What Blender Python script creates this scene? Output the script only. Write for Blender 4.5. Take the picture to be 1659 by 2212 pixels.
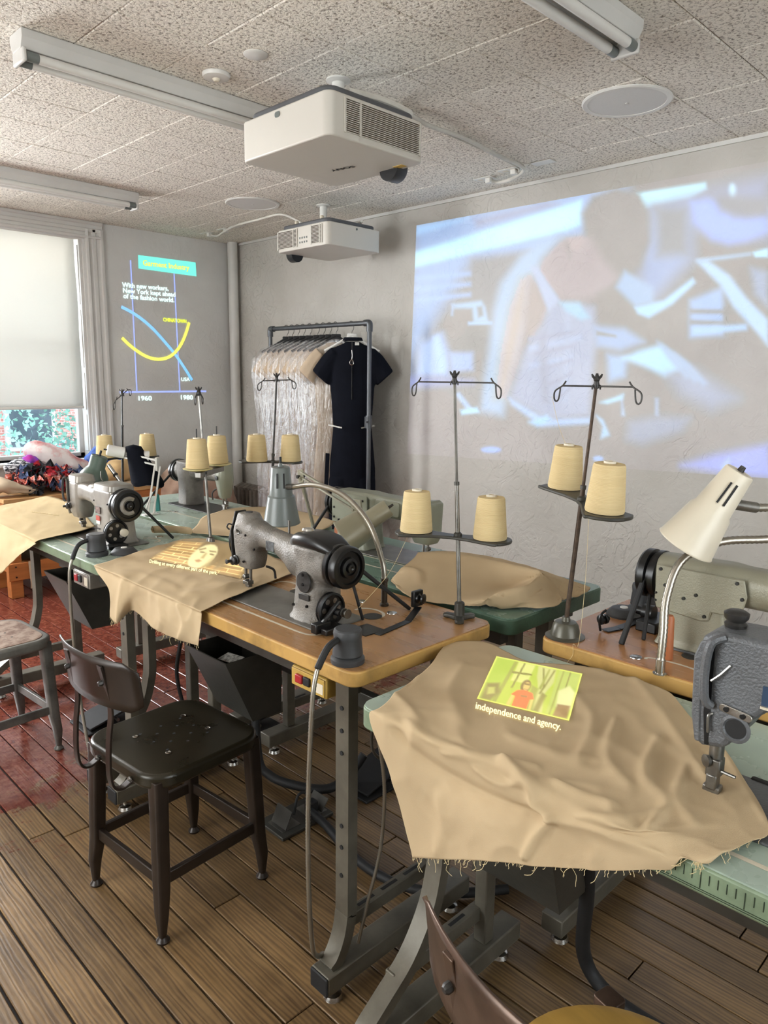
import bpy, math, random
import numpy as np
from mathutils import Vector, Matrix
from mathutils.bvhtree import BVHTree
random.seed(7); rng = np.random.default_rng(7)
S = bpy.context.scene
for o in list(bpy.data.objects): bpy.data.objects.remove(o)
COL = S.collection
R = math.radians
# ------------------------------------------------------------------ camera
FPX, PITCH, ROLL, YAW, EYE = 1587.4, R(10.27), R(.70), R(44.93), 1.6
cp, sp, cr, sr, cy, sy = (math.cos(PITCH), math.sin(PITCH), math.cos(ROLL), math.sin(ROLL), math.cos(YAW), math.sin(YAW))
FW = Vector((cp*sy, cp*cy, -sp)); R0 = Vector((cy, -sy, 0)); U0 = R0.cross(FW)
RT = cr*R0 + sr*U0; UP = -sr*R0 + cr*U0
CAM = Vector((0, 0, EYE))
cd = bpy.data.cameras.new('camera'); cam = bpy.data.objects.new('camera', cd); COL.objects.link(cam)
cam.matrix_world = Matrix(((RT.x, UP.x, -FW.x, 0), (RT.y, UP.y, -FW.y, 0), (RT.z, UP.z, -FW.z, EYE), (0, 0, 0, 1)))
cd.sensor_fit = 'HORIZONTAL'; cd.sensor_width = 36; cd.lens = 36*FPX/1659; cd.clip_start = .02; cd.clip_end = 200
S.camera = cam
# ------------------------------------------------------------------ world, daylight, exposure
S.view_settings.view_transform = 'Standard'; S.view_settings.look = 'None'; S.view_settings.gamma = 1
S.view_settings.use_curve_mapping = False; S.view_settings.exposure = 0.44
try:
    cy_ = S.cycles; cy_.max_bounces = 5; cy_.diffuse_bounces = 4; cy_.glossy_bounces = 3; cy_.transmission_bounces = 4; cy_.transparent_max_bounces = 12
    cy_.caustics_reflective = False; cy_.caustics_refractive = False; cy_.use_adaptive_sampling = True; cy_.adaptive_threshold = .12; cy_.adaptive_min_samples = 12; cy_.sample_clamp_indirect = 6
except Exception: pass
W = bpy.data.worlds.new('world'); S.world = W; W.use_nodes = True
bg = W.node_tree.nodes['Background']; bg.inputs[0].default_value = (.80, .92, 1.0, 1); bg.inputs[1].default_value = 3.2
def area_light(name, loc, target, sx, sy, power, col):
    l = bpy.data.lights.new(name, 'AREA'); l.shape = 'RECTANGLE'; l.size = sx; l.size_y = sy; l.energy = power; l.color = col
    o = bpy.data.objects.new(name, l); COL.objects.link(o); o.location = loc
    d = Vector(target) - Vector(loc); o.rotation_euler = d.to_track_quat('-Z', 'Y').to_euler(); return o
# daylight entering by the windows of the room: the one in view and its twin further along the same wall; the other two are added fill
area_light('daylight_window_in_view', (2.06, 6.24, 2.06), (2.06, 3.0, 1.6), 1.0, 1.28, 15, (1.0, .98, .93))
area_light('daylight_twin_window', (.34, 6.15, 1.83), (.7, 3.0, .9), 1.02, 1.74, 138, (.96, .98, 1.0))
area_light('side_fill_light', (-2.39, 2.2, 1.66), (1.5, 2.0, 1.2), 2.16, 1.7, 60, (1.0, .98, .94))  # added fill lamp, set in an unseen opening of the left wall
area_light('rear_fill_light', (.9, -2.39, 1.70), (1.2, 2.0, 1.3), 2.16, 1.76, 26, (1.0, .98, .95))  # added fill lamp behind the camera, at an unseen opening
# ------------------------------------------------------------------ helpers
def ray(px, py): return FW + RT*((px-829.5)/FPX) - UP*((py-1106)/FPX)
def PZ(px, py, z): d = ray(px, py); return CAM + d*((z-EYE)/d.z)
def PX(px, py, x): d = ray(px, py); return CAM + d*(x/d.x)
def PY(px, py, y): d = ray(px, py); return CAM + d*(y/d.y)
def PD(px, py, dep): return CAM + ray(px, py)*dep
def put(name, data, parent=None):
    o = bpy.data.objects.new(name, data); COL.objects.link(o)
    if parent is not None: o.parent = parent
    return o
WM = {}
def tag(o, label=None, cat=None, group=None, kind=None):
    if label: o['label'] = label
    if cat: o['category'] = cat
    if group: o['group'] = group
    if kind: o['kind'] = kind
    return o
def thing(name, label, cat, loc=(0, 0, 0), rz=0, group=None):
    o = put(name, None); o.location = loc; o.rotation_euler = (0, 0, rz); o.empty_display_size = .1
    WM[o.name] = Matrix.Translation(loc) @ Matrix.Rotation(rz, 4, 'Z')
    return tag(o, label, cat, group)
def copy_tree(o, parent=None):
    c = o.copy(); COL.objects.link(c)
    if parent is not None: c.parent = parent
    for ch in list(o.children): copy_tree(ch, c)
    return c
def V(*a): return Vector(a if len(a) > 1 else a[0])
def frame(d):
    d = V(d).normalized(); a = Vector((0, 0, 1)) if abs(d.z) < .9 else Vector((1, 0, 0))
    u = a.cross(d).normalized(); return u, d.cross(u), d
def rrect(w, h, r, n=4):
    r = min(r, w/2-1e-5, h/2-1e-5); p = []
    for cx, cy_, a0 in ((w/2-r, h/2-r, 0), (-w/2+r, h/2-r, 90), (-w/2+r, -h/2+r, 180), (w/2-r, -h/2+r, 270)):
        for i in range(n+1):
            a = R(a0+90*i/n); p.append((cx+r*math.cos(a), cy_+r*math.sin(a)))
    return p
def catmull(P, k):
    P = [V(p) for p in P]; out = []
    for i in range(len(P)-1):
        a, b, c, d = P[max(i-1, 0)], P[i], P[i+1], P[min(i+2, len(P)-1)]
        for j in range(k):
            t = j/k
            out.append(.5*((2*b)+(c-a)*t+(2*a-5*b+4*c-d)*t*t+(3*b-a-3*c+d)*t**3))
    return out+[P[-1]]
class MB:
    def __init__(s): s.v = []; s.f = []
    def add(s, vs, fs):
        k = len(s.v); s.v += [tuple(v) for v in vs]; s.f += [tuple(i+k for i in f) for f in fs]; return s
    def box(s, x0, x1, y0, y1, z0, z1):
        return s.add([(x0, y0, z0), (x1, y0, z0), (x1, y1, z0), (x0, y1, z0), (x0, y0, z1), (x1, y0, z1), (x1, y1, z1), (x0, y1, z1)],
                     [(3, 2, 1, 0), (4, 5, 6, 7), (0, 1, 5, 4), (1, 2, 6, 5), (2, 3, 7, 6), (3, 0, 4, 7)])
    def obox(s, c, size, ax=(1, 0, 0), up=(0, 0, 1)):
        ax = V(ax).normalized(); up = V(up); b = up.cross(ax).normalized(); up = ax.cross(b); c = V(c); k = len(s.v)
        q = MB().box(-size[0]/2, size[0]/2, -size[1]/2, size[1]/2, -size[2]/2, size[2]/2)
        return s.add([c+ax*v[0]+b*v[1]+up*v[2] for v in q.v], q.f)
    def bar(s, p0, p1, w, h, up=(0, 0, 1)):
        p0, p1 = V(p0), V(p1); return s.obox((p0+p1)/2, ((p1-p0).length, w, h), p1-p0, up)
    def loft(s, rings, cap=True, closed=False):
        n = len(rings[0]); vs = [p for r in rings for p in r]; fs = []; m = len(rings)
        for i in range(m if closed else m-1):
            for j in range(n):
                a, b = i*n+j, i*n+(j+1) % n; c, d = ((i+1) % m)*n+(j+1) % n, ((i+1) % m)*n+j
                fs.append((a, b, c, d))
        if cap and not closed: fs += [tuple(range(n))[::-1], tuple((m-1)*n+j for j in range(n))]
        return s.add(vs, fs)
    def cyl(s, p0, p1, r0, r1=None, n=16, cap=True):
        p0, p1 = V(p0), V(p1); u, w, d = frame(p1-p0); r1 = r0 if r1 is None else r1
        return s.loft([[p+(u*math.cos(2*math.pi*i/n)+w*math.sin(2*math.pi*i/n))*r for i in range(n)] for p, r in ((p0, r0), (p1, r1))], cap)
    def lathe(s, prof, o=(0, 0, 0), ax=(0, 0, 1), n=24, cap=True):
        o = V(o); u, w, d = frame(ax)
        return s.loft([[o+d*z+(u*math.cos(2*math.pi*i/n)+w*math.sin(2*math.pi*i/n))*max(r, 1e-4) for i in range(n)] for r, z in prof], cap)
    def tube(s, pts, r, n=8, closed=False, cap=True, sect=None):
        pts = [V(p) for p in pts]; m = len(pts); rs = r if isinstance(r, (list, tuple)) else [r]*m; rings = []
        u = None
        for i in range(m):
            if closed: d = pts[(i+1) % m]-pts[i-1]
            else: d = pts[min(i+1, m-1)]-pts[max(i-1, 0)]
            d.normalize()
            if u is None: u = frame(d)[0]
            u = (u-d*u.dot(d))
            u = u.normalized() if u.length > 1e-6 else frame(d)[0]
            w = d.cross(u)
            if sect: rings.append([pts[i]+u*a+w*b for a, b in sect])
            else: rings.append([pts[i]+(u*math.cos(2*math.pi*k/n)+w*math.sin(2*math.pi*k/n))*rs[i] for k in range(n)])
        return s.loft(rings, cap, closed)
    def sweep(s, pts, sect, up=(0, 1, 0)):          # flat-sided sweep, section (a along side, b along normal) with a fixed side vector
        pts = [V(p) for p in pts]; m = len(pts); up = V(up).normalized(); rings = []
        for i in range(m):
            d = (pts[min(i+1, m-1)]-pts[max(i-1, 0)]).normalized(); nn = d.cross(up).normalized()
            rings.append([pts[i]+up*a+nn*b for a, b in sect])
        return s.loft(rings)
    def rings(s, secs):                              # secs: (center, u, v, w, h, r)
        return s.loft([[V(c)+V(u)*a+V(v)*b for a, b in rrect(w, h, r)] for c, u, v, w, h, r in secs])
    def prism(s, poly, o, u, v, d):                  # polygon in the plane o,u,v extruded by vector d
        o, u, v, d = V(o), V(u), V(v), V(d); a = [o+u*x+v*y for x, y in poly]; n = len(poly)
        return s.add(a+[p+d for p in a], [tuple(range(n))[::-1], tuple(range(n, 2*n))]+[(i, (i+1) % n, n+(i+1) % n, n+i) for i in range(n)])
    def ball(s, c, r, n=12, m=8):
        c = V(c); r = (r, r, r) if not isinstance(r, (tuple, list)) else r
        return s.loft([[c+V(r[0]*math.sin(t)*math.cos(2*math.pi*i/n), r[1]*math.sin(t)*math.sin(2*math.pi*i/n), -r[2]*math.cos(t)) for i in range(n)]
                       for t in [math.pi*(j+.02)/(m-.0)*.998+.003 for j in range(m+1) if j <= m][:m]+[math.pi-.003]])
    def xf(s, M):
        s.v = [tuple(M @ Vector(v)) for v in s.v]; return s
    def mesh(s, name, mat, smooth=35):
        me = bpy.data.meshes.new(name); me.from_pydata(s.v, [], s.f)
        if mat is not None: me.materials.append(mat)
        me.validate(verbose=False)
        import bmesh
        b = bmesh.new(); b.from_mesh(me); bmesh.ops.recalc_face_normals(b, faces=b.faces); b.to_mesh(me); b.free()
        if smooth:
            me.shade_smooth(); me.set_sharp_from_angle(angle=R(smooth))
        me.update(); return me
    def build(s, name, mat, parent=None, bevel=0, seg=2, smooth=35, sub=0, world=False, label=None):
        if world and parent is not None:
            p = parent
            while p.parent is not None: p = p.parent
            if p.name in WM: s.xf(WM[p.name].inverted())
        o = put(name, s.mesh(name, mat, smooth), parent)
        if bevel:
            m = o.modifiers.new('bevel', 'BEVEL'); m.width = bevel; m.segments = seg; m.limit_method = 'ANGLE'; m.angle_limit = R(40); m.harden_normals = False
        if sub:
            m = o.modifiers.new('sub', 'SUBSURF'); m.levels = sub; m.render_levels = sub
        if label: o['label'] = label
        return o
# ------------------------------------------------------------------ materials
def nt(name):
    m = bpy.data.materials.new(name); m.use_nodes = True; t = m.node_tree; return m, t, t.nodes['Principled BSDF']
def node(t, kind, **kw):
    n = t.nodes.new(kind)
    for k, v in kw.items():
        if k in n.inputs: n.inputs[k].default_value = v
        else: setattr(n, k, v)
    return n
def c4(c): return (c[0], c[1], c[2], 1)
def srgb(h):
    h = h.lstrip('#'); return tuple(((int(h[i:i+2], 16)/255+.055)/1.055)**2.4 if int(h[i:i+2], 16) > 10 else int(h[i:i+2], 16)/255/12.92 for i in (0, 2, 4))
def mat(name, col, rough=.5, metal=0, var=.12, vs=6, bump=0, bs=80, coat=0, stretch=(1, 1, 1), spec=.5, rvar=0, col2=None, lo=.35, hi=.65, rand=0):
    if isinstance(col, str): col = srgb(col)
    m, t, b = nt(name); L = t.links.new
    tc = node(t, 'ShaderNodeTexCoord'); mp = node(t, 'ShaderNodeMapping'); mp.inputs['Scale'].default_value = stretch
    L(tc.outputs['Object'], mp.inputs[0])
    b.inputs['Roughness'].default_value = rough; b.inputs['Metallic'].default_value = metal
    b.inputs['Specular IOR Level'].default_value = spec
    if coat: b.inputs['Coat Weight'].default_value = coat; b.inputs['Coat Roughness'].default_value = .15
    if col2 is None: col2 = tuple(max(0, c*(1-var*2)) for c in col)
    elif isinstance(col2, str): col2 = srgb(col2)
    nz = node(t, 'ShaderNodeTexNoise', Scale=vs, Detail=6.0, Roughness=.6); L(mp.outputs[0], nz.inputs['Vector'])
    rp = node(t, 'ShaderNodeValToRGB'); rp.color_ramp.elements[0].position = lo; rp.color_ramp.elements[1].position = hi
    rp.color_ramp.elements[0].color = c4(col2); rp.color_ramp.elements[1].color = c4(col)
    L(nz.outputs[0], rp.inputs[0]); out = rp.outputs[0]
    if rand:
        oi = node(t, 'ShaderNodeObjectInfo'); hs = node(t, 'ShaderNodeHueSaturation'); mr = node(t, 'ShaderNodeMapRange')
        mr.inputs[3].default_value = 1-rand; mr.inputs[4].default_value = 1+rand
        L(oi.outputs['Random'], mr.inputs[0]); L(mr.outputs[0], hs.inputs['Value']); L(out, hs.inputs['Color']); out = hs.outputs[0]
    L(out, b.inputs['Base Color'])
    if rvar:
        mr = node(t, 'ShaderNodeMapRange'); mr.inputs[3].default_value = max(.03, rough-rvar); mr.inputs[4].default_value = min(1, rough+rvar)
        L(nz.outputs[0], mr.inputs[0]); L(mr.outputs[0], b.inputs['Roughness'])
    if bump:
        n2 = node(t, 'ShaderNodeTexNoise', Scale=bs, Detail=4.0); L(mp.outputs[0], n2.inputs['Vector'])
        bp = node(t, 'ShaderNodeBump', Strength=bump, Distance=.01); L(n2.outputs[0], bp.inputs['Height']); L(bp.outputs[0], b.inputs['Normal'])
    return m
# ------------------------------------------------------------------ shared materials
M = {}
M['dark'] = mat('dark painted steel', '#47453f', .42, .3, .18, 9, .05, 60, rvar=.1)
M['leg'] = mat('grey green painted steel', '#6f6a5e', .4, .3, .2, 7, .05, 60, rvar=.12)
M['black'] = mat('black enamel', '#121213', .32, 0, .2, 10)
M['rubber'] = mat('matt black rubber', '#1a1a1b', .65, 0, .2, 20)
M['chrome'] = mat('worn chrome', '#c9c6c0', .25, 1, .1, 30, rvar=.08)
M['steel'] = mat('brushed steel', '#8d8a84', .38, .9, .2, 18, rvar=.12)
M['iron'] = mat('worn dark iron', '#4c4a48', .45, .6, .3, 14, .1, 90, rvar=.12)
M['green'] = mat('green laminate', '#a6b6a8', .28, 0, .06, 5, rvar=.08)
M['green_edge'] = mat('green painted edge', '#84967a', .42, 0, .14, 14, .1, 120)
M['dkgreen'] = mat('dark green laminate', '#6f8a7a', .28, 0, .12, 5, rvar=.08)
M['dkgreen_edge'] = mat('dark green painted edge', '#48634f', .45, 0, .18, 14, .1, 120)
M['oak'] = mat('oak laminate', '#a67c50', .28, 0, .07, 3.5, stretch=(7, 1, 1), rvar=.08)
M['oak_red'] = mat('reddish wood laminate', '#b07e54', .26, 0, .07, 3.5, stretch=(7, 1, 1), rvar=.08)
M['oak_edge'] = mat('worn ochre wooden edge', '#c39a58', .38, 0, .28, 5, .1, 40, lo=.3, hi=.5)
M['plywood'] = mat('raw brown plywood', '#7a5a3a', .7, 0, .3, 30, stretch=(1, 1, 12))
M['canvas'] = mat('unbleached muslin', '#c0a987', .92, 0, .035, 4, .14, 900, spec=.15)
M['canvas2'] = mat('unbleached muslin pale', '#cfb990', .92, 0, .035, 4, .14, 900, spec=.15)
M['white_paint'] = mat('white paint', '#cfcdc8', .45, 0, .05, 3)
M['plastic_white'] = mat('white plastic', '#dcdad4', .4, 0, .03, 3)
M['plastic_grey'] = mat('charcoal printed plastic', '#3c3d3f', .5, 0, .12, 4, .06, 300, stretch=(1, 1, 6))
M['cream'] = mat('cream enamel', '#dcd2bd', .35, 0, .04, 4)
M['lampgrey'] = mat('grey enamel', '#6c726f', .32, 0, .05, 5)
M['beige_grey'] = mat('grey beige hammered enamel', '#8f8b78', .4, .1, .06, 6, .12, 320)
M['hammer'] = mat('grey hammered enamel', '#817b73', .42, .15, .24, 11, .3, 230, rvar=.1)
M['hammer_blue'] = mat('blue grey hammered enamel', '#65676a', .40, .15, .14, 7, .25, 230, rvar=.08)
M['silver_tan'] = mat('worn silvery tan enamel', '#a29c93', .33, .35, .2, 6, .06, 200, rvar=.1)
M['sage'] = mat('sage enamel', '#8b8d7c', .36, .1, .07, 6, .08, 250)
M['red'] = mat('red plastic', '#b0252a', .4)
M['yellow_box'] = mat('ochre switch box', '#c5a14e', .5, 0, .1, 10)
M['navy'] = mat('navy black cotton', '#15171f', .95, 0, .12, 8, .1, 700, spec=.1)
M['linen'] = mat('oatmeal linen', '#c2ae96', .9, 0, .07, 6, .1, 500, spec=.15)
M['teal'] = mat('teal plastic', '#1f7f78', .45)
M['brick_o'] = mat('orange brown wood peg', '#a8623a', .5, 0, .15, 8, stretch=(1, 1, .2))
M['pine'] = mat('orange pine', '#b9713a', .5, 0, .15, 5, stretch=(.4, 4, 4))
M['seat_olive'] = mat('dark olive brown enamel', '#2e291d', .30, .25, .18, 8, rvar=.12)
M['chair_brown'] = mat('dark brown enamel', '#332922', .36, .25, .2, 8, rvar=.1)
M['pipe'] = mat('dark gunmetal pipe', '#5b5d60', .4, .6, .1, 10)
M['cord_white'] = mat('white cable', '#d6d2c8', .55)
M['thread'] = mat('cream cotton thread', '#e2cfa2', .95, 0, .05, 4, spec=.1)
def cone_mat():
    m, t, b = nt('wound cream thread'); L = t.links.new
    b.inputs['Roughness'].default_value = .9; b.inputs['Specular IOR Level'].default_value = .15
    tc = node(t, 'ShaderNodeTexCoord'); wv = node(t, 'ShaderNodeTexWave', Scale=95.0, Distortion=1.2); wv.bands_direction = 'Z'; wv.inputs['Detail'].default_value = 2
    w2 = node(t, 'ShaderNodeTexNoise', Scale=1.0, Detail=3.0); mp = node(t, 'ShaderNodeMapping'); mp.inputs['Scale'].default_value = (4, 4, 90)
    L(tc.outputs['Object'], wv.inputs['Vector']); L(tc.outputs['Object'], mp.inputs[0]); L(mp.outputs[0], w2.inputs['Vector'])
    mx = node(t, 'ShaderNodeMixRGB'); mx.inputs[1].default_value = c4(srgb('#c8b083')); mx.inputs[2].default_value = c4(srgb('#dac598'))
    L(w2.outputs[0], mx.inputs[0]); L(mx.outputs[0], b.inputs['Base Color'])
    bp = node(t, 'ShaderNodeBump', Strength=.25, Distance=.003); L(wv.outputs[0], bp.inputs['Height']); L(bp.outputs[0], b.inputs['Normal'])
    return m
M['cone'] = cone_mat()
def flex_mat():
    m, t, b = nt('ribbed flexible steel'); L = t.links.new
    b.inputs['Base Color'].default_value = c4(srgb('#a09a8e')); b.inputs['Metallic'].default_value = .85; b.inputs['Roughness'].default_value = .32
    return m
M['flex'] = flex_mat()
def wall_mat(name, base, dark, str_=.35):
    m, t, b = nt(name); L = t.links.new; b.inputs['Roughness'].default_value = .75; b.inputs['Specular IOR Level'].default_value = .25
    tc = node(t, 'ShaderNodeTexCoord')
    n1 = node(t, 'ShaderNodeTexNoise', Scale=2.2, Detail=5.0); n2 = node(t, 'ShaderNodeTexNoise', Scale=7.0, Detail=3.0, Distortion=2.5)
    n3 = node(t, 'ShaderNodeTexVoronoi', Scale=3.2); n3.feature = 'DISTANCE_TO_EDGE'
    nd = node(t, 'ShaderNodeTexNoise', Scale=4.0, Detail=6.0); mxv = node(t, 'ShaderNodeMixRGB'); mxv.inputs[0].default_value = .35
    for n in (n1, n2, nd): L(tc.outputs['Object'], n.inputs['Vector'])
    L(tc.outputs['Object'], mxv.inputs[1]); L(nd.outputs[1], mxv.inputs[2]); L(mxv.outputs[0], n3.inputs['Vector'])
    rp = node(t, 'ShaderNodeValToRGB'); rp.color_ramp.elements[0].color = c4(srgb(dark)); rp.color_ramp.elements[1].color = c4(srgb(base))
    rp.color_ramp.elements[0].position = .3; rp.color_ramp.elements[1].position = .6; L(n1.outputs[0], rp.inputs[0]); L(rp.outputs[0], b.inputs['Base Color'])
    r2 = node(t, 'ShaderNodeValToRGB'); r2.color_ramp.elements[0].position = .46; r2.color_ramp.elements[1].position = .54; L(n2.outputs[0], r2.inputs[0])
    r3 = node(t, 'ShaderNodeValToRGB'); r3.color_ramp.elements[0].position = 0; r3.color_ramp.elements[1].position = .03; L(n3.outputs[0], r3.inputs[0])
    n6 = node(t, 'ShaderNodeTexNoise', Scale=1.6, Detail=2.0); L(tc.outputs['Object'], n6.inputs['Vector'])
    r6 = node(t, 'ShaderNodeValToRGB'); r6.color_ramp.elements[0].position = .45; r6.color_ramp.elements[1].position = .62; L(n6.outputs[0], r6.inputs[0])
    n7 = node(t, 'ShaderNodeTexNoise', Scale=14.0, Detail=5.0, Distortion=1.0); L(tc.outputs['Object'], n7.inputs['Vector'])
    ad = node(t, 'ShaderNodeMath', operation='MULTIPLY'); m6 = node(t, 'ShaderNodeMath', operation='MULTIPLY'); m6.inputs[1].default_value = .45; L(r6.outputs[0], m6.inputs[0]); L(r2.outputs[0], ad.inputs[0]); L(m6.outputs[0], ad.inputs[1])
    a1 = node(t, 'ShaderNodeMath', operation='MULTIPLY_ADD'); a1.inputs[1].default_value = .8; L(n7.outputs[0], a1.inputs[0]); L(ad.outputs[0], a1.inputs[2])
    a2 = node(t, 'ShaderNodeMath', operation='MULTIPLY_ADD'); a2.inputs[1].default_value = 1.2; L(n1.outputs[0], a2.inputs[0]); L(a1.outputs[0], a2.inputs[2])
    bp = node(t, 'ShaderNodeBump', Strength=str_, Distance=.012); L(a2.outputs[0], bp.inputs['Height']); L(bp.outputs[0], b.inputs['Normal'])
    return m
M['wall'] = wall_mat('trowelled white plaster', '#c1bdb6', '#b5b1a9', .6)
M['wall_grey'] = wall_mat('smooth grey white plaster', '#d6d5d1', '#cccac6', .22)
def tile_mat():
    m, t, b = nt('fissured mineral tile'); L = t.links.new; b.inputs['Roughness'].default_value = .95; b.inputs['Specular IOR Level'].default_value = .1
    tc = node(t, 'ShaderNodeTexCoord'); ge = node(t, 'ShaderNodeNewGeometry')
    n1 = node(t, 'ShaderNodeTexNoise', Scale=85.0, Detail=2.5, Distortion=.7); n2 = node(t, 'ShaderNodeTexNoise', Scale=1.3, Detail=3.0)
    L(ge.outputs['Position'], n1.inputs['Vector']); L(ge.outputs['Position'], n2.inputs['Vector'])
    rp = node(t, 'ShaderNodeValToRGB'); e = rp.color_ramp.elements; e[0].position = .30; e[0].color = c4(srgb('#8e857a')); e[1].position = .50; e[1].color = c4(srgb('#ece6db'))
    L(n1.outputs[0], rp.inputs[0]); L(rp.outputs[0], b.inputs['Base Color'])
    bp = node(t, 'ShaderNodeBump', Strength=.7, Distance=.008); L(n1.outputs[0], bp.inputs['Height']); L(bp.outputs[0], b.inputs['Normal'])
    return m
M['tile'] = tile_mat()
def plank_mat():
    m, t, b = nt('old pine boards with worn red paint'); L = t.links.new
    ge = node(t, 'ShaderNodeNewGeometry'); oi = node(t, 'ShaderNodeObjectInfo')
    off = node(t, 'ShaderNodeMixRGB', blend_type='ADD'); off.inputs[0].default_value = 1
    cmb = node(t, 'ShaderNodeCombineXYZ'); mu = node(t, 'ShaderNodeMath', operation='MULTIPLY'); mu.inputs[1].default_value = 37.0
    L(oi.outputs['Random'], mu.inputs[0]); L(mu.outputs[0], cmb.inputs[1]); L(mu.outputs[0], cmb.inputs[0]); L(ge.outputs['Position'], off.inputs[1]); L(cmb.outputs[0], off.inputs[2])
    mp = node(t, 'ShaderNodeMapping'); mp.inputs['Scale'].default_value = (1, .09, 1); L(off.outputs[0], mp.inputs[0])
    wv = node(t, 'ShaderNodeTexWave', Scale=26.0, Distortion=7.0); wv.bands_direction = 'X'; wv.inputs['Detail'].default_value = 3; wv.inputs['Detail Scale'].default_value = 1.6
    L(mp.outputs[0], wv.inputs['Vector'])
    fine = node(t, 'ShaderNodeTexNoise', Scale=120.0, Detail=4.0); L(mp.outputs[0], fine.inputs['Vector'])
    big = node(t, 'ShaderNodeTexNoise', Scale=3.0, Detail=6.0, Roughness=.65); L(ge.outputs['Position'], big.inputs['Vector'])
    mp2 = node(t, 'ShaderNodeMapping'); mp2.inputs['Scale'].default_value = (55, 1.6, 1); L(off.outputs[0], mp2.inputs[0])
    gr = node(t, 'ShaderNodeTexNoise', Scale=1.0, Detail=7.0, Roughness=.62, Distortion=.4); L(mp2.outputs[0], gr.inputs['Vector'])
    mg = node(t, 'ShaderNodeMixRGB'); mg.inputs[0].default_value = .24; L(gr.outputs[0], mg.inputs[1]); L(wv.outputs[0], mg.inputs[2])
    r1 = node(t, 'ShaderNodeValToRGB'); e = r1.color_ramp.elements; e[0].color = c4(srgb('#5f4b35')); e[1].color = c4(srgb('#8e734f')); e[0].position = .28; e[1].position = .66
    L(mg.outputs[0], r1.inputs[0])
    mb = node(t, 'ShaderNodeMixRGB', blend_type='MULTIPLY'); mb.inputs[0].default_value = .75
    r2 = node(t, 'ShaderNodeValToRGB'); e = r2.color_ramp.elements; e[0].color = (.50, .46, .43, 1); e[1].color = (1.05, 1, .95, 1); e[0].position = .3; e[1].position = .62
    L(big.outputs[0], r2.inputs[0]); L(r1.outputs[0], mb.inputs[1]); L(r2.outputs[0], mb.inputs[2])
    hs = node(t, 'ShaderNodeHueSaturation'); mr = node(t, 'ShaderNodeMapRange'); mr.inputs[3].default_value = .68; mr.inputs[4].default_value = 1.12
    L(oi.outputs['Random'], mr.inputs[0]); L(mr.outputs[0], hs.inputs['Value']); L(mb.outputs[0], hs.inputs['Color'])
    # worn red paint towards the window
    sx = node(t, 'ShaderNodeSeparateXYZ'); L(ge.outputs['Position'], sx.inputs[0])
    n4 = node(t, 'ShaderNodeTexNoise', Scale=4.5, Detail=8.0, Roughness=.7); L(ge.outputs['Position'], n4.inputs['Vector'])
    ma = node(t, 'ShaderNodeMath', operation='MULTIPLY_ADD'); ma.inputs[1].default_value = 2.3; L(n4.outputs[0], ma.inputs[0]); L(sx.outputs[1], ma.inputs[2])
    msk = node(t, 'ShaderNodeMapRange'); msk.inputs[1].default_value = 3.75; msk.inputs[2].default_value = 3.95; L(ma.outputs[0], msk.inputs[0])
    n5 = node(t, 'ShaderNodeTexNoise', Scale=30.0, Detail=5.0, Roughness=.7); L(ge.outputs['Position'], n5.inputs['Vector'])
    rr = node(t, 'ShaderNodeValToRGB'); e = rr.color_ramp.elements; e[0].position = .38; e[0].color = c4(srgb('#5c231b')); e[1].position = .72; e[1].color = c4(srgb('#875140'))
    L(n5.outputs[0], rr.inputs[0])
    m2 = node(t, 'ShaderNodeMixRGB'); L(msk.outputs[0], m2.inputs[0]); L(hs.outputs[0], m2.inputs[1]); L(rr.outputs[0], m2.inputs[2])
    L(m2.outputs[0], b.inputs['Base Color'])
    ro = node(t, 'ShaderNodeMapRange'); ro.inputs[3].default_value = .34; ro.inputs[4].default_value = .19; L(msk.outputs[0], ro.inputs[0]); L(ro.outputs[0], b.inputs['Roughness'])
    bp = node(t, 'ShaderNodeBump', Strength=.10, Distance=.002); ad = node(t, 'ShaderNodeMath', operation='ADD'); L(fine.outputs[0], ad.inputs[0]); L(wv.outputs[0], ad.inputs[1])
    a2 = node(t, 'ShaderNodeMath', operation='ADD'); L(ad.outputs[0], a2.inputs[0]); L(n5.outputs[0], a2.inputs[1])
    L(a2.outputs[0], bp.inputs['Height']); L(bp.outputs[0], b.inputs['Normal'])
    return m
M['plank'] = plank_mat()
M['subfloor'] = mat('dark gap filler', '#1c1612', .9)
# ------------------------------------------------------------------ room shell
XW, YW, ZC, XL, YN = 4.01, 6.03, 2.80, -2.4, -2.4
def struct(o): o['kind'] = 'structure'; return o
floor = struct(MB().box(XL, XW, YN, YW, -.06, -.012).build('floor', M['subfloor'], smooth=0))
PITCHX = .0945; k0 = int((.58-(-2.38))/PITCHX)
edges = [.58+PITCHX*(i-k0) for i in range(0, k0+38)]
fixed = {11: 1.29, 5: 1.29, 12: 1.77}
for i in range(len(edges)-1):
    x0, x1 = edges[i], min(edges[i+1], XW)
    if x0 < .05 or x0 > XW-.02: continue
    js = []; y = -2.4+random.uniform(.6, 2.0)
    while y < YW-.5: js.append(y); y += random.uniform(1.6, 2.6)
    kk = round((x0-.58)/PITCHX)
    if kk == 4: js = [-.6, 1.29, 3.5]
    if kk == 5: js = [-.2, 1.77, 3.9]
    ys = [YN]+js+[YW]
    for a, b_ in zip(ys[:-1], ys[1:]):
        if b_ < .2: continue
        dz = random.uniform(-.0015, .0005); g = random.uniform(.0015, .0042)
        MB().box(x0+g, x1-g, a+.002, b_-.002, -.02, dz).build('plank', M['plank'], floor, bevel=.002, seg=1, smooth=0)
MB().box(XL, .105, YN, YW, -.02, 0).build('plank', M['plank'], floor, smooth=0)
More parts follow.
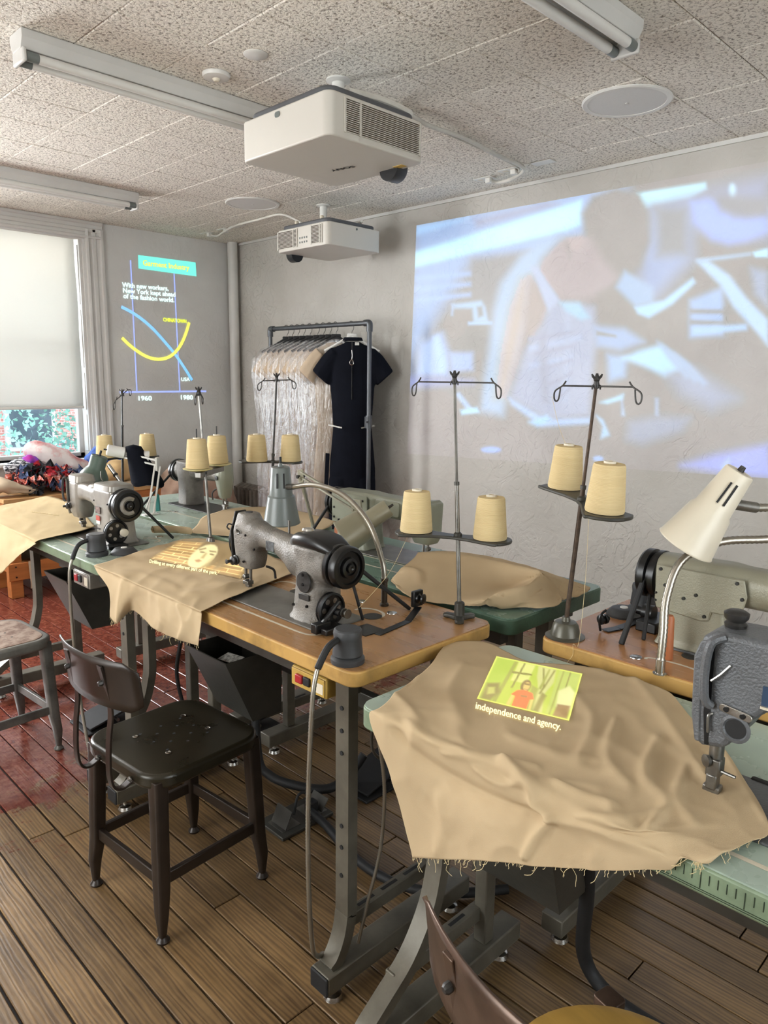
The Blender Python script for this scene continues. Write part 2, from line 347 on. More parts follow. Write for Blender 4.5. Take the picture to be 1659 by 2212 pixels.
ceiling = struct(MB().box(XL, XW, YN, YW, ZC+.012, ZC+.08).build('ceiling', M['tile'], smooth=0))
TP = .3425; tm = MB().box(-TP/2+.0012, TP/2-.0012, -TP/2+.0012, TP/2-.0012, 0, .02).mesh('ceiling_tile', M['tile'], 0)
for i in range(13):
    for j in range(-2, 14):
        cx = 4.014-TP*(i+.5); cyy = 1.548+TP*(j+.5)
        o = put('ceiling_tile', tm, ceiling); o.location = (cx, min(cyy, YW-TP/2+.002), ZC+random.uniform(-.0012, .0012))
        m = o.modifiers.new('bevel', 'BEVEL'); m.width = .004; m.segments = 1
struct(MB().box(XW, XW+.12, YN, YW+.3, -.06, ZC+.08).build('wall_right', M['wall'], smooth=0))
# window wall: two openings
w1 = (1.52, 2.60, .93, 2.72); w2 = (-.20, .88, .93, 2.72)
wb = MB()
for x0, x1, z0, z1 in ((XL, w2[0], 0, ZC+.08), (w2[1], w1[0], 0, ZC+.08), (w1[1], XW, 0, ZC+.08), (w2[0], w2[1], 0, .93), (w2[0], w2[1], 2.72, ZC+.08), (w1[0], w1[1], 0, .93), (w1[0], w1[1], 2.72, ZC+.08)):
    wb.box(x0, x1, YW, YW+.24, z0-.06, z1)
struct(wb.build('wall_back', M['wall_grey'], smooth=0))
ws = MB()
for y0, y1, z0, z1 in ((YN, 1.1, 0, 2.88), (3.3, YW, 0, 2.88), (1.1, 3.3, 0, .8), (1.1, 3.3, 2.55, 2.88)): ws.box(XL-.12, XL, y0, y1, z0-.06, z1)
struct(ws.build('wall_left', M['wall_grey'], smooth=0))
wn = MB()
for x0, x1, z0, z1 in ((XL, -.2, 0, 2.88), (2.0, XW, 0, 2.88), (-.2, 2.0, 0, .8), (-.2, 2.0, 2.6, 2.88)): wn.box(x0, x1, YN-.12, YN, z0-.06, z1)
struct(wn.build('wall_near', M['wall_grey'], smooth=0))
# white bead along the top of the film wall
struct(MB().box(XW-.012, XW, YN, YW, ZC-.022, ZC-.001).build('trim_1', M['white_paint'], smooth=0))
# ------------------------------------------------------------------ window in view
win = struct(thing('window_1', 'tall sash window behind a white roller blind', 'window', (2.06, YW, .93)))
del win['category']
fr = MB()
x0, x1, z0, z1 = w1
fr.box(x0, x0+.06, YW+.14, YW+.20, z0, z1).box(x1-.06, x1, YW+.14, YW+.20, z0, z1).box(x0, x1, YW+.14, YW+.20, z0, z0+.035).box(x0, x1, YW+.14, YW+.20, z1-.06, z1).box(x0, x1, YW+.14, YW+.20, 1.80, 1.86)
fr.build('window_frame', M['white_paint'], win, bevel=.006, world=True)
gm, t, b = nt('window glass'); tr = node(t, 'ShaderNodeBsdfTransparent'); tr.inputs[0].default_value = (.94, .97, 1, 1); gl = node(t, 'ShaderNodeBsdfGlossy'); gl.inputs[1].default_value = .03
mx = node(t, 'ShaderNodeMixShader'); mx.inputs[0].default_value = .06; t.links.new(tr.outputs[0], mx.inputs[1]); t.links.new(gl.outputs[0], mx.inputs[2]); t.links.new(mx.outputs[0], t.nodes['Material Output'].inputs[0])
for za, zb in ((z0+.035, 1.80), (1.86, z1-.06)): MB().box(x0+.06, x1-.06, YW+.168, YW+.172, za, zb).build('pane', gm, win, world=True, smooth=0)
MB().box(x0-.04, x1+.04, YW-.10, YW+.15, z0-.03, z0).build('window_sill', M['white_paint'], win, bevel=.008, world=True)
# panelled reveal boards
for xa, s_ in ((x1-.022, 1), (x0, -1)):
    bd = MB().box(xa, xa+.022, YW+.02, YW+.14, z0, z1).build('window_reveal', M['white_paint'], win, bevel=.002, world=True)
    for za, zb in ((.98, 1.28), (1.32, 1.62), (1.66, 2.12), (2.16, 2.62)):
        MB().box(xa-.006 if s_ > 0 else xa+.022, xa if s_ > 0 else xa+.028, YW+.045, YW+.115, za, zb).build('panel', M['white_paint'], bd, bevel=.005, world=True)
def casing(name, xa, xb, za, zb, vert=True):
    # stepped moulding profile
    prof = [(0, 0), (0, .03), (.018, .034), (.022, .022), (.045, .018), (.05, .028), (.075, .028), (.08, .018), (.105, .022), (.11, .034), (.13, .034), (.13, 0)]
    q = MB()
    if vert: q.prism([(xa+u*(xb-xa)/.13, -v) for u, v in prof], (0, YW, za), (1, 0, 0), (0, 1, 0), (0, 0, zb-za))
    else: q.prism([(za+u*(zb-za)/.13, -v) for u, v in prof], (xa, YW, 0), (0, 0, 1), (0, 1, 0), (xb-xa, 0, 0))
    return q.build(name, M['white_paint'], win, world=True, smooth=0, bevel=.002)
casing('casing', x1+.02, x1+.16, .55, 2.74); casing('casing', x0-.16, x0-.02, .55, 2.74); casing('casing', x0-.16, x1+.16, 2.67, 2.798, False)
# roller blind
bl = thing('roller_blind', 'white translucent roller blind pulled most of the way down the window', 'blind', (2.05, YW+.05, 2.7))
bm_, t, b = nt('white blind fabric'); L = t.links.new
tr = node(t, 'ShaderNodeBsdfTranslucent'); tr.inputs[0].default_value = (.80, .79, .74, 1); df = node(t, 'ShaderNodeBsdfDiffuse'); df.inputs[0].default_value = (.85, .85, .83, 1)
mx = node(t, 'ShaderNodeMixShader'); mx.inputs[0].default_value = .34; L(df.outputs[0], mx.inputs[1]); L(tr.outputs[0], mx.inputs[2]); L(mx.outputs[0], t.nodes['Material Output'].inputs[0])
g = MB(); rows = []
for i in range(41):
    z = 2.69-(2.69-1.345)*i/40; y = YW+.05+.006*math.sin(i*.33)
    rows.append([(x0+.045+(x1-x0-.09)*j/10, y+.003*math.sin(j*1.3+i*.2), z) for j in range(11)])
vs = [p for r_ in rows for p in r_]; g.add(vs, [(i*11+j, i*11+j+1, (i+1)*11+j+1, (i+1)*11+j) for i in range(40) for j in range(10)])
o = g.build('blind_cloth', bm_, bl, world=True); sm_ = o.modifiers.new('thick', 'SOLIDIFY'); sm_.thickness = .0012
MB().cyl((x0+.045, YW+.05, 1.34), (x1-.045, YW+.05, 1.34), .011).build('bottom_bar', M['plastic_white'], bl, world=True)
MB().cyl((x0+.04, YW+.05, 2.685), (x1-.04, YW+.05, 2.685), .02).build('roller', M['plastic_white'], bl, world=True)
# second window of the same wall, outside the view: frame only
win2 = struct(thing('window_2', 'second sash window further along the wall', 'window', (.34, YW, .93))); del win2['category']
f2 = MB(); a0, a1 = w2[:2]
f2.box(a0, a0+.06, YW+.14, YW+.20, z0, z1).box(a1-.06, a1, YW+.14, YW+.20, z0, z1).box(a0, a1, YW+.14, YW+.20, z0, z0+.08).box(a0, a1, YW+.14, YW+.20, z1-.06, z1)
f2.build('window_frame', M['white_paint'], win2, bevel=.006, world=True)
# vertical heating pipe in the corner
rp_ = thing('riser_pipe', 'white painted vertical heating pipe in the room corner', 'pipe', (XW-.07, YW-.09, 0))
MB().cyl((0, 0, 0), (0, 0, ZC), .045, n=20).build('pipe', M['white_paint'], rp_)
MB().lathe([(.075, 0), (.075, .012), (.05, .03), (.045, .03)], (0, 0, 0)).build('collar', M['white_paint'], rp_)
# radiator against the film wall beside the corner
M_rad = mat('brown grey radiator paint', '#7a7066', .5, .1, .15, 12)
rad = thing('radiator', 'dark cast iron column radiator low in the corner', 'radiator', (3.86, 5.45, 0))
for i in range(11):
    y = 5.13+.062*i
    q = MB()
    for xx in (3.79, 3.86, 3.93): q.tube([(xx, y, .08), (xx, y, .59)], .021, 8)
    q.tube([(3.785, y, .585), (3.86, y, .61), (3.935, y, .585)], .026, 8).tube([(3.785, y, .09), (3.935, y, .09)], .026, 8)
    q.tube([(3.79, y, .09), (3.79, y, 0)], .014, 6).tube([(3.93, y, .09), (3.93, y, 0)], .014, 6)
    q.build('section', M_rad, rad, world=True)
# ------------------------------------------------------------------ street outside
st = struct(MB().box(-8, 14, 7.5, 30, -3.6, -3.5).build('ground', mat('street asphalt', '#8d9096', .9), smooth=0))
bk, t, b = nt('red street brickwork'); L = t.links.new
tc = node(t, 'ShaderNodeTexCoord'); br = node(t, 'ShaderNodeTexBrick', Scale=5.0); br.inputs['Color1'].default_value = c4(srgb('#c98678')); br.inputs['Color2'].default_value = c4(srgb('#b8766a')); br.inputs['Mortar'].default_value = c4(srgb('#dccdc4'))
mp = node(t, 'ShaderNodeMapping'); mp.inputs['Rotation'].default_value = (R(90), 0, 0); L(tc.outputs['Object'], mp.inputs[0]); L(mp.outputs[0], br.inputs['Vector']); L(br.outputs[0], b.inputs['Base Color'])
hs_ = thing('brick_house', 'red brick house across the street seen through the window', 'building', (6.2, 15, -3.5))
MB().box(4.0, 9.0, 14.5, 19, -3.5, 9).build('wall', bk, hs_, world=True, smooth=0)
for xx in (4.6, 6.4):
    for zz in (-2.6, .2, 3.0):
        w_ = MB().box(xx, xx+.9, 14.42, 14.5, zz, zz+1.6).build('window', M['white_paint'], hs_, world=True, smooth=0)
        MB().box(xx+.08, xx+.82, 14.40, 14.42, zz+.08, zz+1.52).build('pane', mat('dark pane', '#4d5a63', .1), w_, world=True, smooth=0)
h2 = thing('pale_house', 'pale grey house across the street behind the tree', 'building', (1.5, 17, -3.5))
MB().box(-4, 3.9, 16.5, 21, -3.5, 9).build('wall', mat('pale blue grey render', '#a9b8c4', .8), h2, world=True, smooth=0)
for xx in (1.2, 2.8):
    for zz in (-2.6, .2, 3.0): MB().box(xx, xx+.9, 16.42, 16.5, zz, zz+1.6).build('window', M['lampgrey'], h2, world=True, smooth=0)
leafm = mat('summer leaves', '#8fc0aa', .7, rand=.2)
for n_, (tx, ty, rr_, lab) in enumerate(((3.3, 11.5, 1.1, 'leafy street tree at left in the lower window pane'), (5.4, 12.6, .9, 'leafy street tree in front of the red brick house'))):
    tr_ = thing('street_tree', lab, 'tree', (tx, ty, -3.5))
    MB().tube([(tx, ty, -3.5), (tx+.1, ty, -1.2), (tx, ty, .6)], [.14, .1, .05]).build('trunk', M['chair_brown'], tr_, world=True)
    q = MB()
    for i in range(1500):
        d = Vector(rng.normal(size=3)); d = d.normalized()*rr_*random.random()**.4; c = Vector((tx, ty, .35))+Vector((d.x, d.y, d.z*1.5))
        u = Vector(rng.normal(size=3)).normalized(); w_ = u.cross(Vector(rng.normal(size=3))).normalized()
        q.add([c+u*.05, c+w_*.03, c-u*.05, c-w_*.03], [(0, 1, 2, 3)])
    q.build('crown', leafm, tr_, world=True, smooth=0)['kind'] = 'stuff'
# ------------------------------------------------------------------ sewing tables
def glide(q, x, y): return q.lathe([(.008, .05), (.008, .016), (.022, .012), (.026, 0)], (x, y, 0), n=14)
def sew_table(label, x0, x1, y0, y1, z, top, edge, face, frames, sweepy=True, thick=.042):
    """face=-1: worker sits on the -x side, +1: on the +x side"""
    xf, s = (x0, 1) if face < 0 else (x1, -1)
    dpt = x1-x0
    X = lambda d: xf+s*d
    t = thing('sewing_table', label, 'table', ((x0+x1)/2, (y0+y1)/2, 0), 0, 'industrial sewing tables')
    cx, cyy = (x0+x1)/2, (y0+y1)/2
    body = MB().prism(rrect(dpt, y1-y0, .035, 5), (cx, cyy, z-thick), (1, 0, 0), (0, 1, 0), (0, 0, thick-.003)).build('tabletop', edge, t, world=True, bevel=.004)
    MB().prism(rrect(dpt-.006, y1-y0-.006, .033, 5), (cx, cyy, z-.003), (1, 0, 0), (0, 1, 0), (0, 0, .003)).build('laminate', top, body, world=True)
    # apron rails under the top
    MB().box(min(X(.06), X(.10)), max(X(.06), X(.10)), y0+.08, y1-.08, z-thick-.06, z-thick-.002).build('apron', M['dark'], t, world=True, smooth=0)
    MB().box(min(X(dpt-.10), X(dpt-.06)), max(X(dpt-.10), X(dpt-.06)), y0+.08, y1-.08, z-thick-.06, z-thick-.002).build('apron', M['dark'], t, world=True, smooth=0)
    zt = z-thick
    for fy, style in frames:
        sec = [(-.024, -.016), (.024, -.016), (.024, .016), (-.024, .016)]
        if style == 'straight': path = [(.045, zt), (.045, .30), (.042, .22), (.03, .165), (.005, .118), (-.02, .10)]
        else: path = [(.215, zt), (.215, .50), (.205, .40), (.175, .31), (.11, .22), (.02, .155), (-.03, .12), (-.035, .10)]
        P = catmull([(X(d), fy, zz) for d, zz in path], 5)
        leg = MB().sweep(P, sec).build('leg', M['leg'], t, world=True, bevel=.004)
        hb = MB()
        for zz in (.80, .74, .68, .48, .42, .34):
            if style == 'straight': hb.cyl((X(.029), fy, zz), (X(.0265), fy, zz), .006, n=10)
        if hb.v: hb.build('bolt_hole', M['rubber'], leg, world=True)
        MB().lathe([(.012, 0), (.012, .006), (.006, .008)], (X(.0), fy, .1), n=12).build('bolt', M['steel'], leg, world=True)
        MB().box(min(X(dpt-.17), X(dpt-.13)), max(X(dpt-.17), X(dpt-.13)), fy-.02, fy+.02, .1, zt).build('leg', M['leg'], t, world=True, bevel=.004)
        fb = MB().box(min(X(-.045), X(dpt-.02)), max(X(-.045), X(dpt-.02)), fy-.034, fy+.034, .045, .10).build('foot_bar', M['leg'], t, world=True, bevel=.004)
        MB().box(min(X(-.051), X(-.044)), max(X(-.051), X(-.044)), fy-.033, fy+.033, .046, .099).build('end_cap', M['rubber'], fb, world=True, bevel=.006)
        for d in (.0, dpt-.07): glide(MB(), X(d), fy).build('levelling_foot', M['chrome'], t, world=True)
        # slotted brace beside the foot bar
        sb = MB().box(min(X(.06), X(dpt-.15)), max(X(.06), X(dpt-.15)), fy+.0, fy+.03, .165, .205).build('slotted_brace', M['leg'], t, world=True, bevel=.003)
        sl = MB()
        for d in (.10, .19, .28): sl.box(min(X(d), X(d+.06)), max(X(d), X(d+.06)), fy+.010, fy+.020, .2045, .2056)
        sl.build('slot', M['rubber'], sb, world=True, smooth=0)
    ya, yb = frames[0][0], frames[-1][0]
    for d, zz in ((dpt-.22, .62),):
        st_ = MB().box(min(X(d), X(d+.03)), max(X(d), X(d+.03)), min(ya, yb), max(ya, yb), zz, zz+.05).build('stretcher', M['dark'], t, world=True, bevel=.003)
    return t
T_A = sew_table('oak-topped sewing table with worn ochre edge behind the dark stool', 1.10, 1.645, 1.196, 2.53, .92, M['oak'], M['oak_edge'], -1, ((1.27, 'straight'), (2.46, 'straight')))
T_B = sew_table('pale green sewing table nearest the window on the stool side', 1.095, 1.645, 2.56, 3.90, .92, M['green'], M['green_edge'], -1, ((2.63, 'sweep'), (3.82, 'sweep')))
T_C = sew_table('dark green sewing table behind the oak-topped one along the film wall', 1.69, 2.225, 1.17, 2.50, .92, M['dkgreen'], M['dkgreen_edge'], 1, ((1.26, 'sweep'), (2.42, 'sweep')), thick=.05)
T_D = sew_table('green sewing table in the foreground with a ruler printed on its edge', 1.04, 1.60, -.20, 1.12, .89, M['green'], M['green_edge'], -1, ((1.05, 'sweep'), (-.1, 'sweep')), thick=.05)
T_E = sew_table('reddish wooden sewing table by the film wall under the cream lamp', 1.637, 2.165, -.30, 1.045, .92, M['oak_red'], M['oak_edge'], 1, ((.965, 'straight'), (-.2, 'straight')))
T_F = sew_table('green sewing table furthest back beside the radiator', 1.69, 2.23, 2.56, 3.90, .92, M['green'], M['green_edge'], 1, ((2.66, 'sweep'), (3.80, 'sweep')))
# printed ruler along the front edge of the foreground table
rl = MB()
for i in range(60):
    y = .55-.0127*i
    if y < -.15: break
    rl.box(1.0388, 1.0396, y-.0006, y+.0006, .862 if i % 5 else .852, .878)
rl.box(1.0388, 1.0396, -.15, .56, .850, .8506).box(1.0388, 1.0396, -.15, .56, .8466, .8472)
rl.build('printed_ruler', mat('black print', '#22301f', .6), T_D, world=True, smooth=0)
# light stripes inlaid in the tops (front guide lines)
def stripe(t, pts, w, z, m=M['white_paint']):
    q = MB(); q.sweep([(p[0], p[1], z+.0004) for p in pts], [(0, -w/2), (0, w/2), (.0004, w/2), (.0004, -w/2)], up=(0, 0, 1)); return q.build('inlay_line', m, t, world=True, smooth=0)
m_line = mat('pale painted line', '#d8cdb8', .5)
stripe(T_A, catmull([(1.185, 1.96), (1.185, 1.62), (1.19, 1.50), (1.215, 1.46), (1.24, 1.45)] and [(a, b, 0) for a, b in ((1.185, 1.96), (1.185, 1.62), (1.186, 1.50), (1.20, 1.465), (1.235, 1.45))], 6), .008, .92, m_line)
for cx, cy_ in ((1.44, 1.90), (1.44, 1.50)):
    stripe(T_A, [(cx+.035*math.cos(a), cy_+.05*math.sin(a), 0) for a in np.linspace(-1.9, 1.9, 16)], .009, .92, m_line)
stripe(T_D, [(1.10, .5, 0), (1.10, -.15, 0)], .010, .89, m_line)
stripe(T_D, [(1.345, .46, 0), (1.345, -.15, 0)], .006, .89, m_line)
stripe(T_B, [(1.16, 3.15, 0), (1.16, 2.80, 0)], .008, .92, m_line)
stripe(T_B, [(1.44+.03*math.cos(a), 2.83+.05*math.sin(a), 0) for a in np.linspace(-1.9, 1.9, 16)], .009, .92, m_line)
stripe(T_F, [(1.84, 3.42, 0), (1.84, 3.02, 0)], .006, .92, m_line)
stripe(T_C, [(1.83, 2.06, 0), (1.83, 1.75, 0)], .008, .92, m_line)
stripe(T_C, [(1.92, 2.05, 0), (1.92, 1.60, 0)], .006, .92, m_line)
stripe(T_E, [(1.70+.02*math.cos(a), .70+.07*math.sin(a), 0) for a in np.linspace(-1.9, 1.9, 16)], .008, .92, m_line)
# metal hinge buttons let into the tops
def buttons(t, pts, z):
    for x, y in pts: MB().lathe([(.016, 0), (.015, .003), (.006, .0045), (.0001, .0045)], (x, y, z-.001), n=18).build('steel_button', M['chrome'], t, world=True)
buttons(T_A, ((1.50, 1.60), (1.49, 1.455)), .92)
buttons(T_E, ((1.687, .79),), .92)
buttons(T_B, ((1.50, 2.87),), .92)
buttons(T_F, ((1.755, 3.52), (1.76, 3.40), (1.85, 3.36)), .92)
# ------------------------------------------------------------------ hanging bins
def bin_(label, xf, y0, y1, zt, h=.22, d=.21, face=-1):
    s = 1 if face < 0 else -1; X = lambda a: xf+s*a
    t = thing('waste_bin', label, 'bin', (X(d/2), (y0+y1)/2, zt-h), 0, 'sheet metal bins under the tables')
    P = lambda u, v, zz: (X(u), v, zz)
    a = [P(0, y0, zt), P(d, y0, zt), P(d, y1, zt), P(0, y1, zt)]; b_ = [P(.10, y0+.01, zt-h), P(d, y0+.01, zt-h), P(d, y1-.01, zt-h), P(.10, y1-.01, zt-h)]
    o = MB().add(a+b_, [(4, 5, 6, 7), (0, 1, 5, 4), (1, 2, 6, 5), (2, 3, 7, 6), (3, 0, 4, 7)]).build('bin_body', M['dark'], t, world=True, smooth=0)
    m = o.modifiers.new('thick', 'SOLIDIFY'); m.thickness = .004; m.offset = -1
    for yy in (y0+.03, y1-.03): MB().box(min(X(d-.03), X(d)), max(X(d-.03), X(d)), yy-.012, yy+.012, zt-.02, zt+.10).build('hanger', M['dark'], t, world=True, smooth=0)
    return t
bin_('charcoal sheet metal bin hung under the oak-topped table', 1.135, 1.80, 2.03, .755)
bin_('charcoal sheet metal bin hung under the window end table', 1.135, 2.98, 3.22, .765, .23)
bin_('charcoal sheet metal bin hung under the foreground table', 1.22, .74, .98, .72, .30)
tg = MB().prism([(0, 0), (.09, 0), (.09, .04), (0, .04)], (1.17, 1.90, .735), (0, -1, .1), (1, 0, .25), (0, .0, .0012)).build('paper_tag', mat('printed tag', '#c9c4ba', .8, var=.4, vs=90), world=False, smooth=0)
tag(tg, 'small printed paper tag inside the bin under the oak-topped table', 'tag')
# ------------------------------------------------------------------ switch boxes
def switchbox(label, x, y0, y1, z0, z1, m, btn=True):
    t = thing('switch_box', label, 'switch', (x+.05, (y0+y1)/2, z0))
    MB().box(x, x+.10, y0, y1, z0, z1).build('box', m, t, world=True, bevel=.005)
    MB().box(x-.004, x+.0, y0+.004, y1-.004, z0+.004, z1-.004).build('plate', m, t, world=True, bevel=.002)
    h = (y1-y0); MB().box(x-.013, x-.003, y1-.055, y1-.028, z0+.018, z1-.014).build('red_button', M['red'], t, world=True, bevel=.003)
    MB().box(x-.011, x-.003, y1-.084, y1-.058, z0+.018, z1-.014).build('black_button', M['rubber'], t, world=True, bevel=.003)
    MB().box(x-.0052, x-.0038, y0+.008, y0+.035, z0+.012, z1-.016).build('rating_plate', M['cream'], t, world=True)
    return t
switchbox('ochre switch box with red and black buttons under the oak-topped table', 1.125, 1.325, 1.465, .803, .858, M['yellow_box'])
switchbox('grey beige switch box under the corner of the window end table', 1.115, 2.70, 2.84, .795, .855, M['silver_tan'])
# ------------------------------------------------------------------ audio handsets on ribbed hoses
def ribbed(name, pts, r, parent, k=10, pitch=.006, n=10, world=True, m=None):
    """flexible ribbed metal tube: radius alternates along the path"""
    P = catmull(pts, k); L_ = 0; out = [P[0]]
    tot = sum((P[i+1]-P[i]).length for i in range(len(P)-1)); nseg = int(tot/(pitch/2)); acc = 0; Q = [P[0]]; i = 0; step = tot/nseg; d = 0
    cum = [0]
    for i in range(len(P)-1): cum.append(cum[-1]+(P[i+1]-P[i]).length)
    j = 0
    for s_ in range(1, nseg+1):
        tgt = s_*step
        while j < len(P)-2 and cum[j+1] < tgt: j += 1
        f = (tgt-cum[j])/max(cum[j+1]-cum[j], 1e-9); Q.append(P[j].lerp(P[j+1], min(f, 1)))
    rs = [r if i % 2 == 0 else r*.84 for i in range(len(Q))]
    return MB().tube(Q, rs, n).build(name, m or M['flex'], parent, world=world, smooth=60)
def handset(label, x, y, z, a, hose=None, s=1.0, glab=None):
    t = thing('audio_handset', label, 'handset', (x, y, z), R(a), 'charcoal audio handsets resting on the tables')
    MB().lathe([(.041, .0), (.042, .004), (.042, .012), (.036, .017), (.033, .018)], n=28).build('base_ring', M['plastic_grey'], t)
    MB().lathe([(.033, .016), (.0375, .022), (.0335, .060), (.034, .062), (.0355, .076), (.034, .083), (.030, .086), (.0001, .087)], n=28).build('handset_body', M['plastic_grey'], t)
    if hose:
        hb = MB().tube(catmull(hose[:3], 6), .0085, 10).build('strain_relief', M['rubber'], t, world=True)
        ribbed('hose', hose[2:], .0065, t, pitch=.008)
    return t
def puck(label, x, y, z):
    t = thing('handset_rest', label, 'holder', (x, y, z), 0, 'empty black handset rests')
    MB().lathe([(.050, 0), (.051, .006), (.045, .012), (.036, .022), (.028, .024), (.020, .024), (.0001, .022)], n=28).build('rest_body', M['plastic_grey'], t)
    MB().lathe([(.012, .0235), (.011, .026), (.0001, .026)], n=16).build('magnet', M['plastic_white'], t)
    return t
handset('charcoal handset on the near corner of the oak-topped table', 1.14, 1.262, .92, 0,
        [(1.11, 1.262, .985), (1.07, 1.255, .975), (1.035, 1.25, .935), (1.015, 1.245, .86), (1.00, 1.245, .60), (1.005, 1.25, .36), (1.025, 1.262, .20), (1.06, 1.285, .135), (1.09, 1.30, .115)])
handset('charcoal handset on the near corner of the window end table', 1.16, 2.72, .92, 0,
        [(1.13, 2.72, .985), (1.09, 2.72, .97), (1.065, 2.72, .92), (1.05, 2.72, .85), (1.05, 2.72, .60), (1.055, 2.70, .35), (1.06, 2.66, .16), (1.07, 2.62, .03)])
puck('low black handset rest on the window end table beside the charcoal handset', 1.25, 2.68, .92)
handset('charcoal handset at the back of the reddish table by the film wall', 2.06, .955, .92, 0)
puck('black handset rest with a white centre on the reddish table', 1.98, .975, .92)
handset('charcoal handset on the furthest green table behind the post machine', 2.12, 3.62, .92, 0)
# ------------------------------------------------------------------ lettering
def text_mesh(body, bold=0, align='LEFT'):
    cu = bpy.data.curves.new('lettering', 'FONT'); cu.body = body; cu.size = 1; cu.offset = 0; cu.resolution_u = 3; cu.align_x = align
    o = bpy.data.objects.new('lettering', cu); COL.objects.link(o)
    dg = bpy.context.evaluated_depsgraph_get(); me = bpy.data.meshes.new_from_object(o.evaluated_get(dg))
    vs = [tuple(v.co) for v in me.vertices]; fs = [tuple(p.vertices) for p in me.polygons]
    COL.objects.unlink(o); bpy.data.objects.remove(o); bpy.data.curves.remove(cu); bpy.data.meshes.remove(me)
    if bold:
        n = len(vs); V0, F0 = vs, fs; vs, fs = [], []
        for k, (dx, dy) in enumerate(((-bold, 0), (bold, 0), (0, bold*.6), (0, -bold*.6), (-bold*.7, bold*.4), (bold*.7, -bold*.4))):
            vs = vs+[(x+dx, y+dy, z) for x, y, z in V0]; fs = fs+[tuple(i+n*k for i in f) for f in F0]
    return vs, fs
def text_obj(name, body, o, u, v, size, m, parent=None, bold=0, world=False, width=None):
    vs, fs = text_mesh(body, bold); o, u, v = V(o), V(u).normalized(), V(v).normalized()
    sx = sy = size
    if width:
        xs = [p[0] for p in vs]; sx = width/(max(xs)-min(xs))
    q = MB().add([o+u*p[0]*sx+v*p[1]*sy for p in vs], fs)
    return q.build(name, m, parent, world=world, smooth=0)
# ------------------------------------------------------------------ sewing machines (local: x to the worker's right, y away, z up)
def fuse(o, vox=.0045, it=7):
    m = o.modifiers.new('remesh', 'REMESH'); m.mode = 'VOXEL'; m.voxel_size = vox; m.use_smooth_shade = True
    s = o.modifiers.new('smooth', 'SMOOTH'); s.factor = .5; s.iterations = it
    return o
def zr(q, secs): return q.rings([((cx, cyy, z), (1, 0, 0), (0, 1, 0), w, d, r) for z, cx, cyy, w, d, r in secs])
def xr(q, secs): return q.rings([((x, cyy, cz), (0, 1, 0), (0, 0, 1), d, h, r) for x, cyy, cz, d, h, r in secs])
def wheel(name, t, x, y, z, r, w, m=None, step=True, n=40):
    """grooved handwheel, axis +x"""
    p = [(.004, 0), (r*.86, 0), (r, .004), (r, w*.30), (r*.86, w*.36), (r*.86, w*.5), (r, w*.56), (r, w*.86), (r*.94, w*.98), (r*.78, w), (r*.74, w*.86), (r*.50, w*.86), (r*.46, w*1.05), (r*.33, w*1.08), (r*.30, w*.96), (r*.22, w*.96), (r*.2, w*1.14), (r*.10, w*1.16), (.0005, w*1.1)]
    return MB().lathe(p, (x, y, z), (1, 0, 0), n).build(name, m or M['black'], t, smooth=30)
def screws(t, pts, d, r=.004, m=None, name='screw'):
    d = V(d)
    for p in pts: MB().cyl(V(p)-d*.002, V(p)+d*.003, r, r*.85, n=10).build(name, m or M['black'], t)
def needle_set(t, x, y, z0, z1, parts=True):
    MB().cyl((x, y, z0+.045), (x, y, z1), .0045, n=10).build('needle_bar', M['steel'], t)
    MB().cyl((x+.018, y+.006, z0+.03), (x+.018, y+.006, z1), .005, n=10).build('presser_bar', M['steel'], t)
    f = MB().box(x-.002, x+.026, y-.012, y+.012, z0+.024, z0+.036).box(x-.012, x+.006, y-.024, y+.016, z0+.004, z0+.009).box(x+.008, x+.02, y-.024, y+.016, z0+.004, z0+.009).box(x+.0, x+.018, y-.004, y+.012, z0+.006, z0+.03)
    f.build('presser_foot', M['steel'], t, bevel=.002)
    MB().cyl((x, y-.002, z0+.004), (x, y-.002, z0+.05), .0012, n=6).build('needle', M['chrome'], t)
    MB().lathe([(.008, -.012), (.008, .004), (.004, .006)], (x, y-.004, z0+.046), (0, -1, 0), 12).build('needle_clamp', M['steel'], t)
def belt(t, a, b_, w=.011): return MB().bar(a, b_, w, w).build('belt', M['rubber'], t, bevel=.003)
def winder(t, P, tip, m=None, z=0):
    """flat steel bobbin-winder arm lying on the table with an upturned tension end; points local"""
    o = MB().sweep([V(p) for p in P], [(-.012, -.0015), (.012, -.0015), (.012, .0015), (-.012, .0015)], up=(V(P[-1])-V(P[0])).cross(Vector((0, 0, 1)))).build('winder_arm', M['black'], t)
    MB().lathe([(.004, -.010), (.012, -.008), (.012, -.004), (.004, 0), (.012, .004), (.012, .008), (.005, .012)], tip, V(P[-1]-V(P[0]) if False else V(P[-1])-V(P[0])).cross(Vector((0, 0, 1))), 16).build('tension_disc', M['black'], t)
    MB().bar(V(P[-1])+V(0, 0, -.003), V(tip)+V(0, 0, .012), .014, .003, up=(1, .2, 0)).build('disc_bracket', M['black'], t)
    return o
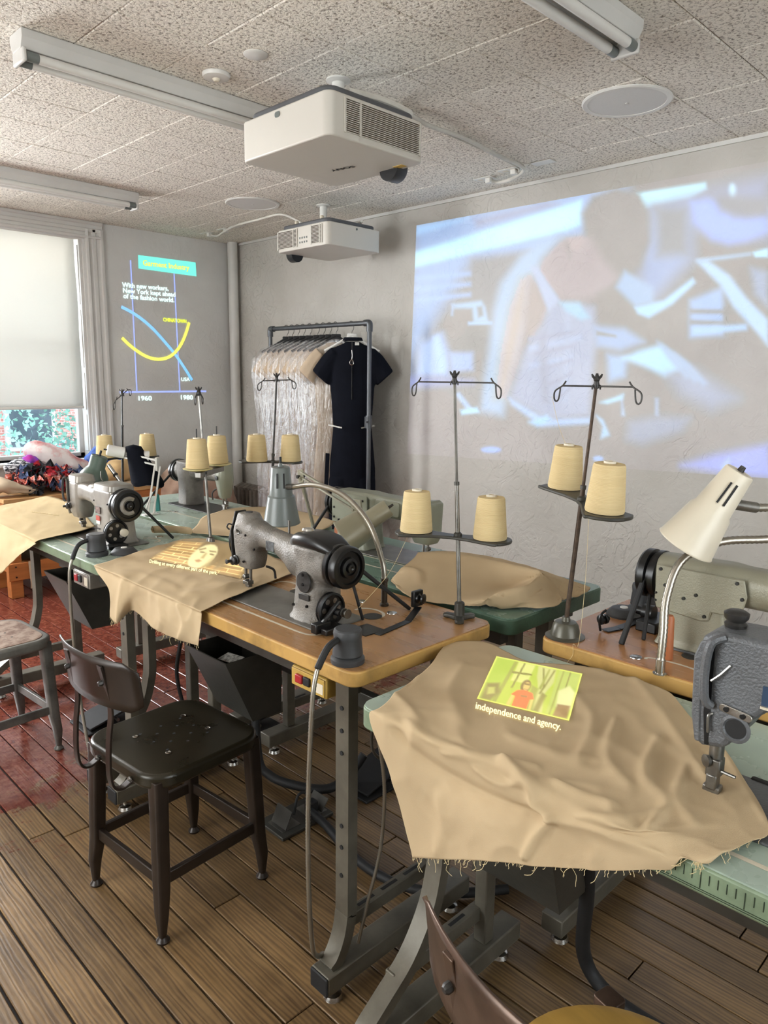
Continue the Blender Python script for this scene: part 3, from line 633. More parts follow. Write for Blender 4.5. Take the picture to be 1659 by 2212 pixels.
# --- A: rounded grey machine on the oak table
def machine_A():
    t = thing('sewing_machine', 'worn grey rounded sewing machine on the oak-topped table', 'sewing machine', (1.305, 1.72, .92), R(-90), 'industrial sewing machines')
    MB().prism(rrect(.51, .178, .02, 4), (0, 0, .0), (1, 0, 0), (0, 1, 0), (0, 0, .005)).build('bed_plate', mat('worn grey steel plate', '#85827d', .34, .4, .25, 9, rvar=.12), t, bevel=.0015)
    q = MB()
    zr(q, [(.004, .145, 0, .165, .145, .06), (.014, .145, 0, .150, .130, .06), (.03, .145, 0, .140, .122, .055), (.11, .148, 0, .128, .112, .05), (.16, .15, 0, .135, .112, .05), (.215, .15, 0, .155, .112, .05)])
    xr(q, [(.225, 0, .165, .105, .11, .05), (.15, 0, .162, .112, .118, .05), (.07, 0, .165, .105, .112, .045), (.03, 0, .178, .085, .088, .038), (-.04, 0, .195, .070, .066, .032), (-.10, 0, .200, .072, .070, .032), (-.135, 0, .195, .080, .10, .034), (-.16, 0, .18, .082, .13, .034)])
    zr(q, [(.088, -.178, 0, .076, .066, .02), (.115, -.180, 0, .096, .078, .026), (.17, -.182, 0, .108, .084, .03), (.205, -.182, 0, .112, .084, .03), (.225, -.184, 0, .098, .078, .03), (.262, -.190, 0, .060, .062, .022)])
    fuse(q.build('machine_body', M['hammer'], t))
    # dark face plate on the needle end
    MB().prism([(-.026, .088), (.026, .088), (.036, .118), (.040, .20), (.030, .225), (.020, .262), (-.020, .262), (-.030, .225), (-.040, .20), (-.036, .118)], (-.2345, 0, 0), (0, 1, 0), (0, 0, 1), (-.006, 0, 0)).build('face_plate', M['iron'], t, bevel=.002)
    MB().rings([((x, 0, z), (0, 1, 0), (0, 0, 1), d, h, r) for x, z, d, h, r in ((.06, .214, .05, .006, .002), (.075, .220, .085, .03, .012), (.10, .228, .102, .040, .016), (.15, .230, .108, .044, .018), (.20, .226, .104, .038, .016), (.245, .214, .08, .022, .01), (.262, .206, .05, .006, .002))]).build('top_cap', M['black'], t, smooth=60)
    MB().rings([((.105, 0, .25), (1, 0, 0), (0, 1, 0), .035, .03, .01), ((.105, 0, .256), (1, 0, 0), (0, 1, 0), .03, .026, .01)]).build('cap_latch', M['chrome'], t)
    MB().lathe([(.012, 0), (.012, .003), (.0001, .004)], (-.19, 0, .262), n=14).build('top_screw', M['iron'], t)
    wheel('handwheel', t, .232, 0, .172, .060, .052)
    MB().lathe([(.030, 0), (.031, .003), (.029, .006), (.0001, .006)], (.158, -.0575, .118), (0, -1, 0), 26).xf(Matrix.Identity(4)).build('side_plate', M['iron'], t)
    MB().box(.135, .180, -.062, -.058, .066, .084).build('number_plate', M['iron'], t, bevel=.002)
    screws(t, [(.158, -.064, .140), (.158, -.064, .112), (.17, -.0605, .05), (.115, -.064, .045)], (0, -1, 0), .0045)
    needle_set(t, -.208, -.004, .005, .105)
    MB().lathe([(.016, 0), (.016, .004), (.006, .008), (.014, .010), (.014, .016), (.005, .02), (.005, .034), (.008, .036), (.0001, .038)], (-.205, -.041, .112), (0, -1, 0), 16).build('tension_knob', M['iron'], t)
    MB().tube(catmull([(-.236, -.02, .205), (-.244, -.035, .19), (-.244, -.038, .15), (-.240, -.03, .12)], 5), .0025, 6).build('thread_guard', M['black'], t)
    MB().tube(catmull([(-.215, -.042, .222), (-.228, -.05, .226), (-.236, -.052, .215), (-.226, -.05, .208)], 5), .0025, 6).build('thread_eyelet', M['black'], t)
    MB().tube(catmull([(-.13, .02, .095), (-.125, .045, .08), (-.13, .055, .05)], 5), .004, 8).build('lift_lever', M['iron'], t)
    MB().cyl((-.0, .012, .215), (-.0, .012, .262), .0035, n=10).build('spool_pin', M['steel'], t)
    MB().tube(catmull([(-.19, -.045, .205), (-.185, -.05, .214), (-.17, -.049, .206), (-.18, -.05, .2)], 4), .002, 6).build('thread_hook', M['black'], t)
    screws(t, [(-.15, -.042, .20), (-.16, -.044, .115), (-.115, -.036, .16)], (0, -1, 0), .004)
    MB().box(-.05, -.01, -.0385, -.036, .17, .20).build('worn_decal', mat('scuffed blue grey decal', '#66696b', .5, .2, .4, 60), t, bevel=.001)
    # lower wheel with holes, and the bobbin winder
    wl = MB().lathe([(.004, 0), (.044, 0), (.047, .004), (.044, .008), (.047, .012), (.047, .018), (.041, .02), (.038, .014), (.004, .014)], (.232, -.035, .055), (1, 0, 0), 32).build('winder_wheel', M['black'], t, smooth=30)
    for k in range(6):
        a = k*math.pi/3; MB().cyl((.245, -.035+.026*math.cos(a), .055+.026*math.sin(a)), (.2475, -.035+.026*math.cos(a), .055+.026*math.sin(a)), .0075, n=12).build('wheel_hole', M['steel'], wl)
    MB().cyl((.252, -.04, .055), (.292, -.04, .055), .010, n=14).build('winder_shaft', M['black'], t)
    MB().lathe([(.013, 0), (.013, .003), (.006, .004), (.006, .014), (.013, .015), (.013, .018)], (.292, -.03, .055), (1, 0, 0), 18).build('bobbin', M['steel'], t)
    MB().box(.235, .30, -.098, -.03, .005, .022).box(.25, .275, -.112, -.06, .006, .034).build('winder_base', M['black'], t, bevel=.003)
    MB().bar((.262, -.09, .02), (.275, -.03, .085), .012, .01).build('winder_lever', M['black'], t, bevel=.003)
    belt(t, (.262, .045, .165), (.282, .243, .004))
    belt(t, (.262, .03, .12), (.262, .07, .004), .008)
    MB().bar((.372, .02, .0015), (.352, .16, .0015), .022, .003).bar((.352, .16, .0015), (.325, .235, .022), .022, .003).build('winder_arm', M['black'], t, bevel=.001)
    MB().box(.290, .360, -.012, .06, .0, .003).build('arm_foot', M['black'], t)
    MB().lathe([(.005, -.012), (.015, -.010), (.015, -.005), (.005, 0), (.015, .005), (.015, .010), (.006, .014)], (.325, .245, .045), (1, .3, 0), 18).build('tension_disc', M['black'], t)
    MB().box(.305, .318, .222, .262, .02, .068).build('disc_bracket', M['black'], t, bevel=.002)
    MB().lathe([(.022, 0), (.022, .0015), (.0001, .0015)], (-.10, .115, .0), n=20).build('oil_cover', M['iron'], t)
    MB().lathe([(.028, 0), (.028, .0015), (.0001, .0015)], (.25, .12, .0), n=20).build('oil_cover', M['iron'], t)
    return t
machine_A()
# --- B: angular silvery machine on the window end table
def machine_B():
    t = thing('sewing_machine', 'angular silvery tan sewing machine with black handwheel near the window', 'sewing machine', (1.32, 3.02, .92), R(-90), 'industrial sewing machines')
    MB().prism(rrect(.50, .178, .02, 4), (0, 0, 0), (1, 0, 0), (0, 1, 0), (0, 0, .005)).build('bed_plate', M['steel'], t, bevel=.0015)
    q = MB()
    zr(q, [(.004, .13, 0, .16, .13, .02), (.03, .13, 0, .145, .115, .02), (.12, .13, 0, .135, .105, .02), (.17, .12, 0, .165, .105, .02), (.222, .12, 0, .175, .105, .015)])
    xr(q, [(.20, 0, .17, .105, .11, .02), (.06, 0, .175, .10, .10, .02), (-.02, 0, .182, .08, .07, .018), (-.10, 0, .186, .075, .07, .018), (-.17, 0, .186, .08, .085, .02)])
    zr(q, [(.062, -.198, 0, .082, .064, .02), (.085, -.20, 0, .10, .08, .024), (.15, -.20, 0, .112, .088, .02), (.222, -.20, 0, .115, .088, .016)])
    fuse(q.build('machine_body', M['silver_tan'], t), it=4)
    MB().rings([((.125, 0, .222), (1, 0, 0), (0, 1, 0), .165, .11, .02), ((.125, 0, .242), (1, 0, 0), (0, 1, 0), .160, .105, .02), ((.125, 0, .246), (1, 0, 0), (0, 1, 0), .15, .095, .02)]).build('top_cover', M['silver_tan'], t)
    MB().rings([((-.19, 0, .222), (1, 0, 0), (0, 1, 0), .11, .09, .02), ((-.19, 0, .248), (1, 0, 0), (0, 1, 0), .10, .082, .02), ((-.19, 0, .252), (1, 0, 0), (0, 1, 0), .09, .07, .02)]).build('top_cover', M['silver_tan'], t)
    MB().rings([((-.04, 0, .21), (1, 0, 0), (0, 1, 0), .09, .07, .03), ((-.04, 0, .222), (1, 0, 0), (0, 1, 0), .06, .05, .024)]).build('oil_window', M['plastic_white'], t)
    MB().prism([(-.036, .07), (.036, .07), (.043, .10), (.043, .235), (-.043, .235), (-.043, .10)], (-.258, 0, 0), (0, 1, 0), (0, 0, 1), (-.006, 0, 0)).build('face_plate', M['silver_tan'], t, bevel=.003)
    MB().tube(catmull([(-.24, -.046, .235), (-.256, -.056, .225), (-.258, -.058, .15), (-.25, -.052, .13)], 6), .005, 8).build('lever_guard', M['iron'], t)
    MB().box(-.235, -.222, -.0465, -.044, .13, .23).build('lever_slot', M['black'], t)
    MB().lathe([(.014, 0), (.014, .004), (.006, .008), (.013, .010), (.013, .016), (.005, .02), (.005, .03), (.0001, .032)], (-.225, -.044, .112), (0, -1, 0), 16).build('tension_knob', M['iron'], t)
    needle_set(t, -.208, -.004, .005, .085)
    wheel('handwheel', t, .205, 0, .168, .066, .05)
    MB().tube([(.2545, .030*math.cos(a), .168+.030*math.sin(a)) for a in np.linspace(.9, 5.3, 22)], .009, 6).build('wheel_ring', M['silver_tan'], t)
    wl = MB().lathe([(.004, 0), (.046, 0), (.05, .004), (.046, .008), (.05, .012), (.05, .018), (.044, .02), (.040, .014), (.004, .014)], (.21, -.045, .062), (1, 0, 0), 32).build('winder_wheel', M['black'], t, smooth=30)
    for k in range(6):
        a = k*math.pi/3+.3; MB().cyl((.223, -.045+.027*math.cos(a), .062+.027*math.sin(a)), (.2255, -.045+.027*math.cos(a), .062+.027*math.sin(a)), .007, n=12).build('wheel_hole', M['silver_tan'], wl)
    MB().lathe([(.016, 0), (.016, .012), (.010, .014), (.0001, .014)], (.236, -.02, .060), (1, 0, 0), 18).build('bobbin', M['cream'], t)
    MB().box(.205, .275, -.10, -.02, .005, .02).build('winder_base', M['black'], t, bevel=.003)
    MB().box(.070, .105, -.0575, -.055, .092, .112).build('red_label', mat('red label', '#b9432f', .5), t)
    MB().box(.070, .105, -.0575, -.055, .078, .0915).build('white_label', M['plastic_white'], t)
    MB().box(.075, .102, -.0575, -.055, .055, .062).build('number_plate', M['iron'], t)
    MB().box(.066, .11, -.0572, -.055, .122, .15).build('worn_decal', mat('scratched red decal', '#9a7b72', .5, .2, .5, 80), t)
    MB().tube(catmull([(.06, -.01, .24), (.055, -.02, .262), (.055, -.02, .29)], 4), .0025, 6).build('spool_pin', M['steel'], t)
    belt(t, (.232, .05, .17), (.232, .20, .004))
    screws(t, [(.178, -.054, .17), (.04, -.048, .17)], (0, -1, 0), .004)
    return t
machine_B()
# --- C: grey green long-arm machine seen from behind
def machine_C():
    t = thing('sewing_machine', 'grey green boxy sewing machine seen from behind under the swing-arm lamp', 'sewing machine', (2.02, 2.00, .92), R(90), 'industrial sewing machines')
    MB().prism(rrect(.60, .18, .02, 4), (-.03, 0, 0), (1, 0, 0), (0, 1, 0), (0, 0, .005)).build('bed_plate', M['steel'], t, bevel=.0015)
    q = MB()
    zr(q, [(.004, .16, 0, .19, .13, .02), (.02, .16, 0, .175, .12, .02), (.13, .165, 0, .17, .115, .02), (.22, .165, 0, .21, .115, .02)])
    xr(q, [(.27, 0, .18, .11, .10, .02), (.10, 0, .18, .115, .11, .02), (.04, 0, .19, .095, .085, .018), (-.13, 0, .19, .09, .08, .018), (-.24, 0, .185, .09, .11, .02)])
    zr(q, [(.075, -.20, 0, .08, .07, .02), (.10, -.20, 0, .10, .085, .02), (.23, -.20, 0, .11, .09, .02)])
    fuse(q.build('machine_body', M['sage'], t), it=4)
    cp_ = MB().prism([(.075, .13), (.215, .10), (.265, .10), (.265, .225), (.06, .225), (.055, .16)], (0, .0585, 0), (1, 0, 0), (0, 0, 1), (0, .006, 0)).build('cover_plate', M['sage'], t, bevel=.002)
    screws(t, [(.25, .066, .12), (.25, .066, .16), (.255, .066, .20), (.08, .066, .205), (.09, .066, .14), (.22, .066, .112)], (0, 1, 0), .005)
    MB().prism(rrect(.13, .06, .012, 3), (-.04, .0445, .19), (1, 0, 0), (0, 0, 1), (0, .006, 0)).build('arm_panel', M['sage'], t, bevel=.003)
    screws(t, [(-.125, .046, .18), (-.14, .046, .18), (-.14, .046, .165)], (0, 1, 0), .004)
    MB().lathe([(.014, 0), (.014, .012), (.0001, .014)], (-.17, .045, .175), (0, 1, 0), 16).build('rear_knob', M['black'], t)
    MB().lathe([(.012, 0), (.012, .012), (.006, .02), (.0001, .021)], (-.13, .03, .228), (0, .3, 1), 16).build('top_knob', M['silver_tan'], t)
    wheel('handwheel', t, .275, 0, .17, .062, .045)
    needle_set(t, -.208, -.004, .005, .085)
    belt(t, (.30, .045, .165), (.30, .20, .0))
    return t
machine_C()
# --- D: blue grey machine in the right foreground
def machine_D():
    t = thing('sewing_machine', 'blue grey hammered sewing machine at right with a dark blue badge', 'sewing machine', (1.24, .235, .89), R(-90), 'industrial sewing machines')
    bp = MB().prism(rrect(.50, .19, .015, 4), (0, .01, 0), (1, 0, 0), (0, 1, 0), (0, 0, .005)).build('bed_plate', M['hammer_blue'], t, bevel=.0015)
    prof = [(-.212, .297), (-.222, .262), (-.218, .162), (-.208, .111), (-.198, .108), (-.163, .115), (-.143, .142), (-.124, .178), (-.105, .198), (-.07, .205), (.06, .20), (.075, .18), (.085, .12), (.085, .004), (.215, .004), (.215, .30), (.06, .312), (-.08, .312), (-.15, .313), (-.192, .311)]
    o = MB().prism(prof, (0, -.048, 0), (1, 0, 0), (0, 0, 1), (0, .096, 0)).build('machine_body', M['hammer_blue'], t, bevel=.010, seg=3)
    MB().prism([(-.2135, .290), (-.2225, .262), (-.2185, .162), (-.2095, .115), (-.199, .115), (-.203, .17), (-.204, .262), (-.198, .297)], (0, -.050, 0), (1, 0, 0), (0, 0, 1), (0, .1, 0)).build('face_plate', M['hammer_blue'], t, bevel=.003)
    MB().prism([(-.1955, .30), (-.1985, .17), (-.1925, .115), (-.187, .115), (-.190, .30)], (0, -.0495, 0), (1, 0, 0), (0, 0, 1), (0, .003, 0)).build('lever_slot', M['black'], t)
    MB().tube(catmull([(-.178, -.046, .304), (-.192, -.062, .294), (-.197, -.064, .25), (-.194, -.062, .20), (-.187, -.052, .186)], 6), .0075, 8).build('lever_guard', M['hammer_blue'], t)
    MB().lathe([(.017, 0), (.018, .006), (.014, .010), (.019, .016), (.020, .024), (.014, .028), (.0001, .029)], (-.178, .0, .312), n=18).build('top_knob', M['iron'], t)
    MB().prism(rrect(.052, .013, .006, 4), (-.148, -.0485, .186), (1, 0, -.14), (.14, 0, 1), (0, -.004, 0)).build('thread_plate', M['chrome'], t, bevel=.001)
    for dx in (-.014, .012): MB().cyl((-.148+dx, -.053, .186-dx*.14), (-.148+dx, -.0545, .186-dx*.14), .0045, n=12).build('thread_hole', M['black'], t)
    MB().lathe([(.023, 0), (.024, .003), (.019, .005), (.017, .002)], (-.146, -.047, .158), (0, -1, 0), 24).build('oil_ring', M['hammer_blue'], t)
    MB().cyl((-.146, -.0478, .158), (-.146, -.0495, .158), .0165, n=24).build('oil_hole', M['rubber'], t)
    MB().tube([(-.163, -.05, .262), (-.175, -.056, .245), (-.187, -.062, .232)], .0022, 6).build('thread_pin', M['chrome'], t)
    MB().tube(catmull([(-.184, -.049, .172), (-.188, -.054, .168), (-.187, -.055, .15), (-.186, -.055, .14)], 4), .0025, 6).build('thread_hook', M['steel'], t)
    bd = MB().box(-.112, .03, -.0495, -.0478, .211, .243).build('badge', mat('navy badge', '#27405c', .4), t)
    MB().box(-.113, .03, -.0500, -.0480, .205, .209).build('badge_line', M['cream'], bd)
    text_obj('badge_lettering', 'SINGER', (-.100, -.0503, .216), (1, 0, 0), (0, 0, 1), .022, M['cream'], bd, bold=.02)
    # needle mechanism
    x = -.186; y = -.006
    MB().cyl((x, y, .075), (x, y, .115), .012, n=16).build('presser_bushing', M['steel'], t)
    MB().box(x-.012, x+.012, y-.014, y+.012, .045, .078).build('presser_bracket', M['steel'], t, bevel=.003)
    MB().lathe([(.010, 0), (.011, .006), (.0001, .008)], (x-.008, y-.012, .072), (-.7, -1, 0), 14).build('clamp_screw', M['steel'], t)
    MB().cyl((x+.008, y-.006, .058), (x+.036, y-.006, .056), .003, n=8).build('set_screw', M['steel'], t)
    MB().box(x-.009, x+.009, y-.016, y+.006, .022, .05).build('presser_shank', M['steel'], t, bevel=.003)
    MB().box(x-.020, x-.004, y-.034, y+.010, .010, .016).box(x+.002, x+.016, y-.034, y+.010, .010, .016).box(x-.014, x+.014, y-.014, y+.008, .012, .028).build('presser_foot', M['steel'], t, bevel=.003)
    MB().box(-.06, .02, .105, .125, .0, .005).build('bed_edge', M['black'], t, bevel=.002)
    q = MB().prism([(-.16, 0), (-.02, 0), (-.02, .03), (-.05, .03), (-.05, .014), (-.16, .014)], (0, .098, .0), (1, 0, 0), (0, 1, 0), (0, 0, .008)).build('rubber_cushion', M['rubber'], t, bevel=.004)
    wheel('handwheel', t, .215, 0, .24, .065, .05)
    return t
# --- E: beige grey machine seen from behind at right
def machine_E():
    t = thing('sewing_machine', 'beige grey long-arm sewing machine seen from behind below the cream lamp', 'sewing machine', (1.88, .55, .92), R(90), 'industrial sewing machines')
    MB().prism(rrect(.50, .19, .015, 4), (-.02, -.02, 0), (1, 0, 0), (0, 1, 0), (0, 0, .005)).build('bed_plate', M['hammer_blue'], t, bevel=.0015)
    q = MB()
    zr(q, [(.004, .165, 0, .19, .14, .02), (.02, .165, 0, .175, .125, .02), (.13, .17, 0, .17, .12, .02), (.20, .165, 0, .21, .12, .02)])
    xr(q, [(.275, 0, .18, .11, .11, .045), (.10, 0, .18, .12, .115, .04), (.06, 0, .185, .105, .10, .04), (-.24, 0, .185, .10, .095, .04)])
    zr(q, [(.075, -.20, 0, .08, .07, .02), (.10, -.20, 0, .10, .085, .02), (.22, -.20, 0, .11, .09, .02)])
    fuse(q.build('machine_body', M['beige_grey'], t), it=4)
    MB().prism([(.262, .215), (.045, .215), (.035, .175), (.045, .12), (.115, .118), (.12, .095), (.14, .09), (.255, .10), (.262, .12)], (0, .060, 0), (1, 0, 0), (0, 0, 1), (0, .007, 0)).build('cover_plate', M['beige_grey'], t, bevel=.003)
    screws(t, [(.25, .068, .205), (.06, .068, .205), (.045, .068, .168), (.07, .068, .13), (.235, .068, .165), (.235, .068, .118), (.155, .068, .155), (.13, .068, .105), (.185, .068, .14)], (0, 1, 0), .005)
    screws(t, [(.258, .068, .14), (.258, .068, .12)], (0, 1, 0), .0035)
    wheel('handwheel', t, .268, 0, .172, .066, .055)
    belt(t, (.30, .05, .17), (.31, .135, .0), .013)
    belt(t, (.29, .03, .13), (.285, .06, .0), .010)
    MB().box(-.07, -.045, .0495, .052, .165, .185).build('black_mark', M['rubber'], t)
    text_obj('mark_lettering', 'L', (-.050, .0526, .169), (-1, 0, 0), (0, 0, 1), .016, M['cream'], t, bold=.02)
    needle_set(t, -.208, -.004, .005, .085)
    MB().cyl((-.005, .0, .228), (-.005, .0, .282), .0035, n=10).build('spool_pin', M['steel'], t)
    MB().lathe([(.002, 0), (.012, .001), (.012, .004), (.004, .006)], (-.005, .004, .285), (0, 1, .3), 18).build('pin_washer', M['steel'], t)
    # flat steel winder arm on the table
    MB().bar((.36, -.16, .003), (.375, .03, .003), .026, .003).bar((.375, .03, .003), (.39, .075, .003), .026, .003).build('winder_arm', M['black'], t, bevel=.001)
    MB().tube(catmull([(.398, .085, .004), (.40, .09, .03), (.398, .085, .05), (.393, .07, .06)], 5), .0035, 8).build('winder_hook', M['black'], t)
    MB().lathe([(.004, -.012), (.014, -.010), (.014, -.004), (.004, 0), (.014, .004), (.014, .010), (.007, .014), (.007, .02)], (.396, .078, .035), (-.3, -1, 0), 18).build('tension_disc', M['black'], t)
    MB().lathe([(.022, 0), (.022, .03), (.012, .034), (.012, .05), (.0001, .05)], (.315, -.06, .04), (1, 0, 0), 18).build('winder_wheel', M['black'], t)
    MB().box(.28, .34, -.12, .0, .0, .03).build('winder_base', M['black'], t, bevel=.004)
    MB().lathe([(.024, 0), (.024, .0015), (.0001, .0015)], (.145, .085, .0), n=20).build('oil_cover', M['iron'], t)
    return t
# --- F: post machine with a sage head near the radiator
def machine_F():
    t = thing('sewing_machine', 'grey machine with round post and sage green head on the furthest table', 'sewing machine', (2.03, 3.38, .92), R(90), 'industrial sewing machines')
    MB().prism(rrect(.52, .178, .012, 4), (-.03, 0, 0), (1, 0, 0), (0, 1, 0), (0, 0, .005)).build('bed_plate', M['iron'], t, bevel=.0015)
    q = MB()
    zr(q, [(.004, .13, 0, .15, .12, .055), (.10, .13, 0, .14, .112, .05), (.17, .13, 0, .155, .115, .05), (.235, .13, 0, .17, .112, .05)])
    xr(q, [(.22, 0, .18, .11, .10, .05), (.05, 0, .185, .09, .085, .04), (-.12, 0, .18, .06, .055, .027), (-.19, 0, .18, .06, .055, .027)])
    fuse(q.build('machine_body', M['hammer'], t))
    q = MB(); zr(q, [(.075, -.20, 0, .045, .05, .015), (.09, -.20, 0, .055, .062, .02), (.17, -.20, 0, .075, .088, .025), (.24, -.20, 0, .070, .080, .025), (.262, -.20, 0, .04, .05, .018)])
    q.build('machine_head', M['sage'], t, smooth=60)
    MB().lathe([(.011, 0), (.012, .004), (.0001, .005)], (-.20, .046, .18), (0, 1, 0), 18).build('head_button', M['black'], t)
    wheel('handwheel', t, .215, 0, .175, .062, .05)
    MB().tube(catmull([(-.168, .03, .12), (-.155, .045, .10), (-.158, .045, .065)], 5), .004, 8).build('lift_lever', M['iron'], t)
    needle_set(t, -.205, -.004, .005, .08)
    belt(t, (.245, .05, .16), (.215, .25, .0))
    return t
machine_D(); machine_E(); machine_F()
# ------------------------------------------------------------------ thread stands and cones
cone_me = MB().lathe([(.0001, 0), (.020, 0), (.046, .001), (.0475, .006), (.0385, .112), (.036, .118), (.020, .120), (.014, .118), (.013, .1235), (.008, .1235), (.007, .116), (.0001, .115)], n=32).mesh('thread_cone', M['cone'], 40)
core_me = MB().lathe([(.0145, .1185), (.0145, .1245), (.008, .1245), (.008, .1185)], n=20, cap=False).mesh('cone_core', M['cream'], 40)
def cone(label, p, s=1, tilt=(0, 0)):
    o = put('thread_cone', None); o.location = p; o.rotation_euler = (tilt[0], tilt[1], random.uniform(0, 6)); o.scale = (s, s, s)
    WM[o.name] = Matrix.Identity(4); tag(o, label, 'thread cone', 'cream thread cones'); o.empty_display_size = .05
    put('wound_thread', cone_me, o); put('cone_core', core_me, o)
def hook_arm(q, o, d, L_, r=.0022):
    """wire thread guide: arm along unit d from o, ending in a bent triangular loop"""
    o, d = V(o), V(d).normalized(); e = o+d*L_; up = Vector((0, 0, 1))
    q.tube([o, e], r, 7)
    q.tube(catmull([e-d*.010+up*.012, e, e+d*.022-up*.014, e+d*.024-up*.032, e+d*.018-up*.040, e+d*.010-up*.034, e+d*.006-up*.006], 4), r, 7)
def wingnut(q, o, s=1):
    o = V(o)
    q.lathe([(.006*s, -.018*s), (.008*s, -.008*s), (.006*s, 0), (.008*s, .004*s), (.005*s, .012*s), (.003*s, .020*s)], o, n=12)
    for sg in (-1, 1):
        q.tube([o+V(0, 0, .002), o+V(.7*sg*.010*s, -.7*sg*.010*s, .012*s), o+V(.7*sg*.013*s, -.7*sg*.013*s, .018*s)], [.003*s, .0035*s, .002*s], 6)
        q.tube([o+V(0, 0, -.004), o+V(.7*sg*.010*s, -.7*sg*.010*s, -.012*s), o+V(.7*sg*.010*s, -.7*sg*.010*s, -.020*s)], [.003*s, .003*s, .002*s], 6)
def peanut(c, a, b_, r, waist):
    """outline of the two-lobed tray in plan, from lobe centre a to b"""
    a, b_ = Vector(a), Vector(b_); d = (b_-a); L_ = d.length; d.normalize(); n = Vector((-d.y, d.x)); P = []
    for k in range(11):
        t = R(70)-R(140)*k/10; P.append(b_+d*r*math.cos(t)*1.0+n*r*math.sin(t))
    m = (a+b_)/2; P.append(m-n*waist)
    for k in range(11):
        t = R(-110)-R(140)*k/10; P.append(a+d*r*math.cos(t)+n*r*math.sin(t))
    P.append(m+n*waist)
    Q = catmull([(p.x, p.y, 0) for p in P+[P[0]]], 3)
    return [(p.x, p.y) for p in Q[:-1]]
def thread_stand(label, base, top, zp, lobes, armdir, armL, kind, m_plate, m_pole, collar=None, cones=(), r=.062, nrm=None):
    t = thing('thread_stand', label, 'thread stand', base, 0, 'two-cone thread stands')
    bx_, by_, bz_ = base
    if kind == 'tri':
        q = MB()
        for k in range(3):
            a = R(100+120*k); q.rings([((bx_+d*math.cos(a), by_+d*math.sin(a), bz_+.007), (-math.sin(a), math.cos(a), 0), (0, 0, 1), w, h, .004) for d, w, h in ((0, .03, .016), (.03, .022, .013), (.044, .026, .012), (.05, .014, .008))])
        q.lathe([(.016, .0), (.015, .02), (.0145, .05), (.010, .054), (.006, .055)], base, n=18)
        q.build('stand_base', M['dark'], t, world=True)
    elif kind == 'bell':
        MB().lathe([(.052, 0), (.053, .003), (.046, .005), (.040, .007), (.034, .034), (.028, .042), (.012, .045), (.010, .056), (.006, .057)], base, n=32).build('stand_base', mat('olive grey enamel', '#5d5a4f', .35, .3, .1), t, world=True)
    else:
        MB().lathe([(.032, 0), (.032, .004), (.018, .010), (.014, .028), (.006, .032)], base, n=20).build('stand_base', M['steel'], t, world=True)
    b0, tp = V(base)+V(0, 0, .03), V(top)
    at = lambda z: b0.lerp(tp, (z-b0.z)/(tp.z-b0.z))
    zc = collar or zp+.02
    MB().cyl(b0, at(zc), .0062, n=12).build('pole', m_pole, t, world=True); MB().cyl(at(zc-.004), at(zc+.006), .0078, n=12).build('pole_collar', M['dark'], t, world=True)
    MB().cyl(at(zc), tp, .0042, n=10).build('upper_pole', m_pole, t, world=True)
    if m_plate:
        c = at(zp)
        pl = MB().prism(peanut((c.x, c.y), lobes[0], lobes[1], r, .020), (0, 0, zp-.008), (1, 0, 0), (0, 1, 0), (0, 0, .009)).build('tray', m_plate, t, world=True, bevel=.003)
        MB().lathe([(.012, 0), (.012, .008), (.007, .012)], at(zp), n=14).build('tray_nut', M['dark'], pl, world=True)
        if nrm:
            Q = Vector((0, 0, 1)).rotation_difference(V(nrm).normalized()).to_matrix().to_4x4(); loc = at(zp)-V(base); T = Matrix.Translation(loc) @ Q @ Matrix.Translation(-loc)
            pl.data.transform(T)
        for lx, ly in (() if nrm else lobes): MB().cyl((lx, ly, zp), (lx, ly, zp+.02), .006, n=10).build('cone_pin', M['steel'], pl, world=True)
    q = MB(); wingnut(q, tp); q.build('wing_nut', M['iron'], t, world=True)
    for sg in (-1, 1):
        q = MB(); hook_arm(q, tp-V(0, 0, .012), V(armdir)*sg, armL); q.build('thread_guide', M['iron'], t, world=True)
    return t
thread_stand('steel thread stand at the near corner of the oak-topped table', (1.59, 1.282, .92), (1.59, 1.325, 1.605), 1.163, ((1.548, 1.418), (1.628, 1.212)), (0, 1, 0), .135, 'tri', M['dark'], M['steel'], 1.312)
cone('cream thread cone on the left of the stand at the oak table corner', (1.548, 1.418, 1.1642)); cone('cream thread cone on the right of the stand at the oak table corner', (1.628, 1.212, 1.1642))
MB_RUST = mat('rusty brown rod', '#5a4a3e', .55, .5, .3, 40)
thread_stand('leaning thread stand with rusty pole on the reddish table', (1.69, .995, .92), (1.69, .948, 1.60), 1.296, ((1.795, 1.085), (1.618, .865)), (.05, 1, 0), .10, 'bell', M['dark'], MB_RUST, 1.33, r=.068, nrm=(-.02, -.06, 1))
QE = Vector((0, 0, 1)).rotation_difference(Vector((-.02, -.06, 1)).normalized()); pE = Vector((1.69, .972, 1.296))
for lab_, lx, ly in (('cream thread cone on the higher left side of the leaning stand', 1.795, 1.085), ('cream thread cone tilted on the right side of the leaning stand', 1.618, .865)):
    pc = pE+QE @ (Vector((lx, ly, 1.2972))-pE); cone(lab_, tuple(pc)); oc = bpy.data.objects['thread_cone.%03d' % (2 if lx > 1.7 else 3)]; oc.rotation_euler = (QE @ Matrix.Rotation(random.uniform(0, 6), 3, 'Z').to_quaternion()).to_euler()
t_ = thread_stand('thin thread stand with a cross bracket between the two green tables', (1.585, 2.60, .92), (1.60, 2.68, 1.54), 1.20, None, (.75, .66, 0), .03, 'flat', None, M['steel'], 1.21)
dsh = M['cream']
MB().bar((1.545, 2.615, 1.208), (1.745, 2.755, 1.208), .026, .022, up=(0, 0, 1)).build('cross_bracket', M['steel'], t_, world=True, bevel=.002)
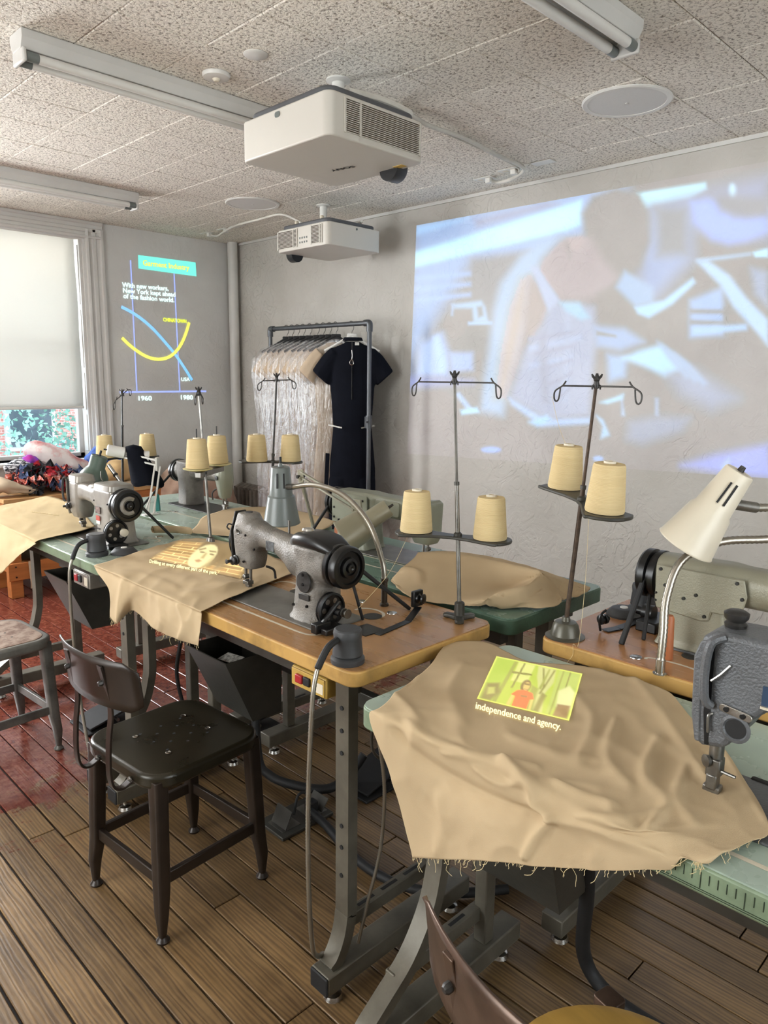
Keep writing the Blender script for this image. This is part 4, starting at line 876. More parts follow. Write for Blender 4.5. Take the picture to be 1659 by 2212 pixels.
for px_, py_ in ((1.566, 2.65), (1.722, 2.75)):
    MB().lathe([(.006, -.025), (.008, -.012), (.03, -.008), (.058, .0), (.060, .003), (.057, .004), (.02, .002)], (px_, py_, 1.228), n=24).build('cone_dish', mat('pale yellow plastic', '#d9cf9c', .5), t_, world=True)
    MB().cyl((px_, py_, 1.22), (px_, py_, 1.392), .0028, n=8).build('spindle', M['iron'], t_, world=True)
cone('cream thread cone in a yellow dish in front of the bracket stand', (1.566, 2.65, 1.2325)); cone('cream thread cone in a yellow dish behind the bracket stand', (1.722, 2.75, 1.2325))
thread_stand('thread stand behind the grey gooseneck lamp near the clothes rail', (1.96, 2.70, .92), (1.955, 2.63, 1.60), 1.226, ((1.93, 2.79), (2.04, 2.66)), (.68, -.73, .05), .06, 'flat', M['dark'], M['iron'], 1.26)
cone('cream thread cone just left above the grey gooseneck lamp', (1.925, 2.745, 1.2272)); cone('cream thread cone just right above the grey gooseneck lamp', (2.045, 2.655, 1.2272))
thread_stand('dark thread stand at the far corner in front of the wall chart', (1.80, 3.84, .92), (1.825, 3.84, 1.51), 1.165, ((1.713, 3.84), (1.937, 3.80)), (.75, .2, .5), .05, 'flat', M['black'], M['black'], 1.33)
cone('cream thread cone furthest left before the window', (1.713, 3.84, 1.1662)); cone('cream thread cone right of the far corner stand before the chart wall', (1.937, 3.80, 1.1662))
# ------------------------------------------------------------------ loose pegs
o = MB().lathe([(.013, 0), (.0135, .004), (.0085, .085), (.0001, .086)], (1.80, 3.445, .9205), n=4).build('teal_peg', M['teal'], smooth=0); tag(o, 'teal square peg standing on the furthest green table', 'peg')
o = MB().lathe([(.016, 0), (.017, .004), (.013, .105), (.010, .112), (.0001, .112)], (1.735, .735, .9205), n=20).build('wooden_peg', M['brick_o'], smooth=30); tag(o, 'orange brown wooden peg standing on the reddish table', 'peg')
o = MB().box(2.02, 2.045, 2.30, 2.325, .9205, .975).build('wooden_block', M['brick_o'], smooth=0, bevel=.002); tag(o, 'small orange wooden block on the dark green table', 'block')
# ------------------------------------------------------------------ lamps
def shade(t, top, bot, prof, m, inner=None, n=32, slots=None, world=True, lab=None):
    """shade lofted from top to bottom centre; prof in (radius, fraction)"""
    a, b_ = V(top), V(bot); d = b_-a; L_ = d.length
    P = [(r, f*L_) for r, f in prof]
    o = MB().lathe(P, a, d, n, cap=False).build('lamp_shade', m, t, world=world, smooth=40); k = o.modifiers.new('thick', 'SOLIDIFY'); k.thickness = .0016; k.offset = -1
    return o
# A: grey gooseneck
t = thing('gooseneck_lamp', 'grey gooseneck lamp with bell shade clamped to the oak-topped table', 'lamp', (1.524, 1.522, .92))
MB().lathe([(.014, 0), (.014, .006), (.0095, .010), (.0095, .075), (.012, .078), (.012, .085), (.006, .087)], (1.524, 1.522, .92), n=16).build('lamp_post', mat('dark brown bronze', '#3f352a', .4, .4), t, world=True)
sA, sB = V(1.535, 2.05, 1.296), V(1.545, 2.06, 1.096)
ribbed('gooseneck', [(1.524, 1.522, 1.0), (1.525, 1.535, 1.06), (1.53, 1.60, 1.165), (1.535, 1.72, 1.235), (1.537, 1.86, 1.252), (1.538, 1.985, 1.232)], .0092, t, pitch=.0095)
MB().cyl((1.538, 1.98, 1.233), (1.538, 2.022, 1.228), .010, n=14).build('neck_ferrule', M['steel'], t, world=True)
shade(t, sA, sB, [(.004, .0), (.030, .003), (.033, .02), (.041, .50), (.047, .52), (.064, .98), (.066, 1.0)], M['lampgrey'])
q = MB().cyl(sA, sA+V(0, 0, .012), .009, .006, n=12); q.build('switch_collar', M['lampgrey'], t, world=True)
MB().cyl(sA+V(0, 0, .010), sA+V(0, 0, .034), .0045, n=10).build('switch_stem', M['rubber'], t, world=True)
for a in (-2.55, -1.9):
    p = lambda z: sA+V(.0345*math.cos(a)*(1+.12*(z/.08)), .0345*math.sin(a)*(1+.12*(z/.08)), -z)
    MB().bar(p(.02), p(.072), .0045, .002, up=(math.cos(a), math.sin(a), 0)).build('vent_slot', M['rubber'], t, world=True)
# E: cream gooseneck
t = thing('gooseneck_lamp', 'cream gooseneck lamp tilted over the reddish table at right', 'lamp', (1.63, .702, .92))
sT0, sB0 = PD(1590, 1030, 1.64), PD(1481, 1176, 1.715)
MB().lathe([(.016, 0), (.016, .002), (.0115, .003), (.0115, .035), (.0095, .037)], (1.63, .702, .92), n=18).build('lamp_post', M['chrome'], t, world=True)
sax = (sB0-sT0).normalized(); sT1 = sB0-sax*.205
ribbed('gooseneck', [(1.63, .702, .955), (1.640, .705, 1.02), (1.665, .715, 1.10), (1.705, .702, 1.185), (1.77, .645, 1.228), (1.85, .565, 1.237), (1.93, .50, 1.25), (1.95, .47, 1.285), (1.90, .505, 1.312), sT1+sax*.088+V(.085, -.055, -.012)], .0105, t, pitch=.011)
sT, sB = PD(1590, 1030, 1.64), PD(1481, 1176, 1.715)
ax = (sB-sT).normalized(); sT2 = sB-ax*.205
MB().cyl(sT2+ax*.088+V(.087, -.057, -.012), sT2+ax*.088+V(.024, -.02, 0), .0125, n=14).build('neck_ferrule', M['steel'], t, world=True)
shade(t, sT2, sB, [(.004, 0), (.030, .003), (.033, .02), (.043, .50), (.049, .54), (.066, .985), (.068, 1.0)], M['cream'])
MB().cyl(sT2-ax*.012, sT2+ax*.002, .006, .008, n=12).build('switch_stem', M['iron'], t, world=True)
u_, v_, d_ = frame(ax); side = (-RT*.30-FW*.95); side = (side-ax*side.dot(ax)).normalized(); s2 = ax.cross(side)
for a in (-.28, .10):
    nrm = side*math.cos(a)+s2*math.sin(a)
    p = lambda z: sT2+ax*z+nrm*(.0335+z*.105)
    MB().bar(p(.025), p(.078), .0045, .002, up=nrm).build('vent_slot', M['rubber'], t, world=True)
# C: swing-arm lamp
t = thing('swing_arm_lamp', 'beige grey swing-arm lamp on the dark green table before the clothes rail', 'lamp', (2.0, 2.44, .92))
MB().lathe([(.028, 0), (.028, .006), (.012, .012), (.010, .05)], (2.0, 2.44, .92), n=18).build('lamp_clamp', M['sage'], t, world=True)
el = V(1.90, 2.40, 1.205); hd = V(1.80, 1.93, 1.135)
for o_ in (-.012, .012): MB().bar(V(2.0, 2.44, .965)+V(o_, o_, 0), el+V(o_, o_, -.01), .007, .007).build('lower_arm', M['beige_grey'], t, world=True)
for o_ in (-.011, .011): MB().bar(el+V(0, 0, o_), hd+V(0, .03, o_), .008, .007).build('upper_arm', M['beige_grey'], t, world=True)
MB().bar(el+V(0, .0, .02), el+V(-.005, -.01, -.035), .03, .006, up=(1, .2, 0)).build('elbow_plate', M['beige_grey'], t, world=True, bevel=.002)
MB().tube([el+V(-.02, .0, -.01), el+V(.02, 0, -.01)], .007, 8).build('elbow_bolt', M['iron'], t, world=True)
cs = V(1.905, 2.38, 1.19); 
ribbed('spring', [el+V(.01, .02, -.02), V(1.955, 2.43, 1.08)], .006, t, pitch=.007)
MB().prism([(-.03, -.02), (.03, -.025), (.02, .03), (-.02, .03)], hd+V(.0, .02, .0), (0, -1, 0), (0, 0, 1), (.01, 0, 0)).build('head_bracket', M['beige_grey'], t, world=True, bevel=.002)
sT, sB = V(1.862, 1.843, 1.142), V(1.735, 1.945, 1.032)
shade(t, sT, sB, [(.003, 0), (.032, .003), (.034, .02), (.035, .46), (.05, .50), (.058, .56), (.064, .97), (.067, 1.0)], mat('olive beige enamel', '#969079', .36, .15, .06))
ax = (sB-sT).normalized(); MB().cyl(sT-ax*.02, sT+ax*.004, .004, .006, n=10).build('switch_stem', M['iron'], t, world=True)
# B: green lamp with silver tube
t = thing('tube_arm_lamp', 'dark green lamp with silver tube arm behind the window end machine', 'lamp', (1.50, 3.17, .92))
MB().lathe([(.026, 0), (.026, .006), (.010, .012), (.008, .17)], (1.50, 3.17, .92), n=18).build('lamp_post', M['rubber'], t, world=True)
MB().tube([(1.505, 3.172, 1.088), (1.46, 3.245, 1.20)], .009, 12).build('silver_tube', M['chrome'], t, world=True)
MB().ball((1.505, 3.172, 1.085), .012).build('knuckle', M['rubber'], t, world=True)
shade(t, (1.43, 3.262, 1.242), (1.395, 3.29, 1.10), [(.003, 0), (.034, .01), (.037, .04), (.037, .36), (.046, .44), (.062, .62), (.067, .85), (.066, 1.0)], mat('dark green enamel', '#4f5f54', .4))
MB().cyl((1.43, 3.262, 1.24), (1.436, 3.257, 1.265), .005, n=10).build('switch_stem', M['rubber'], t, world=True)
MB().lathe([(.010, -.006), (.012, 0), (.010, .006)], (1.478, 3.216, 1.155), (-.35, .6, .75), 12).build('tube_clamp', M['rubber'], t, world=True)
# F: white swing-arm with black cloth over the shade
t = thing('swing_arm_lamp', 'white swing-arm lamp with a black cloth hung over its shade', 'lamp', (1.72, 3.37, .92))
MB().box(1.68, 1.76, 3.35, 3.39, .92, .926).build('lamp_clamp', M['plastic_white'], t, world=True, bevel=.002)
el = V(1.85, 3.53, 1.155); hd = V(1.73, 3.68, 1.195)
for o_ in (-.010, .010): MB().bar(V(1.72, 3.37, .925)+V(o_, -o_, 0), el+V(o_, -o_, -.02), .008, .009).build('lower_arm', M['plastic_white'], t, world=True)
MB().bar(V(1.70, 3.38, .95), V(1.77, 3.44, 1.02), .006, .006).build('brace', M['plastic_white'], t, world=True)
for o_ in (-.013, .013): MB().bar(el+V(0, 0, o_), hd+V(0, 0, o_), .009, .008).build('upper_arm', M['plastic_white'], t, world=True)
MB().bar(el+V(.0, 0, .03), el+V(.0, 0, -.04), .04, .012, up=(1, -1, 0)).build('elbow_plate', M['plastic_white'], t, world=True, bevel=.003)
sT, sB = V(1.662, 3.70, 1.222), V(1.772, 3.66, 1.195)
MB().lathe([(.0001, 0), (.026, .0), (.029, .004), (.029, .085), (.02, .09)], sT, sB-sT, 24).build('lamp_head', M['plastic_white'], t, world=True)
MB().cyl(sT-(sB-sT).normalized()*.016, sT, .004, n=8).build('switch_stem', M['rubber'], t, world=True)
MB().lathe([(.03, 0), (.036, .04), (.038, .05)], (1.80, 3.64, 1.185), (1, -.3, -.25), 24).build('shade_rim', M['plastic_white'], t, world=True)
# the black cloth: a hanging bag-like drape
g = MB(); rows = []
for i in range(9):
    f = i/8
    rows.append([V(1.785+.045*f, 3.655-.05*f, 1.235-.185*f)+V(math.cos(a)*(.040+.045*f), math.sin(a)*(.040+.04*f)*1.0, .012*math.sin(3*a+1)*f+.02*math.sin(a)*f) for a in np.linspace(0, 2*math.pi, 25)[:-1]])
g.loft(rows, cap=False); g.add([V(1.785, 3.655, 1.246)]+rows[0], [(0, i+1, (i+1) % 24+1) for i in range(24)])
o = g.build('black_cloth', M['navy'], smooth=60); m = o.modifiers.new('thick', 'SOLIDIFY'); m.thickness = .003
tag(o, 'black cloth hung over the shade of the white swing-arm lamp', 'cloth')
# ------------------------------------------------------------------ draped cloths
from mathutils import noise as mnoise
def bicubic(net, ku, kv):
    rows = [catmull(r, kv) for r in net]; cols = list(zip(*rows))
    return list(zip(*[catmull(list(c), ku) for c in cols]))
def cloth(label, net, ku, kv, m, wr=.004, ws=9, zmin=None, seed=0, fray=None, xmin=None, smooth=2, dirf=None, creases=(), name='muslin_cloth', group='muslin cloths laid over the tables', fine=.0015):
    G = bicubic(net, ku, kv); nr, nc = len(G), len(G[0]); P = [[Vector(p) for p in r] for r in G]
    for i in range(nr):
        for j in range(nc):
            a, b_ = P[max(i-1, 0)][j]-P[min(i+1, nr-1)][j], P[i][max(j-1, 0)]-P[i][min(j+1, nc-1)]
            n = a.cross(b_)
            n = n.normalized() if n.length > 1e-9 else Vector((0, 0, 1))
            if n.dot(Vector((-.6, 0, .8))) < 0: n = -n
            c = Vector(G[i][j])+Vector((seed, seed*.7, 0))
            f = mnoise.noise(c*ws*.55); r1 = 1-abs(mnoise.noise(Vector((c.x*ws*.8+c.y*ws*.5, c.y*ws*.9-c.x*ws*.6, c.z*ws))+Vector((9, 3, 1)))); r2 = 1-abs(mnoise.noise(c*ws*2.1+Vector((4, 8, 2))))
            h = wr*(max(0, .4+f)*.9+.9*r1**5+.35*r2**4)+fine*.3*mnoise.noise(c*ws*5)
            if dirf: n = dirf(i/ku, j/kv)
            P[i][j] = Vector(G[i][j])+n*h
            if zmin is not None and (i < zmin[1] or (zmin[0] < .9 and (j > 4.7*kv or j > 3.8*kv and i < 4.3*ku))): P[i][j].z = max(P[i][j].z, zmin[0])
    if creases:
        A = np.array([list(p) for r in P for p in r])-np.array(CAM); dd = A@np.array(FW); px_ = 829.5+FPX*(A@np.array(RT))/dd; py_ = 1106-FPX*(A@np.array(UP))/dd
        H_ = np.zeros(len(px_))
        for pl, amp, w in creases:
            C_ = catmull([(a, b_, 0) for a, b_ in pl], 4); d = np.full(px_.shape, 1e9); n_ = len(C_)
            for k in range(n_-1):
                x0_, y0_, x1_, y1_ = C_[k].x, C_[k].y, C_[k+1].x, C_[k+1].y; ex, ey = x1_-x0_, y1_-y0_
                tt = np.clip(((px_-x0_)*ex+(py_-y0_)*ey)/(ex*ex+ey*ey+1e-9), 0, 1); taper = 1/(.15+np.sin(np.pi*(.08+.84*(k+tt)/(n_-1))))
                d = np.minimum(d, np.hypot(px_-x0_-tt*ex, py_-y0_-tt*ey)*(.55+.45*taper))
            H_ += amp*np.exp(-np.abs(d/w)**1.5)
        for i in range(nr):
            for j in range(nc): P[i][j] = P[i][j]+(dirf(i/ku, j/kv) if dirf else Vector((0, 0, 1)))*float(H_[i*nc+j])
        if zmin is not None:
            for i in range(nr):
                for j in range(nc):
                    if i < zmin[1] or (zmin[0] < .9 and (j > 4.7*kv or j > 3.8*kv and i < 4.3*ku)): P[i][j].z = max(P[i][j].z, zmin[0])
    for _ in range(smooth):
        Q = [[p.copy() for p in r] for r in P]
        for i in range(nr):
            for j in range(nc):
                nb = []
                if 0 < i < nr-1: nb += [Q[i-1][j], Q[i+1][j]]
                if 0 < j < nc-1: nb += [Q[i][j-1], Q[i][j+1]]
                if (i in (0, nr-1)) and (j in (0, nc-1)): continue
                if i in (0, nr-1): nb = [Q[i][j-1], Q[i][j+1]]
                if j in (0, nc-1): nb = [Q[i-1][j], Q[i+1][j]]
                m_ = sum(nb, Vector())/len(nb); P[i][j] = Q[i][j].lerp(m_, .5)
    q = MB().add([p for r in P for p in r], [(i*nc+j, i*nc+j+1, (i+1)*nc+j+1, (i+1)*nc+j) for i in range(nr-1) for j in range(nc-1)])
    t = thing(name, label, 'cloth', tuple(P[0][0]), 0, group)
    o = q.build('cloth_sheet', m, t, world=True, smooth=180)
    sd = o.modifiers.new('thick', 'SOLIDIFY'); sd.thickness = .0012; sd.offset = 0
    o['_'] = 0; del o['_']
    t_bvh = BVHTree.FromPolygons([p for r in P for p in r], q.f)
    if fray:       # loose threads along the hem
        k = 0
        for (i, j) in fray(nr, nc):
            if random.random() < .45: continue
            p = P[i][j]; L_ = random.uniform(.004, .014) if random.random() < .8 else random.uniform(.02, .035)
            d = Vector((random.uniform(-.4, -.05), random.uniform(-.7, .7), -1)).normalized()
            pts = [p]+[p+d*L_*s_+Vector((0, random.uniform(-.3, .3)*L_*s_, random.uniform(0, .3)*L_*s_)) for s_ in (.4, .75, 1)]
            fr_ = (MB() if k == 0 else fr_); fr_.tube(catmull(pts, 2), .0005, 4); k += 1
        fo = fr_.build('frayed_threads', M['thread'], t, world=True); fo['kind'] = 'stuff'
    return t, t_bvh
def zz(z, *pts): return [PZ(x, y, z) for x, y in pts]
def fx(x, z, *pts):
    out = []
    for a, b_ in pts: p = PZ(a, b_, z); out.append(Vector((x, p.y, z)))
    return out
def xx_(x, *pts): return [PX(a, b_, x) for a, b_ in pts]
# --- foreground cloth on the green table
zt = .899
netD = [
    zz(zt, (962, 1393), (1050, 1390), (1145, 1434), (1260, 1442), (1350, 1467), (1443, 1498), (1476, 1540)),
    zz(zt+.004, (932, 1436), (1010, 1462), (1120, 1512), (1240, 1542), (1365, 1572), (1490, 1590), (1552, 1612)),
    zz(zt+.004, (874, 1487), (950, 1547), (1080, 1602), (1220, 1642), (1365, 1682), (1530, 1690), (1612, 1700)),
    fx(1.045, zt, (824, 1532), (905, 1604), (1050, 1672), (1200, 1738))+zz(zt+.002, (1365, 1792), (1540, 1778), (1662, 1795)),
    fx(1.024, zt-.016, (818, 1545), (908, 1626), (1052, 1697), (1203, 1762))+[Vector((1.030, PX(1362, 1828, 1.034).y, .896))]+zz(zt+.001, (1530, 1826), (1612, 1823)),
    xx_(1.016, (852, 1690), (935, 1735), (1062, 1772), (1200, 1806), (1352, 1850))+[PZ(1514, 1860, zt-.002)]+zz(zt, (1562, 1851)),
    xx_(1.010, (895, 1850), (972, 1853), (1085, 1852), (1203, 1867), (1342, 1880))+[PX(1497, 1887, 1.034), PX(1506, 1884, 1.036)],
]
netD[5][1] += Vector((.006, 0, 0)); netD[5][2] += Vector((-.012, 0, 0)); netD[6][2] += Vector((-.014, 0, 0)); netD[6][1] += Vector((-.004, 0, 0)); netD[6][3] += Vector((-.008, 0, 0)); netD[4][2] += Vector((.008, 0, 0))
def dirD(r, c):
    w = min(max((r-2.9)/1.0, 0), 1)*min(max((4.6-c)/.8, 0), 1); return Vector((-w, 0, 1.02-w)).normalized()
def dirE(r, c):
    w = min(max((r-1.9)/1.0, 0), 1); return Vector((-w, 0, 1.02-w)).normalized()
cD, bvD = cloth('large frayed muslin cloth draped over the foreground table with a projected picture', netD, 20, 24, M['canvas'], .005, 8, (.8965, 60), 3, lambda nr, nc: [(nr-1, j) for j in range(nc)]+[(i, nc-1) for i in range(0, nr, 2)], dirf=dirD, smooth=2, creases=(
    ([(1365, 1462), (1420, 1530), (1475, 1610), (1530, 1690)], .010, 13), ([(1085, 1650), (1150, 1700), (1160, 1735), (1197, 1762)], .020, 12), ([(1197, 1762), (1165, 1800), (1135, 1850)], .018, 9),
    ([(850, 1580), (905, 1640), (1000, 1700), (1100, 1745), (1185, 1768)], -.016, 15), ([(1190, 1768), (1300, 1792), (1420, 1850)], .010, 16), ([(1330, 1560), (1310, 1640), (1360, 1700)], .009, 13),
    ([(1420, 1600), (1390, 1680), (1440, 1740), (1400, 1790)], .011, 13), ([(1480, 1660), (1460, 1730), (1500, 1780)], .009, 12), ([(850, 1500), (900, 1560), (880, 1620)], .009, 13), ([(1000, 1440), (970, 1500), (1000, 1560)], .007, 16),
    ([(1240, 1500), (1280, 1560), (1250, 1640)], .007, 13), ([(960, 1625), (1060, 1640), (1160, 1660)], .008, 11), ([(1100, 1590), (1200, 1630), (1290, 1645)], .006, 9), ([(1560, 1620), (1600, 1690), (1650, 1770)], .004, 10),
    ([(1030, 1660), (1080, 1690), (1130, 1690)], .008, 8), ([(1200, 1690), (1260, 1720), (1330, 1740)], .008, 9), ([(1250, 1760), (1330, 1770), (1420, 1760)], .007, 10), ([(880, 1560), (930, 1600), (1000, 1620)], .007, 8), ([(950, 1720), (960, 1780), (945, 1840)], .007, 14), ([(1290, 1830), (1280, 1860), (1285, 1880)], .006, 10)))
# --- cloth with the projected face on the oak table
zt = .928
netA = [
    zz(zt, (392, 1166), (435, 1166), (482, 1170), (532, 1181), (587, 1204), (640, 1236)),
    zz(zt+.006, (312, 1190), (362, 1205), (402, 1224), (452, 1244), (512, 1258), (548, 1272)),
    fx(1.098, zt, (248, 1214), (275, 1238), (312, 1258), (365, 1284), (412, 1306), (437, 1318)),
    fx(1.080, zt-.012, (244, 1222), (270, 1250), (306, 1272), (360, 1296), (408, 1316), (436, 1328)),
    xx_(1.06, (238, 1275), (264, 1305))+[PX(296, 1295, 1.09)]+xx_(1.07, (350, 1332), (396, 1356), (435, 1365)),
    xx_(1.05, (238, 1332), (256, 1345))+[PX(289, 1318, 1.095)]+xx_(1.065, (336, 1358), (386, 1380), (431, 1394)),
]
cA, bvA = cloth('muslin cloth with a projected face and brick wall on the oak-topped table', netA, 16, 18, M['canvas'], .0045, 10, (.9245, 32), 11, lambda nr, nc: [(nr-1, j) for j in range(nc)], dirf=dirE, creases=(
    ([(330, 1235), (420, 1255), (500, 1262)], .006, 7), ([(400, 1284), (470, 1272), (560, 1248)], .007, 7), ([(250, 1240), (300, 1240), (380, 1268)], .006, 7), ([(388, 1308), (402, 1345), (390, 1378)], .012, 7), ([(345, 1296), (352, 1330), (345, 1360)], .008, 7),
    ([(268, 1255), (262, 1300), (258, 1340)], .012, 8), ([(430, 1230), (460, 1250), (520, 1245)], .005, 6), ([(290, 1215), (330, 1225), (400, 1230)], .005, 6)))
# --- cloth on the window end table
netB = [
    zz(zt, (60, 1083), (98, 1073), (132, 1080), (168, 1098), (207, 1140)),
    zz(zt+.005, (-20, 1100), (25, 1105), (78, 1120), (124, 1130), (155, 1155)),
    fx(1.092, zt, (-70, 1118), (-20, 1136), (30, 1150), (62, 1160), (86, 1168)),
    fx(1.075, zt-.012, (-74, 1130), (-22, 1150), (28, 1165), (58, 1170), (82, 1172)),
    xx_(1.06, (-75, 1175), (-18, 1185), (26, 1190), (54, 1182), (80, 1174)),
    xx_(1.055, (-72, 1238), (-8, 1242), (20, 1222), (47, 1198), (77, 1176)),
]
cB, bvB = cloth('pale muslin cloth hanging over the front of the window end table', netB, 9, 12, M['canvas2'], .005, 10, (.9245, 18), 23, dirf=dirE)
# --- crumpled cloth on the dark green table
def z3(*p): return [PZ(a, b_, c) for a, b_, c in p]
netC = [
    z3((905, 1196, .95), (985, 1194, .96), (1060, 1205, .965), (1130, 1222, .97), (1180, 1238, .975), (1230, 1255, .955), (1275, 1270, .935)),
    z3((900, 1202, .985), (985, 1203, 1.0), (1060, 1216, 1.0), (1130, 1234, 1.0), (1176, 1243, 1.0), (1215, 1260, .960), (1268, 1281, .93)),
    z3((868, 1230, .955), (950, 1243, .965), (1040, 1262, .955), (1105, 1268, .950), (1160, 1258, .985), (1200, 1284, .940), (1235, 1290, .927)),
    z3((850, 1248, .935), (905, 1280, .932), (990, 1297, .932), (1062, 1294, .952), (1130, 1284, .970), (1196, 1294, .935), (1215, 1299, .927)),
    z3((845, 1255, .927), (890, 1291, .927), (980, 1307, .927), (1050, 1311, .927), (1110, 1313, .927), (1190, 1312, .927), (1214, 1301, .927)),
]
cC, bvC = cloth('crumpled tan muslin cloth lying on the dark green table', netC, 14, 16, M['canvas'], .0035, 8, (.9235, 99), 31, smooth=1, creases=(
    ([(905, 1200), (985, 1203), (1100, 1226), (1165, 1240)], .012, 7), ([(1170, 1246), (1140, 1274), (1085, 1288), (1048, 1306)], .018, 6), ([(1165, 1268), (1120, 1296), (1080, 1308)], -.012, 7), ([(870, 1232), (900, 1238), (905, 1260)], .014, 6),
    ([(1186, 1256), (1200, 1275), (1212, 1298)], .008, 5), ([(1205, 1262), (1230, 1275), (1250, 1280)], -.02, 7)))
# --- cloth on the furthest table
netF = [
    zz(.930, (488, 1101), (560, 1095), (640, 1103), (725, 1128)),
    z3((440, 1118, .940), (520, 1128, .945), (600, 1138, .935), (705, 1142, .928)),
    z3((425, 1137, .926), (490, 1148, .928), (570, 1152, .930), (650, 1158, .926)),
    zz(.926, (405, 1152), (480, 1158), (560, 1162), (640, 1167)),
]
cF, bvF = cloth('tan muslin cloth with a cut-out corner on the furthest green table', netF, 9, 12, M['canvas'], .004, 9, (.9235, 99), 41)
netR = [[PZ(x, y, .93)+Vector((math.cos(a)*.0, math.cos(a)*.016, math.sin(a)*.016+.012)) for x, y in ((330, 1150), (372, 1149), (412, 1153))] for a in np.linspace(0, 2*math.pi, 9)]
cR, _ = cloth('rolled strip of tan muslin between the two green tables', netR, 2, 6, M['canvas'], .001, 9, None, 51, fine=.0005)
# ------------------------------------------------------------------ projected light pictures, painted as emissive colour on thin meshes
def glow_mat(name, strength, base=None, attr=True, col=None):
    m, t, b = nt(name); L = t.links.new
    b.inputs['Base Color'].default_value = c4(base or (.5, .45, .36)); b.inputs['Roughness'].default_value = .9; b.inputs['Specular IOR Level'].default_value = .1
    b.inputs['Emission Strength'].default_value = strength; m.cycles.emission_sampling = 'NONE'
    if attr:
        a = node(t, 'ShaderNodeVertexColor'); a.layer_name = 'Col'; L(a.outputs[0], b.inputs['Emission Color'])
    else: b.inputs['Emission Color'].default_value = c4(col)
    return m
def sdf(px, py, poly):
    """signed distance (positive inside) of arrays px,py to polygon"""
    d = np.full(px.shape, 1e9); ins = np.zeros(px.shape, bool); n = len(poly)
    for i in range(n):
        x0, y0 = poly[i]; x1, y1 = poly[(i+1) % n]; ex, ey = x1-x0, y1-y0
        t = np.clip(((px-x0)*ex+(py-y0)*ey)/(ex*ex+ey*ey+1e-12), 0, 1); d = np.minimum(d, np.hypot(px-x0-t*ex, py-y0-t*ey))
        c = ((y0 > py) != (y1 > py)) & (px < (x1-x0)*(py-y0)/((y1-y0) if y1 != y0 else 1e-9)+x0); ins ^= c
    return np.where(ins, d, -d)
def ell(cx, cy_, rx, ry, rot=0, n=18):
    return [(cx+rx*math.cos(a)*math.cos(rot)-ry*math.sin(a)*math.sin(rot), cy_+rx*math.cos(a)*math.sin(rot)+ry*math.sin(a)*math.cos(rot)) for a in np.linspace(0, 2*math.pi, n, endpoint=False)]
SOFT = 1
def paint(px, py, base, layers):
    img = np.zeros(px.shape+(3,)); img[:] = base
    for poly, col, soft in layers:
        a = np.clip(.5+sdf(px, py, poly)/(2*soft*SOFT), 0, 1); a = a*a*(3-2*a); img = img*(1-a[..., None])+np.array(col)*a[..., None]
    return img
def set_cols(o, cols):
    ca = o.data.color_attributes.new('Col', 'FLOAT_COLOR', 'POINT'); arr = np.ones((len(cols), 4)); arr[:, :3] = cols; ca.data.foreach_set('color', arr.ravel())
def on_cloth(bvh, px, py, off=.0022):
    d = ray(px, py); h = bvh.ray_cast(CAM, d)
    if h[0] is None: return None
    n = h[1] if h[1].dot(d) < 0 else -h[1]
    return h[0]+n*off
def cloth_picture(parent, bvh, quad, nu, nv, fn, name, m):
    pts, us, vs = [], [], []
    TL, TR, BR, BL = [np.array(p, float) for p in quad]
    idx = {}; q = MB(); cols = []
    for i in range(nv+1):
        for j in range(nu+1):
            u, v = j/nu, i/nv; p = (TL*(1-u)+TR*u)*(1-v)+(BL*(1-u)+BR*u)*v; w = on_cloth(bvh, *p)
            if w is not None: idx[i, j] = len(q.v); q.v.append(tuple(w)); us.append(u); vs.append(v)
    for i in range(nv):
        for j in range(nu):
            k = [(i, j), (i, j+1), (i+1, j+1), (i+1, j)]
            if all(x in idx for x in k): q.f.append(tuple(idx[x] for x in k))
    top = parent; Mi = WM[top.name].inverted(); q.xf(Mi)
    me = bpy.data.meshes.new(name); me.from_pydata(q.v, [], q.f); me.materials.append(m); me.shade_smooth(); o = put(name, me, parent)
    set_cols(o, fn(np.array(us), np.array(vs))); return o
def cloth_text(parent, bvh, body, a, b_, c, m, name='projected_caption', bold=.012):
    """a: baseline start px, b: baseline end px, c: px vector of one em height"""
    vs, fs = text_mesh(body, bold); xs = [v[0] for v in vs]; w = max(xs); out = []
    a, b_, c = np.array(a, float), np.array(b_, float), np.array(c, float)
    for v in vs:
        p = a+(b_-a)*v[0]/w+c*v[1]; h = on_cloth(bvh, *p, off=.003); out.append(h if h is not None else Vector((0, 0, 0)))
    q = MB().add(out, fs); return q.build(name, m, parent, world=True, smooth=0)
GL = glow_mat('light projected on muslin', .68, srgb('#c4aa80'))
